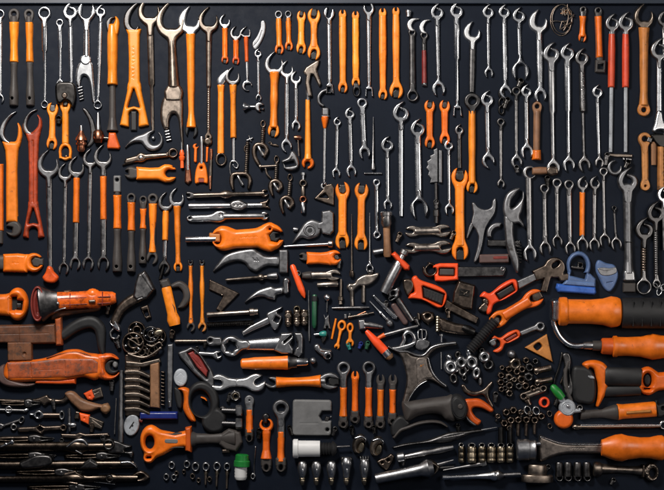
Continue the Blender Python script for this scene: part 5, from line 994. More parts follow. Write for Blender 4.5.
t.lathe('grip', (166.6, 287), (175.4, 325.6), [(0, 4.4), (2, 5), (14, 5), (27, 5), (33, 6.6), (39, 5.6)], 'amber', smooth=0, n=26, sz=.85); t.hf('collar', U(poly([(160, 281), (168, 278.6), (171.4, 286), (163, 289)], .6), circ(164, 283, 4)), 'rubber', H=7, r=2.4)
t.hf('grip_hole', circ(175, 323.4, 2.2), 'black', H=9.4, r=1, edge=.8); t.hf('mark', schain([(172.6, 303, .4), (175, 308, .6), (175.6, 312, .3)]), 'rubber', H=9.6, r=.6, edge=.85)
t.hf('hook', schain([(173, 286, 2.4), (180, 284.4, 3.6), (186, 290, 4), (187, 298, 3.8), (183, 305, 3), (178.6, 307.6, 1)]), 'rubber', H=5, r=2.6)
t.hf('lever', schain([(160, 279, 1.4), (162, 272, 1.6), (164, 264, 1.2)]), 'black_steel', H=4, r=1.2)
for x, y1, lb in ((190.6, 331, 'thin orange tuning tool with dark cap at its foot'), (202, 331, 'thin orange tuning tool with an open eye at its foot')):
    t = W('tension_wrench', lb, (x, 262), (x + .4, y1 - 4), ('o', 2.6, {'m': 'dark', 'gap': .8, 'a': 0}), ('o', 4, {'m': 'rubber' if x < 200 else 'tan_orange', 'a': 30}), [(262, 3)], 'amber', sl=[(265, y1 - 7, [4, 3.4, 4.8, 4.6, 3.2, 3.4, 5.2], 'amber', 'handle')], g='thin orange tuning tools side by side')
t = T('angle_square', 'brown grey chevron shaped steel square', 'square', (222, 295)); t.hf('square', poly([(210, 279.6), (239, 293.4), (221, 311.6), (216.6, 309), (223.6, 296), (209.4, 289.4)], .4), 'umber', H=2.8, r=.9, feats=[(circ(222, 294, .8), .5, .4)])
t = T('long_bolt', 'long bronze bolt with a wide head above the threaded rod', 'bolt', (206, 314), (258, 311)); t.lathe('shank', (207, 315), (250, 312), [(0, 2.2), (1, 2.8), (40, 2.4), (43, 2.6)], 'nickel', n=16, zc=3.6); t.lathe('head', (249, 312), (258, 311.4), [(0, 2.8), (1, 4), (5, 4), (5.6, 3), (9, 3.2)], 'nickel', n=18, zc=3.6)
t = T('threaded_rod', 'black threaded rod under the long bronze bolt', 'rod', (206, 324), (254, 322)); t.lathe('rod', (207, 324.6), (254, 322.4), [(i * .9, 2.2 + .6 * (i % 2)) for i in range(53)], 'black_steel', n=14)
t = T('valve_lever', 'thin bronze lever with a ball joint between the two claw hammer heads', 'lever', (225, 280), (278, 276)); t.lathe('rod', (225.6, 280), (268, 276.6), [(0, .9), (2, 1.6), (32, 1.8), (34, 3.4), (37, 3.4), (39, 1.8), (43, 2)], 'bronze', n=14, zc=3.4); t.lathe('socket_head', (267, 276.4), (278, 275.6), [(0, 2), (2, 3), (7, 3.6), (10, 3.6), (11, 2.4)], 'cast', n=18, zc=3.6)
t = T('tack_lifter', 'silver tack hammer with a square hole, pointing up to the bolt cluster', 'hammer', (242, 333), (282, 308))
t.hf('handle', poly([(241.6, 331.6), (243.4, 335.4), (252, 331), (272, 322.4), (270, 315.6), (250, 325.6)], .3), 'satin', H=4, r=2.2); t.hf('head', D(spoly([(268, 320), (266.4, 314), (272, 310.4), (282, 306.4), (281.6, 308.4), (277.6, 312.4), (282, 317), (277.4, 328.6), (273, 329.4), (270, 324)]), box(276.8, 319, 4.6, 5, 28)), 'satin', H=5, r=1.6)
# ------------------------------------------------------------------ centre, small things
GN = 'small bolts and nuts in the cluster above the big adjustable wrench'
for cx, cy, m, lb in ((288.4, 318.6, 'umber', 'dark brown stacked nut, first of the three bolt stubs'), (297, 318, 'bronze', 'bronze bolt stub with a bright ring on top, middle of three'), (304.4, 317.6, 'umber', 'short dark bolt stub beside the thin steel needle')):
    t = T('bolt_stub', lb, 'bolt', (cx, cy - 8), (cx, cy + 8), GN)
    t.lathe('shank', (cx, cy - 8), (cx, cy + 7), [(i * 1.2, 3.2 + (.6 if i % 2 else 0)) for i in range(13)], m, n=14); t.hf('nut', ngon(cx, cy - 3, 4.2, 6, 10), 'bronze', H=8, r=1.6); t.hf('washer', D(circ(cx, cy - 9 + abs(cx - 297) * .7, 3.8), circ(cx, cy - 9 + abs(cx - 297) * .7, 1.7)), 'brass' if cx == 297 else m, H=7, r=1.4)
    t.hf('lower_nut', ngon(cx, cy + 5, 3.8, 6, 0), m, H=7.4, r=1.4)
t = T('needle', 'thin steel needle standing between the bolt stubs and the green tube', 'needle', (308.8, 290), (309, 341)); t.lathe('needle', (308.6, 290), (309.2, 341), [(0, .5), (40, .9), (46, 1.2), (51, .7)], 'cast', n=10, zc=2)
t = T('tube', 'dark green glassy tube beside the thin needle', 'tube', (314.4, 294), (314.4, 335)); t.lathe('tube', (314.6, 294.4), (314.2, 328), [(0, 1.6), (1.6, 2.6), (30, 2.4), (32, 1.8), (33.6, 1)], 'dark_green', n=16); t.lathe('cap', (314.6, 296), (314.6, 301), [(0, 3), (5, 3)], 'black', n=14, zc=2.6)
t = T('bulb_tool', 'small teal pear shaped bulb with a steel nozzle', 'bulb', (315, 334), (327, 333)); t.lathe('bulb', (319, 334), (327, 333.6), [(0, 1.4), (2, 2.6), (5, 3.2), (7, 2.8), (8, 1.4)], 'teal', n=18); t.lathe('nozzle', (314, 334.4), (320, 334), [(0, .8), (6, 1.4)], 'satin', n=12, zc=3); t.hf('clip', spoly([(321, 337), (326, 336.6), (325, 341), (322.4, 343)]), 'dark', H=3, r=1)
t = T('ball_pin', 'chrome ball headed pin above the dark clothes peg', 'pin', (327, 297), (327, 312)); t.lathe('ball', (323.4, 297.4), (330.6, 297.4), [(0, .8), (1, 2.4), (2.4, 3.4), (3.6, 3.7), (4.8, 3.4), (6.2, 2.4), (7.2, .8)], C_, n=20); t.lathe('pin', (327, 300), (326.8, 312), [(0, .9), (12, .5)], 'cast', n=10, zc=2)
t = T('peg', 'dark forked peg under the chrome ball pin', 'peg', (327, 322)); t.hf('peg', D(poly([(324, 315), (325.6, 318), (328.6, 314.6), (329, 322), (330.4, 328.6), (323.4, 328.6), (325, 321)], .3), cap(327, 327, 327, 329.6, .8)), 'cast', H=3, r=1)
G3 = 'three little orange tools in the centre'
t = T('stick', 'little orange stick leaning beside two small orange wrenches', 'stick', (336, 318), (331.6, 339), G3); t.bar('stick', (336, 318.6), (331.8, 339), [(0, 2), (10, 2.4), (21, 2)], 'amber')
t = T('mini_spanner', 'little orange ring wrench with forked tail, middle of the three', 'wrench', (342, 325), (336.4, 348), G3); t.hf('wrench', D(U(ell(341.8, 325.4, 4.4, 5.4, 10), strip((341, 329), (337.6, 345), [(0, 3.6), (8, 2.6), (16, 3)]), circ(337, 346.4, 2.8), k=1.6), ell(341.8, 325.8, 2, 2.8), box(336.2, 349, 2, 4, 10)), 'amber', H=3, r=1.2)
t = T('mini_spanner', 'little orange ring wrench with wide open jaw, nearest the chrome socket bit', 'wrench', (350, 327), (350, 346), G3); t.hf('wrench', D(U(ell(350.2, 327.6, 3.6, 5), strip((350.2, 330), (350, 342), [(0, 3.6), (6, 3.2), (12, 4)]), circ(350, 343, 4), k=1.6), ell(350.2, 328, 1.4, 2.4), strip((350, 342.6), (350.2, 349), [(0, 3), (7, 3.4)])), 'amber', H=3, r=1.2)
t = T('pin', 'thin steel rod lying across under the bronze cutter', 'rod', (332, 308), (369, 307)); t.lathe('rod', (332, 308), (369, 307.4), [(0, .7), (6, 1.2), (31, 1.3), (37, .9)], 'steel', n=12, zc=1.8)
t = T('drill_bit', 'slim twisted bronze drill bit beside the little orange wrenches', 'drill bit', (343, 317), (374, 313)); t.lathe('bit', (348, 317.4), (374, 312.6), [(i * 1.3, (1.1 + .4 * (i % 2)) if i < 16 else .9) for i in range(21)], 'bronze', n=10, zc=1.8); t.lathe('second_bit', (350, 318), (366, 311.6), [(0, .6), (17, 1)], 'copper', n=10, zc=1.8); t.hf('base', U(box(345.4, 316.4, 3, 5), box(349.4, 315.4, 2.4, 5, 10)), 'cast', H=2.6, r=.8)
t = T('cutter', 'bronze pipe cutter head with two straight legs', 'cutter', (350, 290), (366, 304)); t.hf('jaw', spoly([(346.4, 287), (349, 283.4), (354, 283), (357, 278.6), (364, 274.6), (371, 274), (378.6, 272.6), (377.4, 278), (372, 283.4), (366, 286), (360, 286), (355, 290), (352.6, 292), (348.4, 291)]), 'nickel', H=4.4, r=2, feats=[(circ(351, 287, 1), .8, .6)]); t.bar('leg', (351.6, 289), (352.4, 307), [(0, 5.4), (8, 4), (18, 4.4)], 'nickel'); t.bar('leg', (363.4, 284), (363.4, 303), [(0, 4.4), (19, 4.2)], 'nickel'); t.lathe('wheel', (368, 271.8), (373, 271.6), [(0, 1.6), (1, 2.4), (4, 2.4), (5, 1.6)], 'dark', n=14)
t = T('stand_post', 'short bronze post with a tiny foot above the thin cross rod', 'post', (340.4, 285), (340.4, 303)); t.lathe('post', (341, 279), (340.4, 304), [(0, 1), (10, 1.3), (17, 1.5), (18, 2.8), (21, 2.8), (22, 1.8), (25, 2.2)], 'bronze', n=14)
t = T('socket_bit', 'short chrome socket with a square head above the orange hammer', 'socket', (358, 325), (382, 327)); t.hf('square_head', poly([(358.4, 320), (364.4, 319.4), (365.6, 328.6), (359.6, 329.4)], .4), 'satin', H=5.6, r=1.4); t.lathe('body', (364, 324.4), (378.6, 326.4), [(0, 3), (5, 3.4), (12, 2.8), (14.6, 2.6)], 'steel', n=16); t.lathe('stud', (377, 326.2), (383, 327), [(0, 1.8), (1, 2.2), (5, 2), (6, 1.4)], 'cast', n=12, zc=3)
t = T('brush', 'orange angled brush with a silver ferrule and a steel side rod', 'brush', (366, 331), (388, 356)); t.lathe('handle', (366, 330.6), (384.6, 351), [(0, 1.6), (2, 2.6), (16, 4.4), (27.6, 4.6)], 'red_orange', n=22); t.lathe('ferrule', (384, 350.4), (388.4, 355.6), [(0, 4.2), (6.6, 4.6)], C_, n=20, zc=4.6); t.lathe('bristles', (388, 355), (391, 358.4), [(0, 4.4), (2, 4.4), (4.4, 3)], 'brown', n=18, zc=4.6)
t.lathe('side_root', (377, 338.6), (384.6, 334.6), [(0, 1.6), (8.6, 2.4)], 'orange_deep', n=14, zc=3); t.lathe('side_rod', (383.6, 335.2), (418, 325.6), [(0, 2), (24, 1.8), (33, 1.4), (35.8, .5)], 'steel', n=16, zc=3)
t = T('crayon', 'slanted glossy red orange stick beside the medium claw hammer head', 'stick', (292, 265), (304.6, 298)); t.lathe('stick', (292, 264.6), (304.8, 298), [(0, 1.6), (2, 2.8), (26, 3.4), (32, 2.4), (35.6, .6)], 'red_orange', n=20)
t = T('chisel_bar', 'bright chrome flat bar slanting down beside the cutter', 'bar', (372.6, 295), (397.6, 318)); t.hf('bar', poly([(372, 296), (374, 294), (398, 316.4), (396.6, 319.4), (393, 319)], .2), C_, H=4, r=1.6)
t = T('probe', 'slim chrome probe with a dark round end parallel to the bright bar', 'probe', (370, 301), (390, 324)); t.lathe('shaft', (369.6, 301), (387, 319.6), [(0, .7), (14, 1.3), (16, 2.2), (18, 1.3), (25, 1.5)], C_, n=14, zc=2.4); t.hf('end', U(circ(389.6, 323, 3.6), cap(387, 319, 389, 322, 2)), 'cast', H=5, r=2.4)
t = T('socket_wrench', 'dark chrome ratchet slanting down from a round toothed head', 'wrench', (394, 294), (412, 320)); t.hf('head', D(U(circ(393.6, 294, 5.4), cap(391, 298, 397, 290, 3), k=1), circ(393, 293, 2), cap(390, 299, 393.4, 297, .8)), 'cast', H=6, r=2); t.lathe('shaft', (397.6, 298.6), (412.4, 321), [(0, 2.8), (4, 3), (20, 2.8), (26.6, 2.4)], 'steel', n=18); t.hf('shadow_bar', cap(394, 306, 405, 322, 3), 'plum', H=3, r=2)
t = T('syringe', 'silver grease gun barrel with an orange red flange and chrome knob', 'grease gun', (404, 252), (384, 293))
t.lathe('barrel', (398, 265), (383.6, 293), [(0, 5), (10, 5.4), (24, 5.2), (31, 4.6)], 'satin', n=26); t.hf('flange', poly([(391.6, 254.6), (395, 252.4), (409, 266), (408.4, 269.6), (404.6, 269.6)], .8), 'red_orange', H=10, r=2.2); t.lathe('knob', (405.4, 249.6), (400, 260), [(0, 3), (1, 4.4), (5, 4.4), (6, 3), (11, 3.4)], 'steel', n=20, zc=5.4); t.lathe('neck', (401, 258), (396, 267), [(0, 3), (10, 4)], 'satin', n=18, zc=6)
# ------------------------------------------------------------------ red saws
GR = 'red framed tools with dark steel blades'
t = T('hacksaw', 'red framed saw with a straight dark blade lying level above its slanted twin', 'saw', (428, 270), (506, 271), GR)
t.hf('dark_ring', D(circ(429.6, 269.6, 7.6), circ(430.6, 269.6, 4.2), box(425, 264, 4, 5, 40)), 'umber', H=5, r=1.8); t.hf('frame', D(poly([(434, 266), (440, 264.4), (457, 264.4), (457, 279), (442, 280.4), (436, 280)], 1.2), box(446.6, 272, 16, 8, 1, 1.6), circ(434, 271, 3)), 'red_orange', H=6, r=1.8); t.hf('insert', box(446.6, 272, 15.4, 7.4, 1, 1.4), 'rubber', H=4, r=1.6); t.hf('blade', poly([(457, 267), (505.4, 267), (505.4, 270.6), (503, 276), (457, 277)], .3), 'dark', H=3.6, r=1); t.hf('rivet', D(circ(502, 268.8, 2.4), circ(502, 268.8, .8)), 'satin', H=4.6, r=1)
t = T('pipe_wrench', 'red open jawed tool with black window and brown blade slanting down', 'wrench', (405, 290), (477, 322), GR)
t.hf('dark_jaw', U(spoly([(402.6, 280.6), (408, 278.4), (413, 281), (413.6, 288), (408, 296), (404, 290)]), circ(407, 285, 4)), 'umber', H=5, r=2); t.hf('frame', D(spoly([(411.6, 279), (416, 275.6), (421, 280), (438, 286), (446, 292), (446.4, 299), (443, 306), (437, 308), (424, 301), (414, 299), (408.4, 298.6), (410, 294), (414.4, 291)]), poly([(423, 287), (443.6, 294.6), (441.4, 304.6), (424, 297)], .8)), 'red_orange', H=7, r=2); t.hf('black_window', poly([(423, 287), (443.6, 294.6), (441.4, 304.6), (424, 297)], .6), 'black', H=5, r=2, feats=[(U(*[cap(427 + i * 3, 291 + i, 426.6 + i * 3, 297 + i, .4) for i in range(5)]), .6, .4)]); t.hf('blade', poly([(446, 299), (452, 303), (478.4, 317.6), (476, 324), (462, 317), (444, 308)], .3), 'umber', H=4, r=1.2)
t = T('pipe_wrench', 'red jawed tool with black window and grey blade rising to the brown link', 'wrench', (486, 305), (547, 268), GR)
t.hf('dark_jaw', U(circ(484, 308, 5), cap(480, 309, 486, 303, 2.6), circ(485, 301, 3.4)), 'umber', H=5, r=2); t.hf('frame', D(spoly([(479.6, 296.6), (484, 291.4), (490, 293), (500, 285), (510, 279.6), (516, 280), (517.6, 287), (516, 292), (505, 299), (494, 304), (491, 312), (487, 314.6), (486, 309.6), (488.4, 303), (485, 298.6)]), poly([(496, 293.6), (511.6, 284.4), (514.4, 290), (499.6, 299)], .8)), 'red_orange', H=7, r=2); t.hf('black_window', poly([(496, 293.6), (511.6, 284.4), (514.4, 290), (499.6, 299)], .6), 'black', H=5, r=2); t.hf('blade', poly([(517, 281), (544, 269), (547.4, 274), (518.6, 289)], .3), 'cast', H=4, r=1.2)
t = T('pipe_wrench', 'smallest red jawed tool with a ring ended grey bar', 'wrench', (494, 344), (543, 325), GR)
t.hf('dark_jaw', U(circ(493, 343, 3.4), cap(490, 342, 495, 339, 2)), 'cast', H=4, r=1.6); t.hf('frame', D(spoly([(491, 339), (494, 335.4), (500, 337.6), (508, 332.4), (516, 329.6), (520, 332), (519, 337.6), (510, 342.6), (505, 344), (502, 350), (497, 353), (493, 351), (499.4, 346.6), (499.6, 341.6), (495.4, 339)]), poly([(504.4, 339.4), (515.6, 333), (517, 335.6), (507, 341.6)], .3)), 'red_orange', H=5, r=1.6); t.hf('window', poly([(504.4, 339.4), (515.6, 333), (517, 335.6), (507, 341.6)], .2), 'maroon', H=3.6, r=1); t.hf('bar', D(U(poly([(519, 331.6), (536, 324.6), (538, 329), (521, 336)], .2), circ(540, 326.4, 5), k=1.5), circ(540, 326, 2)), 'cast', H=4, r=1.4)
t = T('link', 'brown steel link plate with an eye above the large orange handle', 'link', (555, 272), (534, 288)); t.hf('plate', D(U(circ(554.6, 267.6, 10.6), poly([(532, 271), (547, 264), (551, 276), (536, 281)], .4), poly([(545, 274), (551, 276), (546.6, 292), (540.4, 291)], .6), poly([(556, 274), (569, 273.6), (570, 280.6), (560, 281)], .6), k=1.6), ell(555.4, 264.4, 4, 2, -38), box(538, 284.6, 6, 7, 20, 1.4)), 'umber', H=4.6, r=1.6)
t = T('plumbers_ring', 'blue ring handle standing on a glossy blue flat foot', 'clamp', (578, 268)); t.hf('ring', D(U(ell(578.4, 265.6, 12, 14.4), poly([(568, 273), (590, 274), (595, 279), (595, 286), (567, 283)], .5), k=1.4), U(ell(578, 265.6, 8, 9.4), box(578, 274.4, 15, 6, 14))), 'blue_grey', H=6, r=2.2); t.hf('foot', poly([(557, 284), (594.6, 287.4), (595.4, 292.6), (593.6, 294.4), (558, 291.6), (556, 288)], .6), 'blue', H=6.6, r=2.6); t.hf('inner_pin', D(U(cap(572, 267, 582, 268.4, 1.8), box(580, 265, 6, 6, 10)), box(580, 265, 2.4, 2.4)), 'dark', H=4, r=1.2); t.hf('base_plate', poly([(566, 280), (594, 282.6), (594.6, 287), (562, 284.6)], .4), 'blue_grey', H=7, r=1.6)
t = T('shield_plate', 'blue and grey shield shaped plate beside the blue ring handle', 'plate', (607, 275)); t.hf('shield', spoly([(595.6, 264), (598.6, 260), (606, 263), (614, 265), (617.4, 271), (617.6, 278), (614, 287), (609, 292), (603.6, 288), (598.6, 278), (595.6, 271)]), 'blue_grey', H=4, r=2, feats=[(cap(606.6, 282.8, 611.6, 282, .9), .7, .5)]); t.hf('grey_patch', spoly([(596.6, 268.6), (602, 267), (609, 267.6), (615.6, 267), (616, 273), (608, 276), (600, 275)]), 'cast', H=4.6, r=1, feats=[(schain([(598, 269, .3), (605, 271, .3), (612, 269.4, .3)]), .5, .4)])
t = T('pipe_socket', 'dark grey square collar below the flared foot of the massive spanner', 'collar', (628.6, 287)); t.hf('collar', box(629, 287.6, 13, 10, 0, 1), 'rubber', H=5, r=1.6)
# ------------------------------------------------------------------ centre handles
t = W('double_wrench', 'orange wrench slanting up, clamped on a black ribbed hose end', (497.6, 319.6), (534, 298), ('o', 7.4, {'in': 'rubber', 'a': -20}), ('o', 8, {'in': 'umber', 'io': .3, 'a': 10}), [(503, 10), (515, 9.4), (530, 10)], 'orange', q=3, kz=.66, g=GO)
t = T('hose_end', 'black ribbed hose end held by the slanting orange wrench', 'hose', (494, 322), (470, 350)); t.lathe('hose', (495, 320), (469, 351), [(i * 1.35, 4.6 + .9 * (i % 2)) for i in range(30)], 'black', n=18)
t = T('tape_block', 'brown grey square block with a worn window, between two red framed tools', 'block', (463, 295)); t.hf('block', poly([(458.6, 281), (474.4, 285.6), (471.6, 309), (463, 308), (452.6, 302.6), (454, 292)], .8), 'umber', H=7, r=2.4); t.hf('worn_window', poly([(459.4, 288), (469.6, 290.4), (468.6, 297), (458, 295.4)], .5), 'black_steel', H=7.5, r=.8); t.hf('emblem', U(cap(461, 291, 467, 293.6, .7), cap(463, 294.4, 467, 291.4, .6)), 'bronze', H=8.2, r=.5)
t = T('brass_fitting', 'small round brass fitting with two side pins', 'fitting', (427, 316)); t.hf('body', D(U(ell(427.4, 317, 6.6, 6), poly([(421.6, 314), (433, 313), (428, 324.4)], .6), k=2), circ(427.4, 315.4, 1.4)), 'umber', H=6, r=3); t.hf('front_pin', cap(418.4, 314, 418.8, 319, 1.5), 'bronze', H=4, r=1.2)
t = T('brass_nipple', 'dull brass threaded nipple with a bright spot next to the round fitting', 'fitting', (440, 320), (462, 326)); t.lathe('threads', (437.6, 316), (437.4, 333), [(i * 1.3, 2 + .5 * (i % 2)) for i in range(13)], 'brass', n=12); t.hf('body', U(spoly([(439, 318), (447, 320), (456, 323), (466, 325), (474, 330), (474, 335), (462, 335), (448, 333), (440, 330)]), circ(443, 323.6, 5), k=1), 'umber', H=6, r=3.4); t.lathe('cap', (462, 327), (474, 332), [(0, 3), (6, 4.4), (13, 3.4)], 'black_steel', n=16, zc=5)
# ------------------------------------------------------------------ large adjustable, row under
t = T('adjustable_wrench', 'big bright adjustable wrench lying sideways with a star shaped ring', 'wrench', (231, 346), (300, 343), GS)
star = poly([(231 + (4.4 if i % 2 else 6.2) * math.cos(i * math.pi / 6 + .3), 346 + (4.4 if i % 2 else 6.2) * math.sin(i * math.pi / 6 + .3)) for i in range(12)])
t.hf('ring_head', D(U(circ(231.4, 346, 10.6), cap(236, 345.4, 246, 344.6, 5), k=4), star), 'satin', H=6.6, r=2.4); t.bar('shaft', (238, 345.4), (284, 343.6), [(0, 10), (14, 11.4), (34, 14), (46, 16)], 'chrome', q=2.6, kz=.42); t.hf('fixed_jaw', D(poly([(281.4, 333.4), (292, 332.6), (293, 338), (290, 343.6), (293, 349), (292, 353.6), (282, 353.4), (274, 350)], .6), cap(284, 342, 291, 336, .6)), 'satin', H=7, r=2); t.hf('moving_jaw', D(poly([(294.6, 332.8), (301.6, 332.6), (303, 337), (302.6, 353), (299, 357), (294, 354.6), (297, 346), (296.6, 340)], .6), box(296, 344, 2.4, 5)), 'satin', H=6.4, r=2)
t = T('screwdriver', 'orange handled stubby driver with dark collar and chrome bit, lying sideways', 'screwdriver', (240, 363), (308, 361), GO); t.lathe('handle', (241, 363.4), (288, 362.4), [(0, 3.4), (1.4, 5), (8, 5.4), (14, 6.2), (40, 6.6), (47, 7)], 'orange', n=26, sz=.8); t.lathe('collar', (287, 362.4), (297, 362.2), [(0, 6.2), (2, 7), (5, 5.6), (10, 5.4)], 'dark', n=22, zc=5.6, sz=.8); t.lathe('bit', (296, 362), (308, 361.4), [(0, 4), (10.6, 4), (12, 3.2)], C_, n=20, zc=5.4)
t = T('ball', 'small dark steel ball at the tip of the orange stubby driver', 'ball', (313, 360.4)); t.lathe('ball', (309.8, 360.4), (316.2, 360.4), [(0, .6), (.8, 2), (2, 2.9), (3.2, 3.2), (4.4, 2.9), (5.6, 2), (6.4, .6)], 'cast', n=20)
t = T('bolt_stub', 'broken silver bolt with a bulbous end beside the steel ball', 'bolt', (317, 347), (330, 358)); t.hf('neck', U(circ(317, 347, 3.4), cap(317, 348, 323, 353, 3), box(317.6, 345.6, 3, 4, 30)), 'satin', H=5, r=2); t.hf('bulb', D(U(circ(327, 355, 4.6), cap(321, 350, 330, 351.6, 2), k=1), circ(328.4, 356.6, 2)), 'satin', H=6, r=2.4)
W('open_wrench', 'pale silver double open wrench lying sideways under the big adjustable', (219, 382.6), (256.4, 382.4), ('o', 8, {'a': 8, 'gap': .78, 'm': 'polish', 'asp': 1.0, 'dep': .05}), ('o', 8.6, {'a': -30, 'gap': .72, 'm': 'polish', 'dep': -.15, 'asp': 1.0}), [(224, 8.6), (237, 8), (251, 8.6)], 'polish', q=3.4, kz=.45, g=GS, feats=[(glyphs((231, 382.6), (244, 382.4), 1.8, 6, 31), .3, .3)])
W('double_wrench', 'orange sleeved wrench with grey jaws at both ends, beside the pale double open wrench', (272, 382.6), (330, 381), ('o', 5.6, {'m': 'cast', 'a': 25}), ('o', 8, {'m': 'cast', 'in': 'black'}), [(276, 7), (326, 8)], 'cast', sl=[(276, 321, [11.4, 9.4, 9, 10, 13], 'orange', 'sleeve')], g=GO)
for (x, y0, yo, y1, R, hole, m, lb) in (
    (343.6, 368, 387, 424, 6.4, .52, 'cast', 'orange tool with a large grey ring and dark foot, first of the upright five'),
    (355.2, 375, 377, 419, 3.4, .4, 'orange', 'all orange slim tool with tiny ring, second of the upright five'),
    (368.8, 367.6, 387, 424, 6.4, .52, 'cast', 'orange tool with a large grey ring, between slim ones in the upright five'),
    (380.6, 379, 389, 424, 4, .4, 'rubber', 'orange tool with grey notched top next to the last of the upright five'),
    (392.8, 379, 389, 421, 4, .4, 'rubber', 'shortest orange tool with notched top, last of the upright five')):
    t = W('ring_wrench', lb, (x, y0), (x - .3, y1), ('d' if R > 3.5 and m == 'cast' else 'o', R, {'m': m, 'hole': hole, 'a': 0, 'gap': .7}), ('o', 4.6, {'m': 'rubber', 'a': 20}), [(y0 + 4, 6.4), (yo + 4, 6)], m, sl=[(yo, y1 - 7, [7, 6.6, 6.4, 8.4] if R > 5 else [7, 6, 6, 6.8], 'orange', 'sleeve')], g='orange ringed tools standing in a row', q=2.8)
    t.hf('foot', D(U(box(x - .3, y1 - 5, 8.4, 8, 0, 2), circ(x - .3, y1, 4.4)), circ(x - .2, y1 + .6, 1.6)), 'rubber', H=5.2, r=2)
for (x, y0, yo, y1, R, f, lb) in (
    (249.4, 400, 409, 440, 4.6, 0, 'small orange sleeved tool with grey domed top near the hex bolts'),
    (266.4, 418, 424, 469, 6.6, 1, 'orange hook jawed wrench with waisted grip and black foot above the green capped jar'),
    (281, 408, 431, 469, 8, 0, 'orange sleeved wrench with big grey ring beside the grey square plate')):
    if f:
        t = T('box_wrench', lb, 'wrench', (x, y0), (x, y1), 'orange and grey wrenches beside the square plate')
        t.hf('jaw', D(circ(266.4, 425, 7), circ(266, 423.6, 4.2), box(265, 417, 6, 7)), 'orange', H=5.6, r=2); t.hf('pin', U(circ(266, 416.6, 3.6), box(265.6, 420, 3.6, 6)), 'dark', H=4.6, r=1.6); t.bar('handle', (266.4, 428), (266.2, 459), [(0, 8), (5, 8.6), (13, 6.8), (22, 7.4), (31, 11.4)], 'orange_deep' if 0 else 'orange', q=2.6, kz=.7)
    else:
        t = W('box_wrench', lb, (x, y0), (x, y1 - 8), ('d', R, {'m': 'cast', 'hole': .45 if R > 5 else .1}), None, [(y0 + 3, 7), (yo + 6, 7.4)], 'cast', sl=[(yo, y1 - 7, [7.4, 7, 7, 8.6], 'orange', 'sleeve')], g='orange and grey wrenches beside the square plate')
    ft = y1 - 2
    t.hf('foot', D(U(box(x, ft - 5, 8.6 if R < 5 else 11, 10, 0, 2.4), circ(x, ft, 5 if R > 5 else 3.8)), ell(x, ft + .5, 1.8, 2.6)), 'rubber', H=5.6, r=2.2)
t = T('gauge_plate', 'flat grey square plate with a notched hole in its edge', 'plate', (312, 418)); t.hf('plate', D(box(312, 417.6, 39, 36, 1, 3), U(ngon(325, 416, 5.6, 6, 0), box(331, 413.6, 8, 5, 0), box(330, 419, 6, 3)), circ(327.4, 429.6, 1.6)), 'grey_plastic', H=4, r=1.4, feats=[(cap(300, 423, 318, 423, .4), .35, .3), (cap(308, 414, 308, 423, .4), .35, .3)])
t.hf('notch_pin', box(327, 419, 4, 5, 20, .8), 'dark', H=3, r=1)
t = T('spray_valve', 'white plastic cylinder with black ribbed sleeve and a thin pin', 'valve', (293, 446), (350, 445)); t.lathe('body', (293, 448), (320, 448), [(0, 8.6), (1, 9.6), (5, 9.6), (5.6, 8.2), (27, 8)], 'white', n=30, sz=.8); t.lathe('ribbed_sleeve', (319.6, 448), (337, 448), [(i * 1.4, 5.2 + 1.4 * (i % 2)) for i in range(9)] + [(13, 7.6), (15, 6.4), (17, 4)], 'black', n=22, zc=6.4, sz=.8); t.lathe('pin', (336, 446.4), (350, 445.6), [(0, 1), (13, 1), (14, .4)], 'steel', n=10, zc=6)
for i, (x, lb) in enumerate(((302.4, 'first glass bulb in the line of five, under the white cylinder'), (316.4, 'second glass bulb in the line, under the black ribbed sleeve'), (331.4, 'middle glass bulb in the line of five'), (346.4, 'largest glass bulb, with a winged base'), (364.4, 'glass bulb with a prong crown, last in the line'))):
    t = T('glass_bulb', lb, 'bulb', (x, 461), (x, 483), 'small silvery bulbs in a line along the bottom')
    hh = 0 if i < 3 else (-4 if i == 3 else -2)
    t.lathe('glass', (x, 460.6 + hh), (x, 476), [(0, 2.6), (1.4, 4), (6, 4.9 if i != 3 else 5.4), (11, 4.4), (16 - hh, 3)], 'satin', n=24, smooth=3); t.lathe('cap', (x, 474), (x, 484.6), [(0, 3.2), (2, 3.4), (3, 2.8), (4, 3.2), (5, 2.6), (6, 3), (9, 2.4), (10.6, 1.6)], 'brass', n=18, zc=4.4); t.lathe('filament', (x, 466), (x + .2, 473), [(0, .8), (3, 1.8), (7, 1.2)], C_, n=12, zc=8.4)
    if i == 3: t.hf('wings', U(circ(x - 3.4, 459, 2.6), circ(x + 3.6, 459, 2.6)), 'dark', H=5, r=1.6)
    if i == 4: t.hf('prongs', U(*[cap(x - 4 + k * 2.6, 456.6, x - 3 + k * 2, 463, .9) for k in range(4)]), 'satin', H=6, r=.8)
for cx, cy, lb in ((359, 443.6, 'curled bronze rim shell nearer the thin pin of the white cylinder'), (376.6, 446, 'curled bronze rim shell nearer the twisted brown clip')):
    t = T('thimble', lb, 'shell', (cx, cy), None, 'curled bronze shells'); t.hf('shell', D(ell(cx, cy, 6.6, 10.4, 16), ell(cx + 2.6, cy + 3, 3.4, 5.4, 16)), 'bronze', H=7, r=3.4); t.hf('hollow', ell(cx + 1.8, cy + 3.4, 3.6, 6, 16), 'brass', H=3.4, r=2); t.hf('bright_lip', schain([(cx - 4, cy - 6, 1.1), (cx + 2, cy - 7.6, 1.4), (cx + 6.6, cy - 5, 1), (cx + 6, cy - 2, .6)]), C_, H=8, r=1.2, edge=.6)
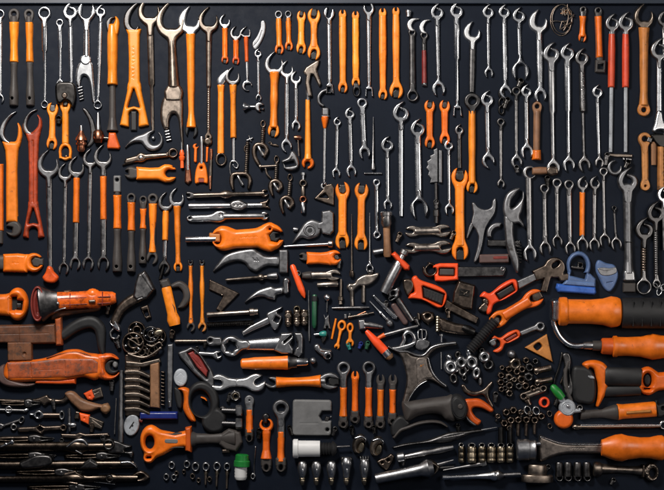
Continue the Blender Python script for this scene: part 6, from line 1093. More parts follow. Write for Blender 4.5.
t = T('twisted_clip', 'small brown twisted clip between a bronze shell and the chrome tube', 'clip', (386, 462)); t.hf('clip', D(spoly([(376.6, 462), (381, 458.4), (386, 457), (391, 453.4), (394.4, 457), (391.4, 464), (387, 470.6), (382, 467.6)]), circ(388, 459.4, 1.4), circ(382, 462, 1)), 'umber', H=4, r=1.6)
# ------------------------------------------------------------------ lower middle: handle with orange ring, shears, sockets
t = T('ring_handle_tool', 'big orange ring handle with a dark window and a grey shank', 'hand tool', (158, 440), (232, 439), GO)
t.hf('handle', D(U(ell(150.6, 440.4, 10.2, 15.4), circ(149, 457.6, 5.4), poly([(152, 427), (162, 430.6), (176, 433.4), (186, 431), (191, 427), (191, 449), (184, 446.4), (174, 448), (164, 454), (154, 458)], .6), k=3.4), ell(150, 442, 4.6, 6.8), cap(147.6, 457.2, 150.4, 457, 1)), 'orange', H=9, r=4.6)
t.hf('window', box(172, 440.4, 15, 6, 1, 2.8), 'grey_plastic', H=9.4, r=1.4); t.hf('side_inlay', U(schain([(161, 431.6, .6), (172, 434, 1.4), (182, 433, 1.2)]), schain([(163, 452.6, .6), (174, 447, 1.4), (184, 446.8, 1)])), 'rubber', H=8, r=1.2, edge=.5); t.hf('collar', poly([(186, 427.6), (191.4, 426.4), (191.6, 451.6), (186, 450)], .6), 'orange_deep', H=10, r=2)
t.bar('shank', (190, 439), (236, 438), [(0, 18), (7, 11), (20, 10), (34, 12), (46, 17)], 'rubber', q=2.6, kz=.5)
t = T('loop_shears', 'black loop handled shears with an orange inner grip', 'shears', (186, 395), (206, 400))
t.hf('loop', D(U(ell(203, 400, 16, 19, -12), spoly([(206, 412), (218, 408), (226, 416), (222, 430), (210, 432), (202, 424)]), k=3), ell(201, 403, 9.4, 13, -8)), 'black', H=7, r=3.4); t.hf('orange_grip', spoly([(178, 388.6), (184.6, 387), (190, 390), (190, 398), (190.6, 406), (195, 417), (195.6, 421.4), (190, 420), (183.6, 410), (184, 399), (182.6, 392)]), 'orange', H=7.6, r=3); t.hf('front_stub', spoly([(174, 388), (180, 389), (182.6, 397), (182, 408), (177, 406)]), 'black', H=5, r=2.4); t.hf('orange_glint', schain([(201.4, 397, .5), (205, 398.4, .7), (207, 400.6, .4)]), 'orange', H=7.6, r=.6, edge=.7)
t = T('hex_nut', 'single brass rimmed hex nut under the pale double open wrench', 'nut', (235.6, 396)); t.hf('nut', D(ngon(235.4, 395.6, 6, 6, 20), circ(235.6, 396, 2.8)), 'steel', H=4.4, r=1.6); t.hf('thread_ring', D(circ(235.6, 396, 3.2), circ(235.8, 396.2, 2)), 'brass', H=3.6, r=.7)
for y, lb in ((411, 'upper hex head bolt lying sideways beside the small orange tool'), (424, 'lower hex head bolt lying sideways, pointing at the black shears')):
    t = T('hex_bolt', lb, 'bolt', (222, y), (242, y - 1), 'hex head bolts lying sideways'); t.lathe('shank', (222, y - 1), (237, y - .4), [(i * 1.2, 2.6 + .4 * (i % 2)) for i in range(13)], 'dark', n=14, zc=4.6); t.lathe('head', (236, y - .6), (242.4, y - .8), [(0, 5), (1, 5.6), (5.4, 5.6), (6.4, 4.6)], 'cast', n=6, zc=5); t.hf('washer', D(circ(223, y - 1, 4), circ(222.4, y - 1, 1.8)), 'dark', H=4.4, r=1.2)
t = T('grip_block', 'dark faceted metal block between the orange ring handle and the small orange tool', 'block', (229, 445)); t.hf('block', poly([(219, 436), (229, 428.6), (240, 432), (242, 442), (236, 451), (226, 449), (220, 444)], .8), 'rubber', H=6, r=3); t.hf('tip', box(226, 451, 8, 4), 'umber', H=4, r=1)
GK = 'small silver rings and eye bolts lined up along the bottom'
for i, (x, y, R, st, lb) in enumerate(((171.8, 465, 3.2, 0, 'first little ring standing alone under the orange ring handle'), (187, 464, 3.2, 0, 'little ring set highest of the line'), (195.6, 466.4, 3.7, 0, 'larger ring without a stem beside the stemmed eye bolts'), (206, 466.4, 3.5, 14, 'eye bolt with a bright stem, first of the stemmed three'), (217, 466, 3.6, 16, 'eye bolt with a dark stem, middle of the stemmed three'), (227.2, 466.4, 3.3, 18, 'eye bolt with the longest stem, nearest the green capped jar'), (166.4, 476.6, 2.8, 0, 'low ring at the far end of the line'), (174, 477, 2.6, 0, 'low ring beneath the first little ring'), (176.6, 473, 2, 0, 'smallest ring, touching a low ring'), (192.6, 476, 2.4, 0, 'low ring beneath the larger stemless ring'), (198.6, 480, 2, 0, 'faint lowest ring under the larger stemless ring'), (209.6, 479, 2.2, 0, 'little ring between two eye bolt stems'), (184, 471.6, 1.8, 4, 'bright short pin among the low rings'))):
    R *= 1.18; t = T('eye_bolt' if st > 4 else 'ring', lb, 'eye bolt' if st > 4 else 'ring', (x, y), None, GK); m = 'satin' if i < 8 else 'bronze'
    t.hf('eye' if st > 4 else 'ring', D(ell(x, y, R * .92, R * 1.1), ell(x, y + .2, R * .5, R * .66)), m, H=3.4, r=1)
    if st > 4: t.lathe('stem', (x, y + R), (x - .6, y + R + st), [(0, 1), (2, 1.3), (st, 1)], 'bronze', n=10, zc=2); t.lathe('nut', (x, y + R + 1.6), (x, y + R + 4), [(0, 1.8), (2.4, 1.8)], 'brass', n=6, zc=2)
t = T('jar', 'small jar with a green screw cap and pale ribbed body', 'jar', (242, 455), (241, 479)); t.lathe('body', (241.2, 461), (241, 479.4), [(0, 5.6)] + [(1 + i * 1.5, 6 + .35 * (i % 2)) for i in range(11)] + [(18, 5)], 'white', n=26); t.lathe('green_cap', (242.6, 453.6), (242, 466), [(0, 5), (1, 6.6), (6, 7), (7, 8), (12, 8)], 'green', n=28, zc=6.6); 
t = T('wire_hook', 'thin wire hook with a small loop beside the green capped jar', 'hook', (253.6, 455), (253, 478)); t.tube('wire', [(255.6, 446, 1.5), (254.6, 458, 1.5), (254, 468, 1.5), (254.6, 474, 1.5)], .6, 'steel'); t.hf('loop', D(ell(253, 476, 2.8, 3.4), ell(252.8, 476.4, 1, 1.6)), 'satin', H=3, r=1)
# ------------------------------------------------------------------ grey plate, knife, shears
t = T('spider_bracket', 'large four legged steel bracket with bright edges', 'bracket', (420, 370))
t.hf('plate', D(spoly([(388, 345), (391.4, 346.6), (398, 350), (405, 350), (407.4, 351), (412, 355), (420, 356), (426, 352.6), (431, 347), (440, 344), (452, 341.4), (456, 342), (456, 345), (446, 346.4), (436, 349.6), (429, 356), (428, 362), (431, 372), (437, 379), (445, 384), (446, 387), (442.6, 387), (434, 381.6), (427, 380), (419, 384.6), (412, 393), (407, 402), (402, 403.6), (404, 394), (406.4, 380), (404, 366), (400, 356), (394, 351), (388, 348)]), circ(500, 500, 1)), 'bracket_steel', H=5, r=2.2)
t.hf('bright_edge', U(schain([(388.6, 346.4, 1), (398, 350.8, 1.3), (407, 351.4, 1.1), (417, 355, 1.4), (424, 354.4, 1.3), (431, 347.6, 1.4), (440, 344.4, 1.4), (455, 342.6, 1.4)]), schain([(428, 358, .9), (431.6, 371, 1.2), (438, 379.6, 1.3), (445.4, 385.6, 1.5)]), schain([(426.6, 380.6, .8), (419, 385, 1), (412, 393.4, 1), (407.4, 402, .9)])), 'satin', H=6.6, r=1.2, edge=.5)
t.hf('badge', U(*[circ(x, y, r) for x, y, r in ((421, 365.6, 1.6), (423, 364.6, 1.1), (419.4, 366.6, .8))], cap(418, 370, 424, 370.4, .4), cap(419, 372.6, 423.4, 372.8, .4)), 'gold_plate', H=5.6, r=.5)
t.hf('badge_plate', spoly([(416, 359), (425, 357.6), (428.6, 368), (433, 377), (424, 378.6), (417, 383), (416, 370)]), 'bracket_steel', H=5.5, r=1)
t = T('shackle', 'open steel shackle ring resting above the four legged bracket', 'shackle', (409, 340)); t.tube('bow', [(400, 348, 3), (404, 340, 3.6), (404, 335, 3.6), (408, 331.6, 3.6), (412.4, 334, 3.6), (414.4, 340, 3.6), (411, 346, 3)], 1.9, 'satin'); t.hf('foot', spoly([(391, 347), (398, 345.6), (408, 343), (416, 340), (414, 345.6), (404, 350), (394, 350)]), 'satin', H=5.6, r=2)
t = T('buckle', 'small square wire buckle between the shackle and the brass nipple', 'buckle', (421, 334)); t.tube('frame', [(418.4, 330, 2), (418, 338.6, 2), (425.4, 338.8, 2), (425.6, 330, 2), (418.4, 330, 2)], .8, 'satin', smooth=2); t.lathe('tongue', (421.6, 329), (422, 339), [(0, .6), (10, .6)], 'steel', n=8, zc=3)
t.hf('plate', spoly([(417, 340), (424, 339), (430, 342), (427, 348), (420, 350), (415, 347)]), 'cast', H=3.6, r=1.4)
t = T('rod_stud', 'thin upright steel stud touching the bracket arm', 'stud', (441, 336), (441, 344), z=4); t.lathe('stud', (441, 334), (441, 342), [(0, 2), (1.6, 2), (2, .9), (8, .9)], 'satin', n=12)
t = T('needle', 'faint thin dark needle between the bracket and the loose washers', 'needle', (441, 352), (441, 369)); t.lathe('needle', (441, 352), (441.2, 369), [(0, .6), (17, .5)], 'cast', n=8, zc=1.5)
# loose washers and nuts, each its own
GW = 'loose steel washers nuts and links under the black hose end'
for i, (x, y, a, b, an, hole, m, z, kind, lb) in enumerate((
    (448.6, 357, 2.6, 3, 0, 0, 'chrome', 1, 'ball', 'small bright ball above the large grey washer'), (450.6, 366.6, 6, 6.4, 0, .36, 'satin', 0, 'washer', 'large grey washer closest to the bracket leg'), (453.4, 378.4, 3.4, 5, -10, .55, 'dark', 0, 'link', 'dark oval link under the large grey washer'),
    (457.6, 354.4, 2.6, 3.4, 20, .4, 'dark', 0, 'link', 'dim small link above the second washer'), (461, 362, 4.4, 5.6, -14, .42, 'satin', 2, 'washer', 'second washer, tilted, between two bright balls'), (462.6, 371, 4, 5, 10, .5, 'steel', 0, 'link', 'steel ring under the tilted second washer'), (464, 377.6, 2.2, 3, 0, .4, 'dark', 0, 'link', 'tiny dark link lowest below the second washer'),
    (468.4, 352.6, 2.4, 3.6, 0, 0, 'chrome', 1, 'ball', 'bright upright oval ball over the third washer'), (471.6, 362, 5.4, 6.6, -16, .4, 'satin', 1, 'washer', 'third washer, bright rim, largest tilt'), (476, 372.6, 3.4, 5.4, 14, .5, 'satin', 2, 'link', 'bright oval link hanging off the third washer'), (480, 381, 1.8, 3.6, 0, 0, 'steel', 0, 'ball', 'small oblong slug lowest of the loose washers'),
    (484.2, 356.6, 5, 5.2, 0, .4, 'satin', 1, 'washer', 'roundest bright washer, farthest from the bracket'), (488.4, 364.6, 4.4, 5, 30, .55, 'dark', 0, 'link', 'dark ring peeking from under the roundest washer'), (456, 369, 2.6, 3.2, 0, .4, 'steel', 0, 'link', 'small steel ring between the first and second washers'), (466.4, 368.4, 2.8, 3.4, 0, .4, 'dark', 0, 'link', 'small dark ring between the second and third washers'), (481.6, 350.4, 2.6, 3, 0, .3, 'dark', 0, 'link', 'dim ring behind the roundest washer'))):
    t = T({'ball': 'ball', 'washer': 'washer', 'link': 'link'}[kind], lb, kind, (x, y), None, GW, z=z)
    a *= 1.22; b *= 1.2
    if hole: t.hf(kind, D(ell(x, y, a, b, an), ell(x, y, a * hole * .68, b * hole * .68, an)), m, H=5.5 if kind == 'washer' else 4, r=min(a, b) * .55)
    else: t.hf(kind, ell(x, y, a, b, an), m, H=min(a, b) * 1.7, r=min(a, b) * .98)
t = T('brace_claw', 'thin brown two horned steel claw under the loose washers', 'claw', (473, 392)); t.hf('claw', spoly([(461, 385.6), (464.6, 384.4), (468, 389), (475, 391.4), (483, 389), (488, 384), (491.6, 381), (492.6, 383.4), (488.6, 391), (489.6, 398), (493.6, 406), (490.4, 407), (486, 399), (482, 394.6), (474, 396), (466, 393.6), (463, 391)]), 'umber', H=3.4, r=1.6)
t = T('utility_grip', 'big dark grey pistol grip tool with a round end cap and an orange red jaw', 'hand tool', (404, 416), (456, 408))
t.hf('body', D(spoly([(402, 401.6), (412, 400.6), (430, 398), (446, 396), (452, 394.6), (456, 404), (455, 420), (446, 419.6), (440, 414.6), (430, 413.4), (418, 416), (408, 421), (404, 417)]), circ(600, 600, 1)), 'rubber', H=12, r=9); t.hf('end_cap', ell(458, 407, 9.6, 13.6, -14), 'black', H=13, r=4.6, feats=[(D(ell(458, 407, 7, 10.6, -14), ell(458, 407, 6.2, 9.8, -14)), .8, .4)]); t.hf('cap_boss', circ(459.6, 405.6, 3), 'rubber', H=14, r=1.4, edge=.85)
t.hf('trigger_guard', schain([(394, 437, 1.6), (400, 430, 2.2), (408, 427, 2.2), (418, 423.4, 2), (430, 421.6, 1.8), (440, 422.6, 1.6), (447, 426.6, .9)]), 'rubber', H=7, r=2); t.hf('nose', spoly([(391, 424), (398, 416), (405, 417), (410, 424), (402, 431), (395, 436), (391, 434)]), 'black', H=6, r=3)
t.hf('red_jaw', D(spoly([(464, 400.6), (472, 398.6), (480, 399), (488, 404), (493.4, 409.6), (490, 412.4), (482, 408.4), (474, 407.4), (472, 411), (476, 417), (481, 421), (477, 425.4), (470, 421), (465, 414)]), circ(600, 600, 1)), 'orange_deep', H=6, r=2.6); t.hf('jaw_tip', spoly([(465.6, 414.6), (470, 419), (477, 424.6), (473, 425.4), (466, 420)]), 'cast', H=6.6, r=1.6)
t = T('scriber', 'long dark knife shaped scriber slanting below the pistol grip tool', 'scriber', (393, 446), (496, 427)); t.hf('handle', spoly([(393, 446.6), (406, 443), (424, 440.6), (438, 436), (450, 432), (464, 430.6), (478, 429), (483, 429.4), (482, 431.6), (470, 434), (460, 438.6), (448, 442.4), (434, 443), (418, 444), (402, 446.6), (394, 448)]), 'dark', H=5, r=3, feats=[(schain([(442, 437, .6), (456, 434.6, .8), (464, 433, .5)]), .9, .8)]); t.lathe('needle', (481, 430), (497, 427), [(0, 1.1), (8, .7), (16, .2)], 'satin', n=10, zc=2.6)
t = T('socket_extension', 'chrome socket extension with a round socket at one end', 'socket', (397, 457), (456, 447)); t.lathe('socket', (396.6, 457.6), (404.6, 456.4), [(0, 4), (1, 5), (7, 5), (8, 4)], 'satin', n=22); t.lathe('rod', (404, 456.6), (453, 447), [(0, 2.6), (14, 3), (20, 3.8), (24, 2.6), (38, 3.4), (43, 2.8), (50, 2.4)], 'steel', n=18, zc=4.6)
t = T('trumpet_tube', 'wide chrome tube flaring to a sharp collar with two thin legs', 'tube', (375, 478), (434, 466)); t.lathe('tube', (375, 478), (433, 466.4), [(0, 4.6), (.6, 5.2), (30, 5.4), (46, 6.4), (52, 9), (54, 9.6), (59, 6.6)], 'satin', n=30); t.hf('collar', D(spoly([(427, 466), (430, 459.4), (437, 463), (440, 467), (436, 473), (431, 477), (428, 474)]), ell(433, 469, 2, 3.4, 20)), 'bronze', H=8, r=2.4); t.lathe('leg', (436, 465), (453.6, 459.6), [(0, 2), (8, 1.6), (18, .6)], 'steel', n=12, zc=4); t.lathe('leg', (438, 468), (454, 466.6), [(0, 1.8), (16, 1.2)], 'dark', n=12, zc=3)
for i, (x, w_, lb) in enumerate(((461, 6, 'first and narrowest small bronze bushing, beside the socket extension'), (471.4, 9, 'second small bronze bushing, widest of the row'), (481.6, 7.4, 'third small bronze bushing from the socket extension'), (491, 8.6, 'fourth small bronze bushing in the middle of the row'), (500.6, 8, 'fifth small bronze bushing, dark banded'), (509.6, 7.6, 'last small bronze bushing, next to the big chrome collar'))):
    t = T('bushing', lb, 'bushing', (x, 444), (x, 461), 'small bronze bushings standing in a row'); t.lathe('body', (x, 446), (x, 462), [(0, w_ * .42), (1, w_ * .5), (5, w_ * .5), (5.4, w_ * .46), (6.4, w_ * .46), (7, w_ * .5), (11, w_ * .5), (11.4, w_ * .46), (12.4, w_ * .46), (13, w_ * .5), (15, w_ * .5), (16, w_ * .42)], 'brass', n=20); t.hf('top_ring', D(ell(x, 445, w_ * .46, 2.6), ell(x, 444.6, w_ * .26, 1.2)), 'steel', H=w_ * .8, r=1)
    if i > 3: t.lathe('stem', (x, 427), (x, 443), [(0, 2.6), (16, 2.8)], 'black_steel', n=14, zc=2.8)
t = T('chuck_key', 'slim chrome rod with a small square end under the bronze bushings', 'key', (441, 470), (487, 461)); t.lathe('rod', (443, 470), (482, 463.4), [(0, .6), (14, 1.2), (36, 2), (39.6, 2.2)], 'steel', n=14, zc=3); t.hf('end', poly([(480.6, 460), (485.4, 459), (487, 465), (482, 466.4)], .4), 'cast', H=5, r=1.4)
t = T('nozzle', 'long chrome nozzle with a swollen collar along the bottom edge', 'nozzle', (443, 477), (520, 473)); t.lathe('barrel', (442, 477), (497, 475), [(0, 1.8), (.8, 2.4), (6, 2.2), (8, 1.7), (34, 2.4), (48, 3.8), (50, 5), (52, 5.4), (54, 5), (55, 3.4)], C_, n=22); t.lathe('collar', (496, 475), (503, 474.6), [(0, 5), (2, 5.6), (4, 4), (7, 2.6)], 'steel', n=20, zc=5); t.lathe('tip', (502, 474.6), (520, 473.6), [(i * 1, 1.7 + .35 * (i % 2)) for i in range(19)], 'steel', n=12, zc=5)
t = T('pipe_flange', 'bronze stepped flange with a wide base along the bottom edge', 'flange', (536.6, 473)); t.lathe('neck', (536.8, 464), (536.6, 476), [(0, 8.6), (1, 9.4), (11, 9.4), (12, 9)], 'bronze', n=34, sz=.7); t.lathe('base', (536.6, 474), (536.4, 483), [(0, 15), (1, 16), (7, 15.6), (8, 13), (9.4, 4)], 'bronze', n=40, zc=8, sz=.5)
t = T('collar', 'broad polished chrome collar beside the last bushing', 'collar', (525, 447)); t.lathe('collar', (516, 449), (535, 449), [(0, 9.6), (1, 10.6), (12, 10.6), (12.6, 9.8), (17, 9.8), (18, 10.4), (19, 9.4)], 'satin', n=40, sz=.8); t.lathe('neck', (534.6, 443), (539.6, 443), [(0, 2), (5, 2)], C_, n=14, zc=8)
t = T('chisel', 'large chisel with a brownish steel blade and a bright orange turned handle', 'chisel', (540, 447), (663, 446))
t.hf('blade', spoly([(539, 436), (540.6, 435), (548, 438), (558, 441.6), (570, 443), (602, 443.4), (603, 451), (602, 453.6), (570, 453.6), (556, 455.6), (546, 459.6), (539, 461), (538, 448)]), 'bracket_steel', H=7, r=3.4, feats=[(glyphs((569, 447.4), (584, 447.6), 2, 7, 21), .5, .4)]); t.hf('bright_edge', schain([(540, 436, .8), (548, 438.8, 1), (560, 442.6, 1), (575, 443.6, 1), (600, 443.8, 1)]), C_, H=8, r=1, edge=.6)
t.lathe('handle', (600, 446.6), (663, 446.8), [(0, 8), (2, 8.6), (8, 11), (14, 13), (20, 13.8), (24, 12.6), (26, 12), (38, 10.4), (48, 10.6), (56, 12.4), (60, 12.6), (62, 11.4), (63, 8)], 'orange', n=44, sz=.8)
# ------------------------------------------------------------------ sockets, keys
GT = 'bronze studs and keys heaped under the triangular plate'
for i, (x0, y0, x1, y1, w_, lb) in enumerate(((534, 371, 552, 367, 7, 'upper bronze barrel key near the tan triangle'), (535, 382, 552, 379, 6.6, 'middle bronze barrel key with dark tail'))):
    t = T('barrel_key', lb, 'key', (x0, y0), (x1, y1), GT); t.lathe('barrel', (x0, y0), (x1, y1), [(0, w_ * .4), (1, w_ * .5), (6, w_ * .5), (7, w_ * .4), (17, w_ * .44)], 'umber', n=20); t.hf('end_ring', D(ell(x0 + 2, y0, 2.6, 4), ell(x0 + 1.6, y0, 1.2, 2)), 'bronze', H=6.6, r=1.2)
t = T('barrel_key', 'loose bronze link plate slanting under the barrel keys', 'key', (522, 397), (543, 388), GT); t.hf('plate', D(cap(523, 396.4, 543.4, 388.4, 3.9), circ(543, 388.4, 1.4), circ(523.4, 396, 1.6)), 'bronze', H=4, r=1.4, feats=[(cap(528, 394, 538, 390.4, 1.2), .5, .5)])
for i, (x, y, R, m, z, lb) in enumerate(((511.4, 354, 4, 'cast', 0, 'dull grey ball on top of the bronze heap'), (515, 363.6, 5.4, 'bronze', 0, 'largest bronze eye nut of the heap under the grey ball'), (508.4, 369, 3.2, 'umber', 0, 'small bronze nut beside the eye nut'), (500.6, 375, 3, 'umber', 0, 'upper nut of the outer short string'), (500.4, 382, 3.2, 'umber', 0, 'middle nut of the outer short string'), (501, 389, 2.8, 'umber', 0, 'lowest nut of the outer short string'), (508.6, 377, 3.6, 'bronze', 0, 'upper nut of the inner long string'), (509, 385, 3.6, 'bronze', 0, 'middle nut of the inner long string'), (509, 393, 3.4, 'bronze', 0, 'lowest nut of the inner long string'), (525.6, 360, 3, 'umber', 0, 'dim nut behind the eye nut'), (529, 367, 4, 'dark', 0, 'dark nut next to the upper barrel key'), (521, 379, 4, 'umber', 0, 'dark brown nut in the heart of the heap'), (525, 385.4, 3.6, 'umber', 1, 'dark brown nut touching the link plate'), (528, 376.6, 4.2, 'dark', 1, 'dark nut before the middle barrel key'))):
    t = T('nut' if i else 'ball', lb, 'nut' if i else 'ball', (x, y), None, 'brown nuts strung and heaped near the barrel keys', z=z)
    R *= 1.3 if i else 1.0
    if i: t.hf('nut', D(U(ngon(x, y, R, 6, i * 17), circ(x, y, R * .84)), circ(x + .3, y + .3, R * .3)), m, H=5, r=R * .5)
    else: t.hf('ball', circ(x, y, R), m, H=7, r=3.9)
t = T('scraper_plate', 'tan triangular plate with a rounded triangular hole', 'plate', (543, 348)); t.hf('plate', D(poly([(525.4, 347.6), (546.4, 334.8), (552, 361.4)], .6), spoly([(533.6, 346), (538, 342.6), (541, 344.6), (541.4, 347), (537.6, 350.4), (535, 349)])), 'tan_orange', H=3.6, r=1.1)
t = T('dark_cord', 'thin dark cord running down from the chrome bent pipe to the green tip', 'cord', (562, 352), (553, 390)); t.tube('cord', [(562, 352, 1.5), (559, 366, 1.5), (555, 378, 1.5), (553, 386, 1.5)], .9, 'black_steel'); t.tube('cord', [(566, 356, 1.5), (564, 372, 1.5), (560, 384, 1.5)], .7, 'umber')
for i, (x, y, R, m, lb) in enumerate(((516.6, 371.4, 3.4, 'umber', 'half hidden brown nut under the largest eye nut'), (532.6, 388, 3.2, 'umber', 'brown nut nestled over the slanting link plate'), (505, 380, 2.6, 'dark', 'dark spacer between the two short nut strings'), (504.6, 388, 2.6, 'dark', 'lower dark spacer between the two nut strings'), (518.6, 386, 3.4, 'dark', 'dark nut closest to the inner nut string'), (521.6, 369, 3.4, 'umber', 'brown nut between the eye nut and the heart of the heap'), (514, 379.4, 2.6, 'bronze', 'small bright bronze nut beside the inner string'), (535, 361, 3, 'dark', 'dark nut in the gap above the upper barrel key'), (501.6, 367.4, 2.4, 'bronze', 'little bronze nut at the head of the outer string'))):
    t = T('nut', lb, 'nut', (x, y), None, 'brown nuts strung and heaped near the barrel keys', z=(i % 3) * .8)
    t.hf('nut', D(U(ngon(x, y, R * 1.25, 6, i * 23), circ(x, y, R)), circ(x, y, R * .4)), m, H=4.4, r=R * .5)
for i, (x, y, R, lb) in enumerate(((509, 428, 3, 'blackened stud head low in the outer corner of the bunch'), (520.6, 412, 3, 'stud head squeezed under the nearer bright ring'), (530, 413.6, 2.8, 'stud head squeezed between both bright rings'), (497.6, 416, 2.8, 'stray stud head nearest the orange red jaw'))):
    t = T('stud', lb, 'stud', (x, y), None, 'dark hex studs in the bunch under the bronze keys'); t.hf('head', D(ngon(x, y, R * 1.2, 6, i * 29), circ(x, y, .9)), 'umber', H=4.6, r=1.2); t.hf('stem', cap(x, y, x + 1.4 - i, y + 5, 1.2), 'dark', H=2.6, r=1)
GX = 'dark hex studs in the bunch under the bronze keys'
for i, (x, y, ln, lb) in enumerate(((504, 423, 0, 'outermost stud head of the bunch'), (510.6, 420, 14, 'second stud of the bunch with a short stem'), (518, 419.6, 16, 'third stud of the bunch'), (526, 419.6, 16, 'fourth stud of the bunch, beneath a bright ring'), (534.4, 420, 14, 'fifth stud of the bunch, longest side shadow'), (513, 410, 0, 'upper stud head left of the bright rings'), (506, 412, 0, 'small crooked upper stud of the bunch'), (541, 416, 0, 'last stud head beside the orange red washer'))):
    t = T('stud', lb, 'stud', (x, y), None, GX); t.hf('head', D(ngon(x, y, 4.4, 6, i * 13), circ(x, y, 1.3)), 'umber', H=5.4, r=1.4)
    if ln: t.lathe('stem', (x, y + 2), (x - .4, y + ln), [(0, 1.8), (ln - 2, 1.6)], 'umber', n=12)
for x, y, R, m, lb in ((527, 410, 4.4, 'satin', 'bright steel ring above the stud bunch, nearer the claw'), (535.8, 410.6, 4.4, 'satin', 'bright steel ring above the stud bunch, nearer the orange red washer'), (549, 413.6, 3.2, 'bronze', 'small dull ring under the orange red washer'), (549.4, 426, 2.8, 'bronze', 'small brass ring at the foot of the orange disc cutter')):
    t = T('ring', lb, 'ring', (x, y), None, 'rings beside the stud bunch'); t.hf('ring', D(ell(x, y, R * .9, R * 1.1, -15), ell(x + .4, y, R * .5, R * .66, -15)), m, H=4, r=1.3)
t = T('rubber_washer', 'single orange red rubber washer', 'washer', (544, 402.4)); t.hf('washer', D(circ(544.2, 402.4, 5.6), ell(544.4, 402.6, 2.5, 3.2)), 'red_orange', H=4, r=1.6)
t = T('disc_cutter', 'orange based cutter with a pale steel disc and a green tip', 'cutter', (567, 408)); t.hf('orange_base', D(circ(563.4, 419, 9.6), circ(572, 406, 7)), 'orange', H=7, r=3.4); t.hf('disc', U(circ(567, 407.6, 8.6), cap(572, 411, 578.6, 410, 2.6)), 'pale', H=8, r=2.4, feats=[(D(circ(567, 407.6, 6), circ(567, 407.6, 5.2)), .6, .4)]); t.hf('axle', circ(567, 405.6, 2.4), C_, H=10, r=1.8, edge=.5); t.hf('thumb_nut', D(circ(579, 407.6, 3.6), circ(579, 407, 1.3)), 'steel', H=8, r=1.6)
t.lathe('green_tip', (551, 385), (562, 398), [(0, 1.4), (2, 3.4), (10, 4.6), (17, 3.8)], 'green', n=22); t.hf('pale_neck', poly([(557, 398), (562, 395), (566, 401), (560, 403)], .4), 'pale', H=7, r=2)
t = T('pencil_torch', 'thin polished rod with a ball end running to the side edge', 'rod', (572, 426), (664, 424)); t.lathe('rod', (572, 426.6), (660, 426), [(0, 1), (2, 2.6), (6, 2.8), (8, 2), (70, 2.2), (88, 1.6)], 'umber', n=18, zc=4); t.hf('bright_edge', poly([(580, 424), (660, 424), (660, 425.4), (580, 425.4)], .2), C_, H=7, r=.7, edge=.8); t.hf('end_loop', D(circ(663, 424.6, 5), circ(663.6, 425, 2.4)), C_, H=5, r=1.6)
t = T('sleeved_tool', 'orange sleeved handle with a grey waisted shank, above the polished rod', 'hand tool', (582, 414), (660, 408), GO); t.bar('shank', (580, 415), (618, 412), [(0, 10), (10, 8.4), (22, 9), (34, 15), (38, 16)], 'rubber', q=2.5, kz=.55); t.bar('sleeve', (617, 412), (656, 409), [(0, 16.4), (6, 14.6), (20, 15), (39, 15.4)], 'orange', q=2.6, kz=.56); t.bar('inlay', (625, 412.2), (650, 410.4), [(0, 3.6), (25, 4)], 'tan_orange', z=7.2); t.hf('tail', D(spoly([(654, 402), (657, 400), (658, 404), (666, 403), (666, 414), (657, 416)]), box(664, 408, 5, 2)), 'black', H=6, r=2)
for i, (x, lb) in enumerate(((558.6, 'first dark grooved socket under the chisel blade'), (567.4, 'second dark socket with a round end hole'), (577, 'third dark socket, its end hole deepest'), (586.4, 'last dark socket, next to the bronze double ended wrench'))):
    t = T('socket', lb, 'socket', (x, 463), (x, 482), 'dark sockets standing in a row under the chisel'); t.lathe('body', (x, 462), (x, 476), [(0, 3), (1, 3.6), (8, 3.4), (12, 3.8), (14, 3.8)], 'dark', n=20, flute=(8, .06)); t.hf('end', D(circ(x + .3, 477, 4.2), circ(x + .6, 477.6, 1.9)), 'steel', H=6, r=1.6)
t = T('double_socket', 'bronze double ended wrench with a socket drum and a toothed ring', 'wrench', (597, 468), (652, 473)); t.lathe('drum', (592.6, 468.6), (601, 468.8), [(0, 6.6), (1, 7.6), (6, 7.6), (8.4, 6)], 'bronze', n=26, sz=.8); t.bar('shaft', (600, 468.6), (646, 471), [(0, 11), (16, 8), (32, 8), (46, 12)], 'bronze', kz=.6); t.hf('toothed_ring', D(ell(651, 471.6, 7.4, 9.6), ell(652.4, 472.6, 3.2, 4.6)), 'bronze', H=7.6, r=2.6, feats=[(U(*[cap(651 + 4 * math.cos(a), 472 + 5.4 * math.sin(a), 651 + 6.4 * math.cos(a), 472 + 8.2 * math.sin(a), .5) for a in [k * .63 for k in range(10)]]), 1, .5)]); t.hf('band', box(642.4, 470.6, 3, 13, 2), 'umber', H=8.4, r=1)
# ------------------------------------------------------------------ large orange handles at the right
t = T('bent_pipe_tool', 'largest turned orange handle, joined by a chrome nut and bent pipe to a second one', 'hand tool', (560, 312), (664, 346), GO)
t.lathe('handle', (557, 311), (620, 311.6), [(0, 12), (1, 14), (5, 14.4), (8, 14), (9.4, 12.4), (14, 12.2), (32, 12.2), (44, 13.2), (52, 15.6), (58, 14.8), (61, 13.4), (63, 9)], 'orange', n=48, sz=.8)
t.hf('chrome_nut', poly([(550.4, 300.6), (553, 299), (559.6, 299), (560, 320), (553, 322), (550, 319.6)], .4), C_, H=13, r=3); t.tube('bent_pipe', [(552.6, 318, 7), (554, 326, 7), (559, 336, 7), (567, 343.4, 7), (576, 345.6, 7), (586, 344.8, 8)], 2.9, C_, n=16)
t.lathe('ferrule', (582, 345), (592, 345), [(0, 2.6), (1, 3.8), (8, 4.4), (10, 4)], 'satin', n=22, zc=8); t.lathe('black_ring', (591.6, 345.2), (601, 345.4), [(0, 5), (9, 5.2)], 'rubber', n=24, zc=8); t.lathe('neck', (600, 345.6), (614, 346), [(0, 7), (1, 8), (10, 8.4), (14, 7.6)], 'orange_deep', n=32, zc=9, sz=.9)
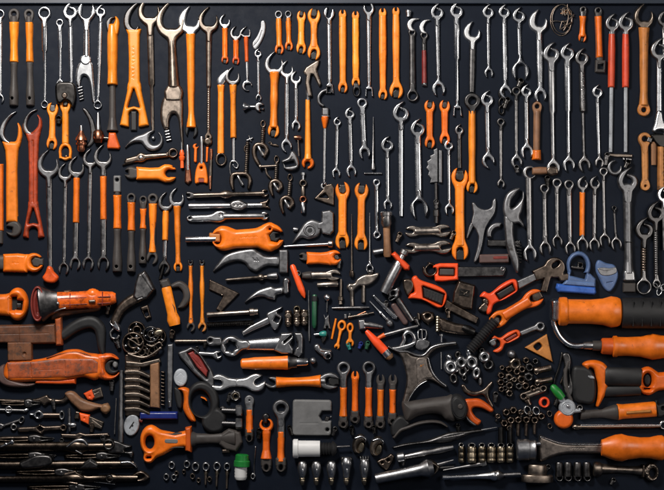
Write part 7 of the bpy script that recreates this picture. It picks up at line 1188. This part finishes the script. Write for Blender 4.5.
t.lathe('second_handle', (611, 346), (668, 346.6), [(0, 9), (1, 10.6), (4, 10.8), (5.6, 9.6), (14, 9.4), (28, 10.2), (36, 12), (40, 13), (44, 12.4), (57, 10.4)], 'orange', n=44, zc=9, sz=.8)
t = T('hose', 'thick black hose running into the side edge from the largest orange handle', 'hose', (618, 312), (668, 312)); t.lathe('hose', (619, 312.6), (672, 313), [(0, 12), (1, 15), (6, 15.4), (53, 15.4)], 'black', n=36, sz=.75); t.hf('rib', U(*[box(630 + i * 9, 313, .8, 26) for i in range(4)]), 'black', H=22.9, r=.6, edge=.95)
t = T('hose', 'black hose lying between the orange ring grip and the orange curved handle', 'hose', (606, 379), (640, 382)); t.lathe('hose', (604, 376), (640, 377), [(0, 8), (2, 9.4), (36, 9.4)], 'black', n=28, sz=.6); t.lathe('hose_lower', (603, 391), (640, 389), [(0, 5), (2, 6), (37, 6)], 'black', n=24, sz=.6)
t = T('curved_grip', 'orange crescent shaped grip on a black tool body', 'hand tool', (597, 380)); t.hf('orange_crescent', spoly([(582, 364.6), (586, 361), (595, 360), (603, 362.6), (608, 369), (608.6, 380), (606, 392), (602, 400), (598, 406.6), (595.6, 405.4), (597, 398), (597.6, 388), (596, 378), (593.6, 370), (589, 367.6), (587.6, 370)]), 'orange', H=8, r=4); t.hf('black_body', spoly([(572, 369), (582, 366), (590, 369), (595, 378), (596, 392), (593, 403), (584, 404), (573, 398)]), 'black', H=6, r=4); t.hf('lens', U(ell(590.6, 377, 3.4, 2, 8), cap(588, 376, 593, 378, 1.2)), 'pale', H=7.4, r=1.2)
t.hf('side_frame', schain([(568, 362, 2), (565, 374, 2.2), (567, 390, 2.2), (571, 400, 2)]), 'rubber', H=4, r=1.8)
t = T('ring_grip', 'orange ring shaped grip with an arched notch at the side edge', 'hand tool', (648, 380), (668, 380), GO); t.hf('ring', D(U(ell(646.6, 380.6, 10.4, 14), poly([(648, 369), (658, 373), (670, 372), (670, 389), (658, 390), (649, 393)], .6), k=4), ell(647, 380, 4.4, 7), cap(644, 388.4, 649, 388.6, .7)), 'orange', H=9, r=4.4); t.hf('inner_core', ell(647, 379.6, 3.8, 6), 'black', H=3, r=1.6)
t = T('frame_tool', 'dim grey steel frame tool standing beside the black body of the curved grip', 'frame', (566, 375)); t.hf('frame', D(spoly([(562, 355), (568, 352.6), (571, 360), (570, 374), (573, 386), (571, 396), (564, 392), (562, 378), (564, 366)]), ell(567, 378, 2, 8)), 'dark', H=3.6, r=1.6)
# ------------------------------------------------------------------ small dark pieces in the gaps
GF = 'small dark sockets and bits tucked between the tools'
FILL = [
 ('socket', 59, 121, 3.2, 0, 'black_steel', 'black stub under the dark pliers, between two short orange wrenches'),
 ('socket', 505.6, 104, 3, 9, 'black_steel', 'black stub socket beside the dark chain links'),
 ('socket', 516.4, 170, 3, 5, 'dark', 'black stub under the dull ring wrench foot'),
 ('socket', 519, 84, 3.4, 6, 'black_steel', 'black stub inside the oversized open jaw'),
 ('socket', 547, 182, 3, 8, 'black_steel', 'black stub beside the little brown hammer'),
 ('socket', 606, 160, 3, 10, 'dark', 'dark stub left of the grey crescent hook'),
 ('socket', 626, 165, 3.2, 6, 'black_steel', 'dark stub between the steel plate and the massive spanner'),
 ('socket', 436, 205, 3, 6, 'dark', 'dark stub near the bolt of the jagged saw plate'),
 ('socket', 452, 236, 2.6, 7, 'umber', 'brown stub squeezed beside the big amber wrench and bronze wrenches'),
 ('socket', 339, 264, 2.6, 8, 'dark', 'dark stub behind the short orange wrench jaw'),
 ('socket', 297, 276, 3, 6, 'cast', 'grey stub between the crayon stick and black capped wrench'),
 ('socket', 398, 238, 2.8, 8, 'umber', 'brown stub between the rusty hammer and the upper bronze wrench'),
 ('socket', 386, 306, 2.4, 7, 'dark', 'dark stub between the bright bar and the ratchet'),
 ('socket', 349, 347, 2.2, 5, 'teal', 'tiny dark teal stub beside the little orange wrench'),
 ('socket', 360, 346, 2.2, 5, 'navy', 'tiny navy stub under the chrome socket bit'),
 ('socket', 367, 346, 2.4, 6, 'dark_green', 'tiny green grey stub beside the orange brush handle'),
 ('socket', 448, 314, 3, 7, 'umber', 'brown stub between the red open jawed tool and the brass nipple'),
 ('socket', 417, 322, 2.4, 7, 'dark', 'dark stub between the ratchet and the brass fitting'),
 ('socket', 483, 337, 3, 9, 'black_steel', 'dark stub beside the black hose end'),
 ('socket', 495, 398, 3, 8, 'dark', 'dark stub between the steel claw and the stray stud'),
 ('socket', 528, 402, 3, 6, 'umber', 'brown stub between the link plate and a bright ring'),
 ('socket', 556, 402, 2.6, 7, 'black_steel', 'black stub between the rubber washer and the disc cutter'),
 ('socket', 118, 344, 3, 8, 'dark', 'dark stub beneath the chrome claw hammer'),
 ('socket', 172, 335, 3, 6, 'umber', 'brown stub under the orange grip with the curled hook'),
 ('socket', 196, 352, 2.4, 8, 'dark', 'dark stub behind the top of the folded shears'),
 ('socket', 229, 398, 2.6, 7, 'dark', 'dark stub between the hex nut and the black shears'),
 ('socket', 259, 434, 3, 8, 'black_steel', 'black stub between the small sleeved tool and the hook jawed one'),
 ('socket', 290.6, 431, 2.4, 8, 'black_steel', 'black stub beside the grey square plate corner'),
 ('socket', 334, 432, 2.6, 7, 'dark', 'dark stub at the outer corner of the grey square plate'),
 ('socket', 352, 431, 2.6, 7, 'black_steel', 'black stub between two feet of the upright five'),
 ('socket', 374, 430, 2.6, 6, 'black_steel', 'black stub above the curled bronze shells'),
 ('socket', 403, 462, 2.6, 6, 'dark', 'dark stub above the wide chrome tube'),
 ('socket', 458, 430, 2.4, 9, 'black_steel', 'black stub between the scriber and the pistol grip tool'),
 ('socket', 546, 470, 2.8, 8, 'dark', 'dark stub between the bronze flange and the grooved sockets'),
 ('socket', 612, 482, 2.6, 4, 'dark', 'dark stub under the bronze double ended wrench'),
 ('socket', 205, 345, 2.2, 5, 'black_steel', 'black stub under the slim bronze lever'),
 ('socket', 104, 441, 3, 7, 'dark', 'dark stub beside the long upright rod foot'),
 ('socket', 62, 443, 2.6, 6, 'dark', 'dark stub between the notched bar and the upper long wrench'),
 ('socket', 92, 428, 2.6, 7, 'umber', 'brown stub beneath the lower scraper blade'),
 ('socket', 54, 405, 2.6, 8, 'dark', 'dark stub between the pliers jaw and the chrome eyelet'),
 ('socket', 112, 386, 2.8, 9, 'dark', 'dark stub beneath the hooked jaw of the big orange tool'),
 ('socket', 108, 310, 2.8, 8, 'umber', 'brown stub between the torch end and the chrome claw hammer'),
]
for kind, x, y, R, ln, m, lb in FILL:
    t = T(kind, lb, kind, (x, y), None, GF)
    a = RNG.uniform(-.5, .5); dx, dy = math.sin(a), math.cos(a); ln = max(ln, 5)
    p0 = (x - dx * ln / 2, y - dy * ln / 2); p1 = (x + dx * ln / 2, y + dy * ln / 2)
    t.lathe('body', p0, p1, [(0, R * .7), (.6, R * .95), (ln * .45, R * .95), (ln * .5, R * .75), (ln, R * .75)], m, n=18)
    t.hf('rim', D(circ(p0[0], p0[1], R * 1.0), circ(p0[0], p0[1], R * .5)), m, H=R * 1.9, r=R * .3)

GP = 'dark pliers and bars stacked with the long wrenches'
def dark_pliers(lb, x0, y, L, up, mat='black_bronze'):
    t = T('pliers', lb, 'pliers', (x0, y), (x0 + L, y), GP)
    t.hf('handle', spoly([(x0, y - 1.6), (x0 + L * .35, y - 2.2 - up), (x0 + L * .6, y - 2.6), (x0 + L * .6, y + .6), (x0 + L * .3, y + .4 - up * .4), (x0, y + .8)]), mat, H=5, r=2)
    t.hf('handle', spoly([(x0, y + 1.8), (x0 + L * .3, y + 3 + up * .4), (x0 + L * .6, y + 2.8), (x0 + L * .6, y + .2), (x0 + L * .3, y + 1.2), (x0, y + .6)]), mat, H=4.6, r=1.8)
    t.hf('jaw', D(spoly([(x0 + L * .56, y - 3), (x0 + L * .7, y - 4.6), (x0 + L * .84, y - 2.4), (x0 + L, y - .4), (x0 + L * .98, y + 1), (x0 + L * .82, y + 3), (x0 + L * .68, y + 4.4), (x0 + L * .57, y + 3)]), cap(x0 + L * .8, y, x0 + L, y + .3, .4)), 'dark', H=6, r=2.2)
    t.hf('pivot', circ(x0 + L * .67, y, 2), 'steel', H=7, r=1.2)
dark_pliers('upper dark slim pliers wedged between the first two long wrenches', -6, 455.4, 62, .6)
dark_pliers('dark slim pliers under the wide flat blade section of the middle long wrench', 18, 471.8, 66, .8)
dark_pliers('short dark pliers in the gap beneath the brown handled pliers jaws', 2, 402.6, 40, .2, 'umber')
dark_pliers('dark pliers below the diamond shaped linkage rod', -4, 438.4, 58, .4, 'umber')
dark_pliers('dark pliers lowest of all, along the bottom edge', 30, 487, 70, .4)
dark_pliers('dark pliers whose jaws reach under the claw of the upper long wrench', 66, 455.6, 54, .3)
finish()
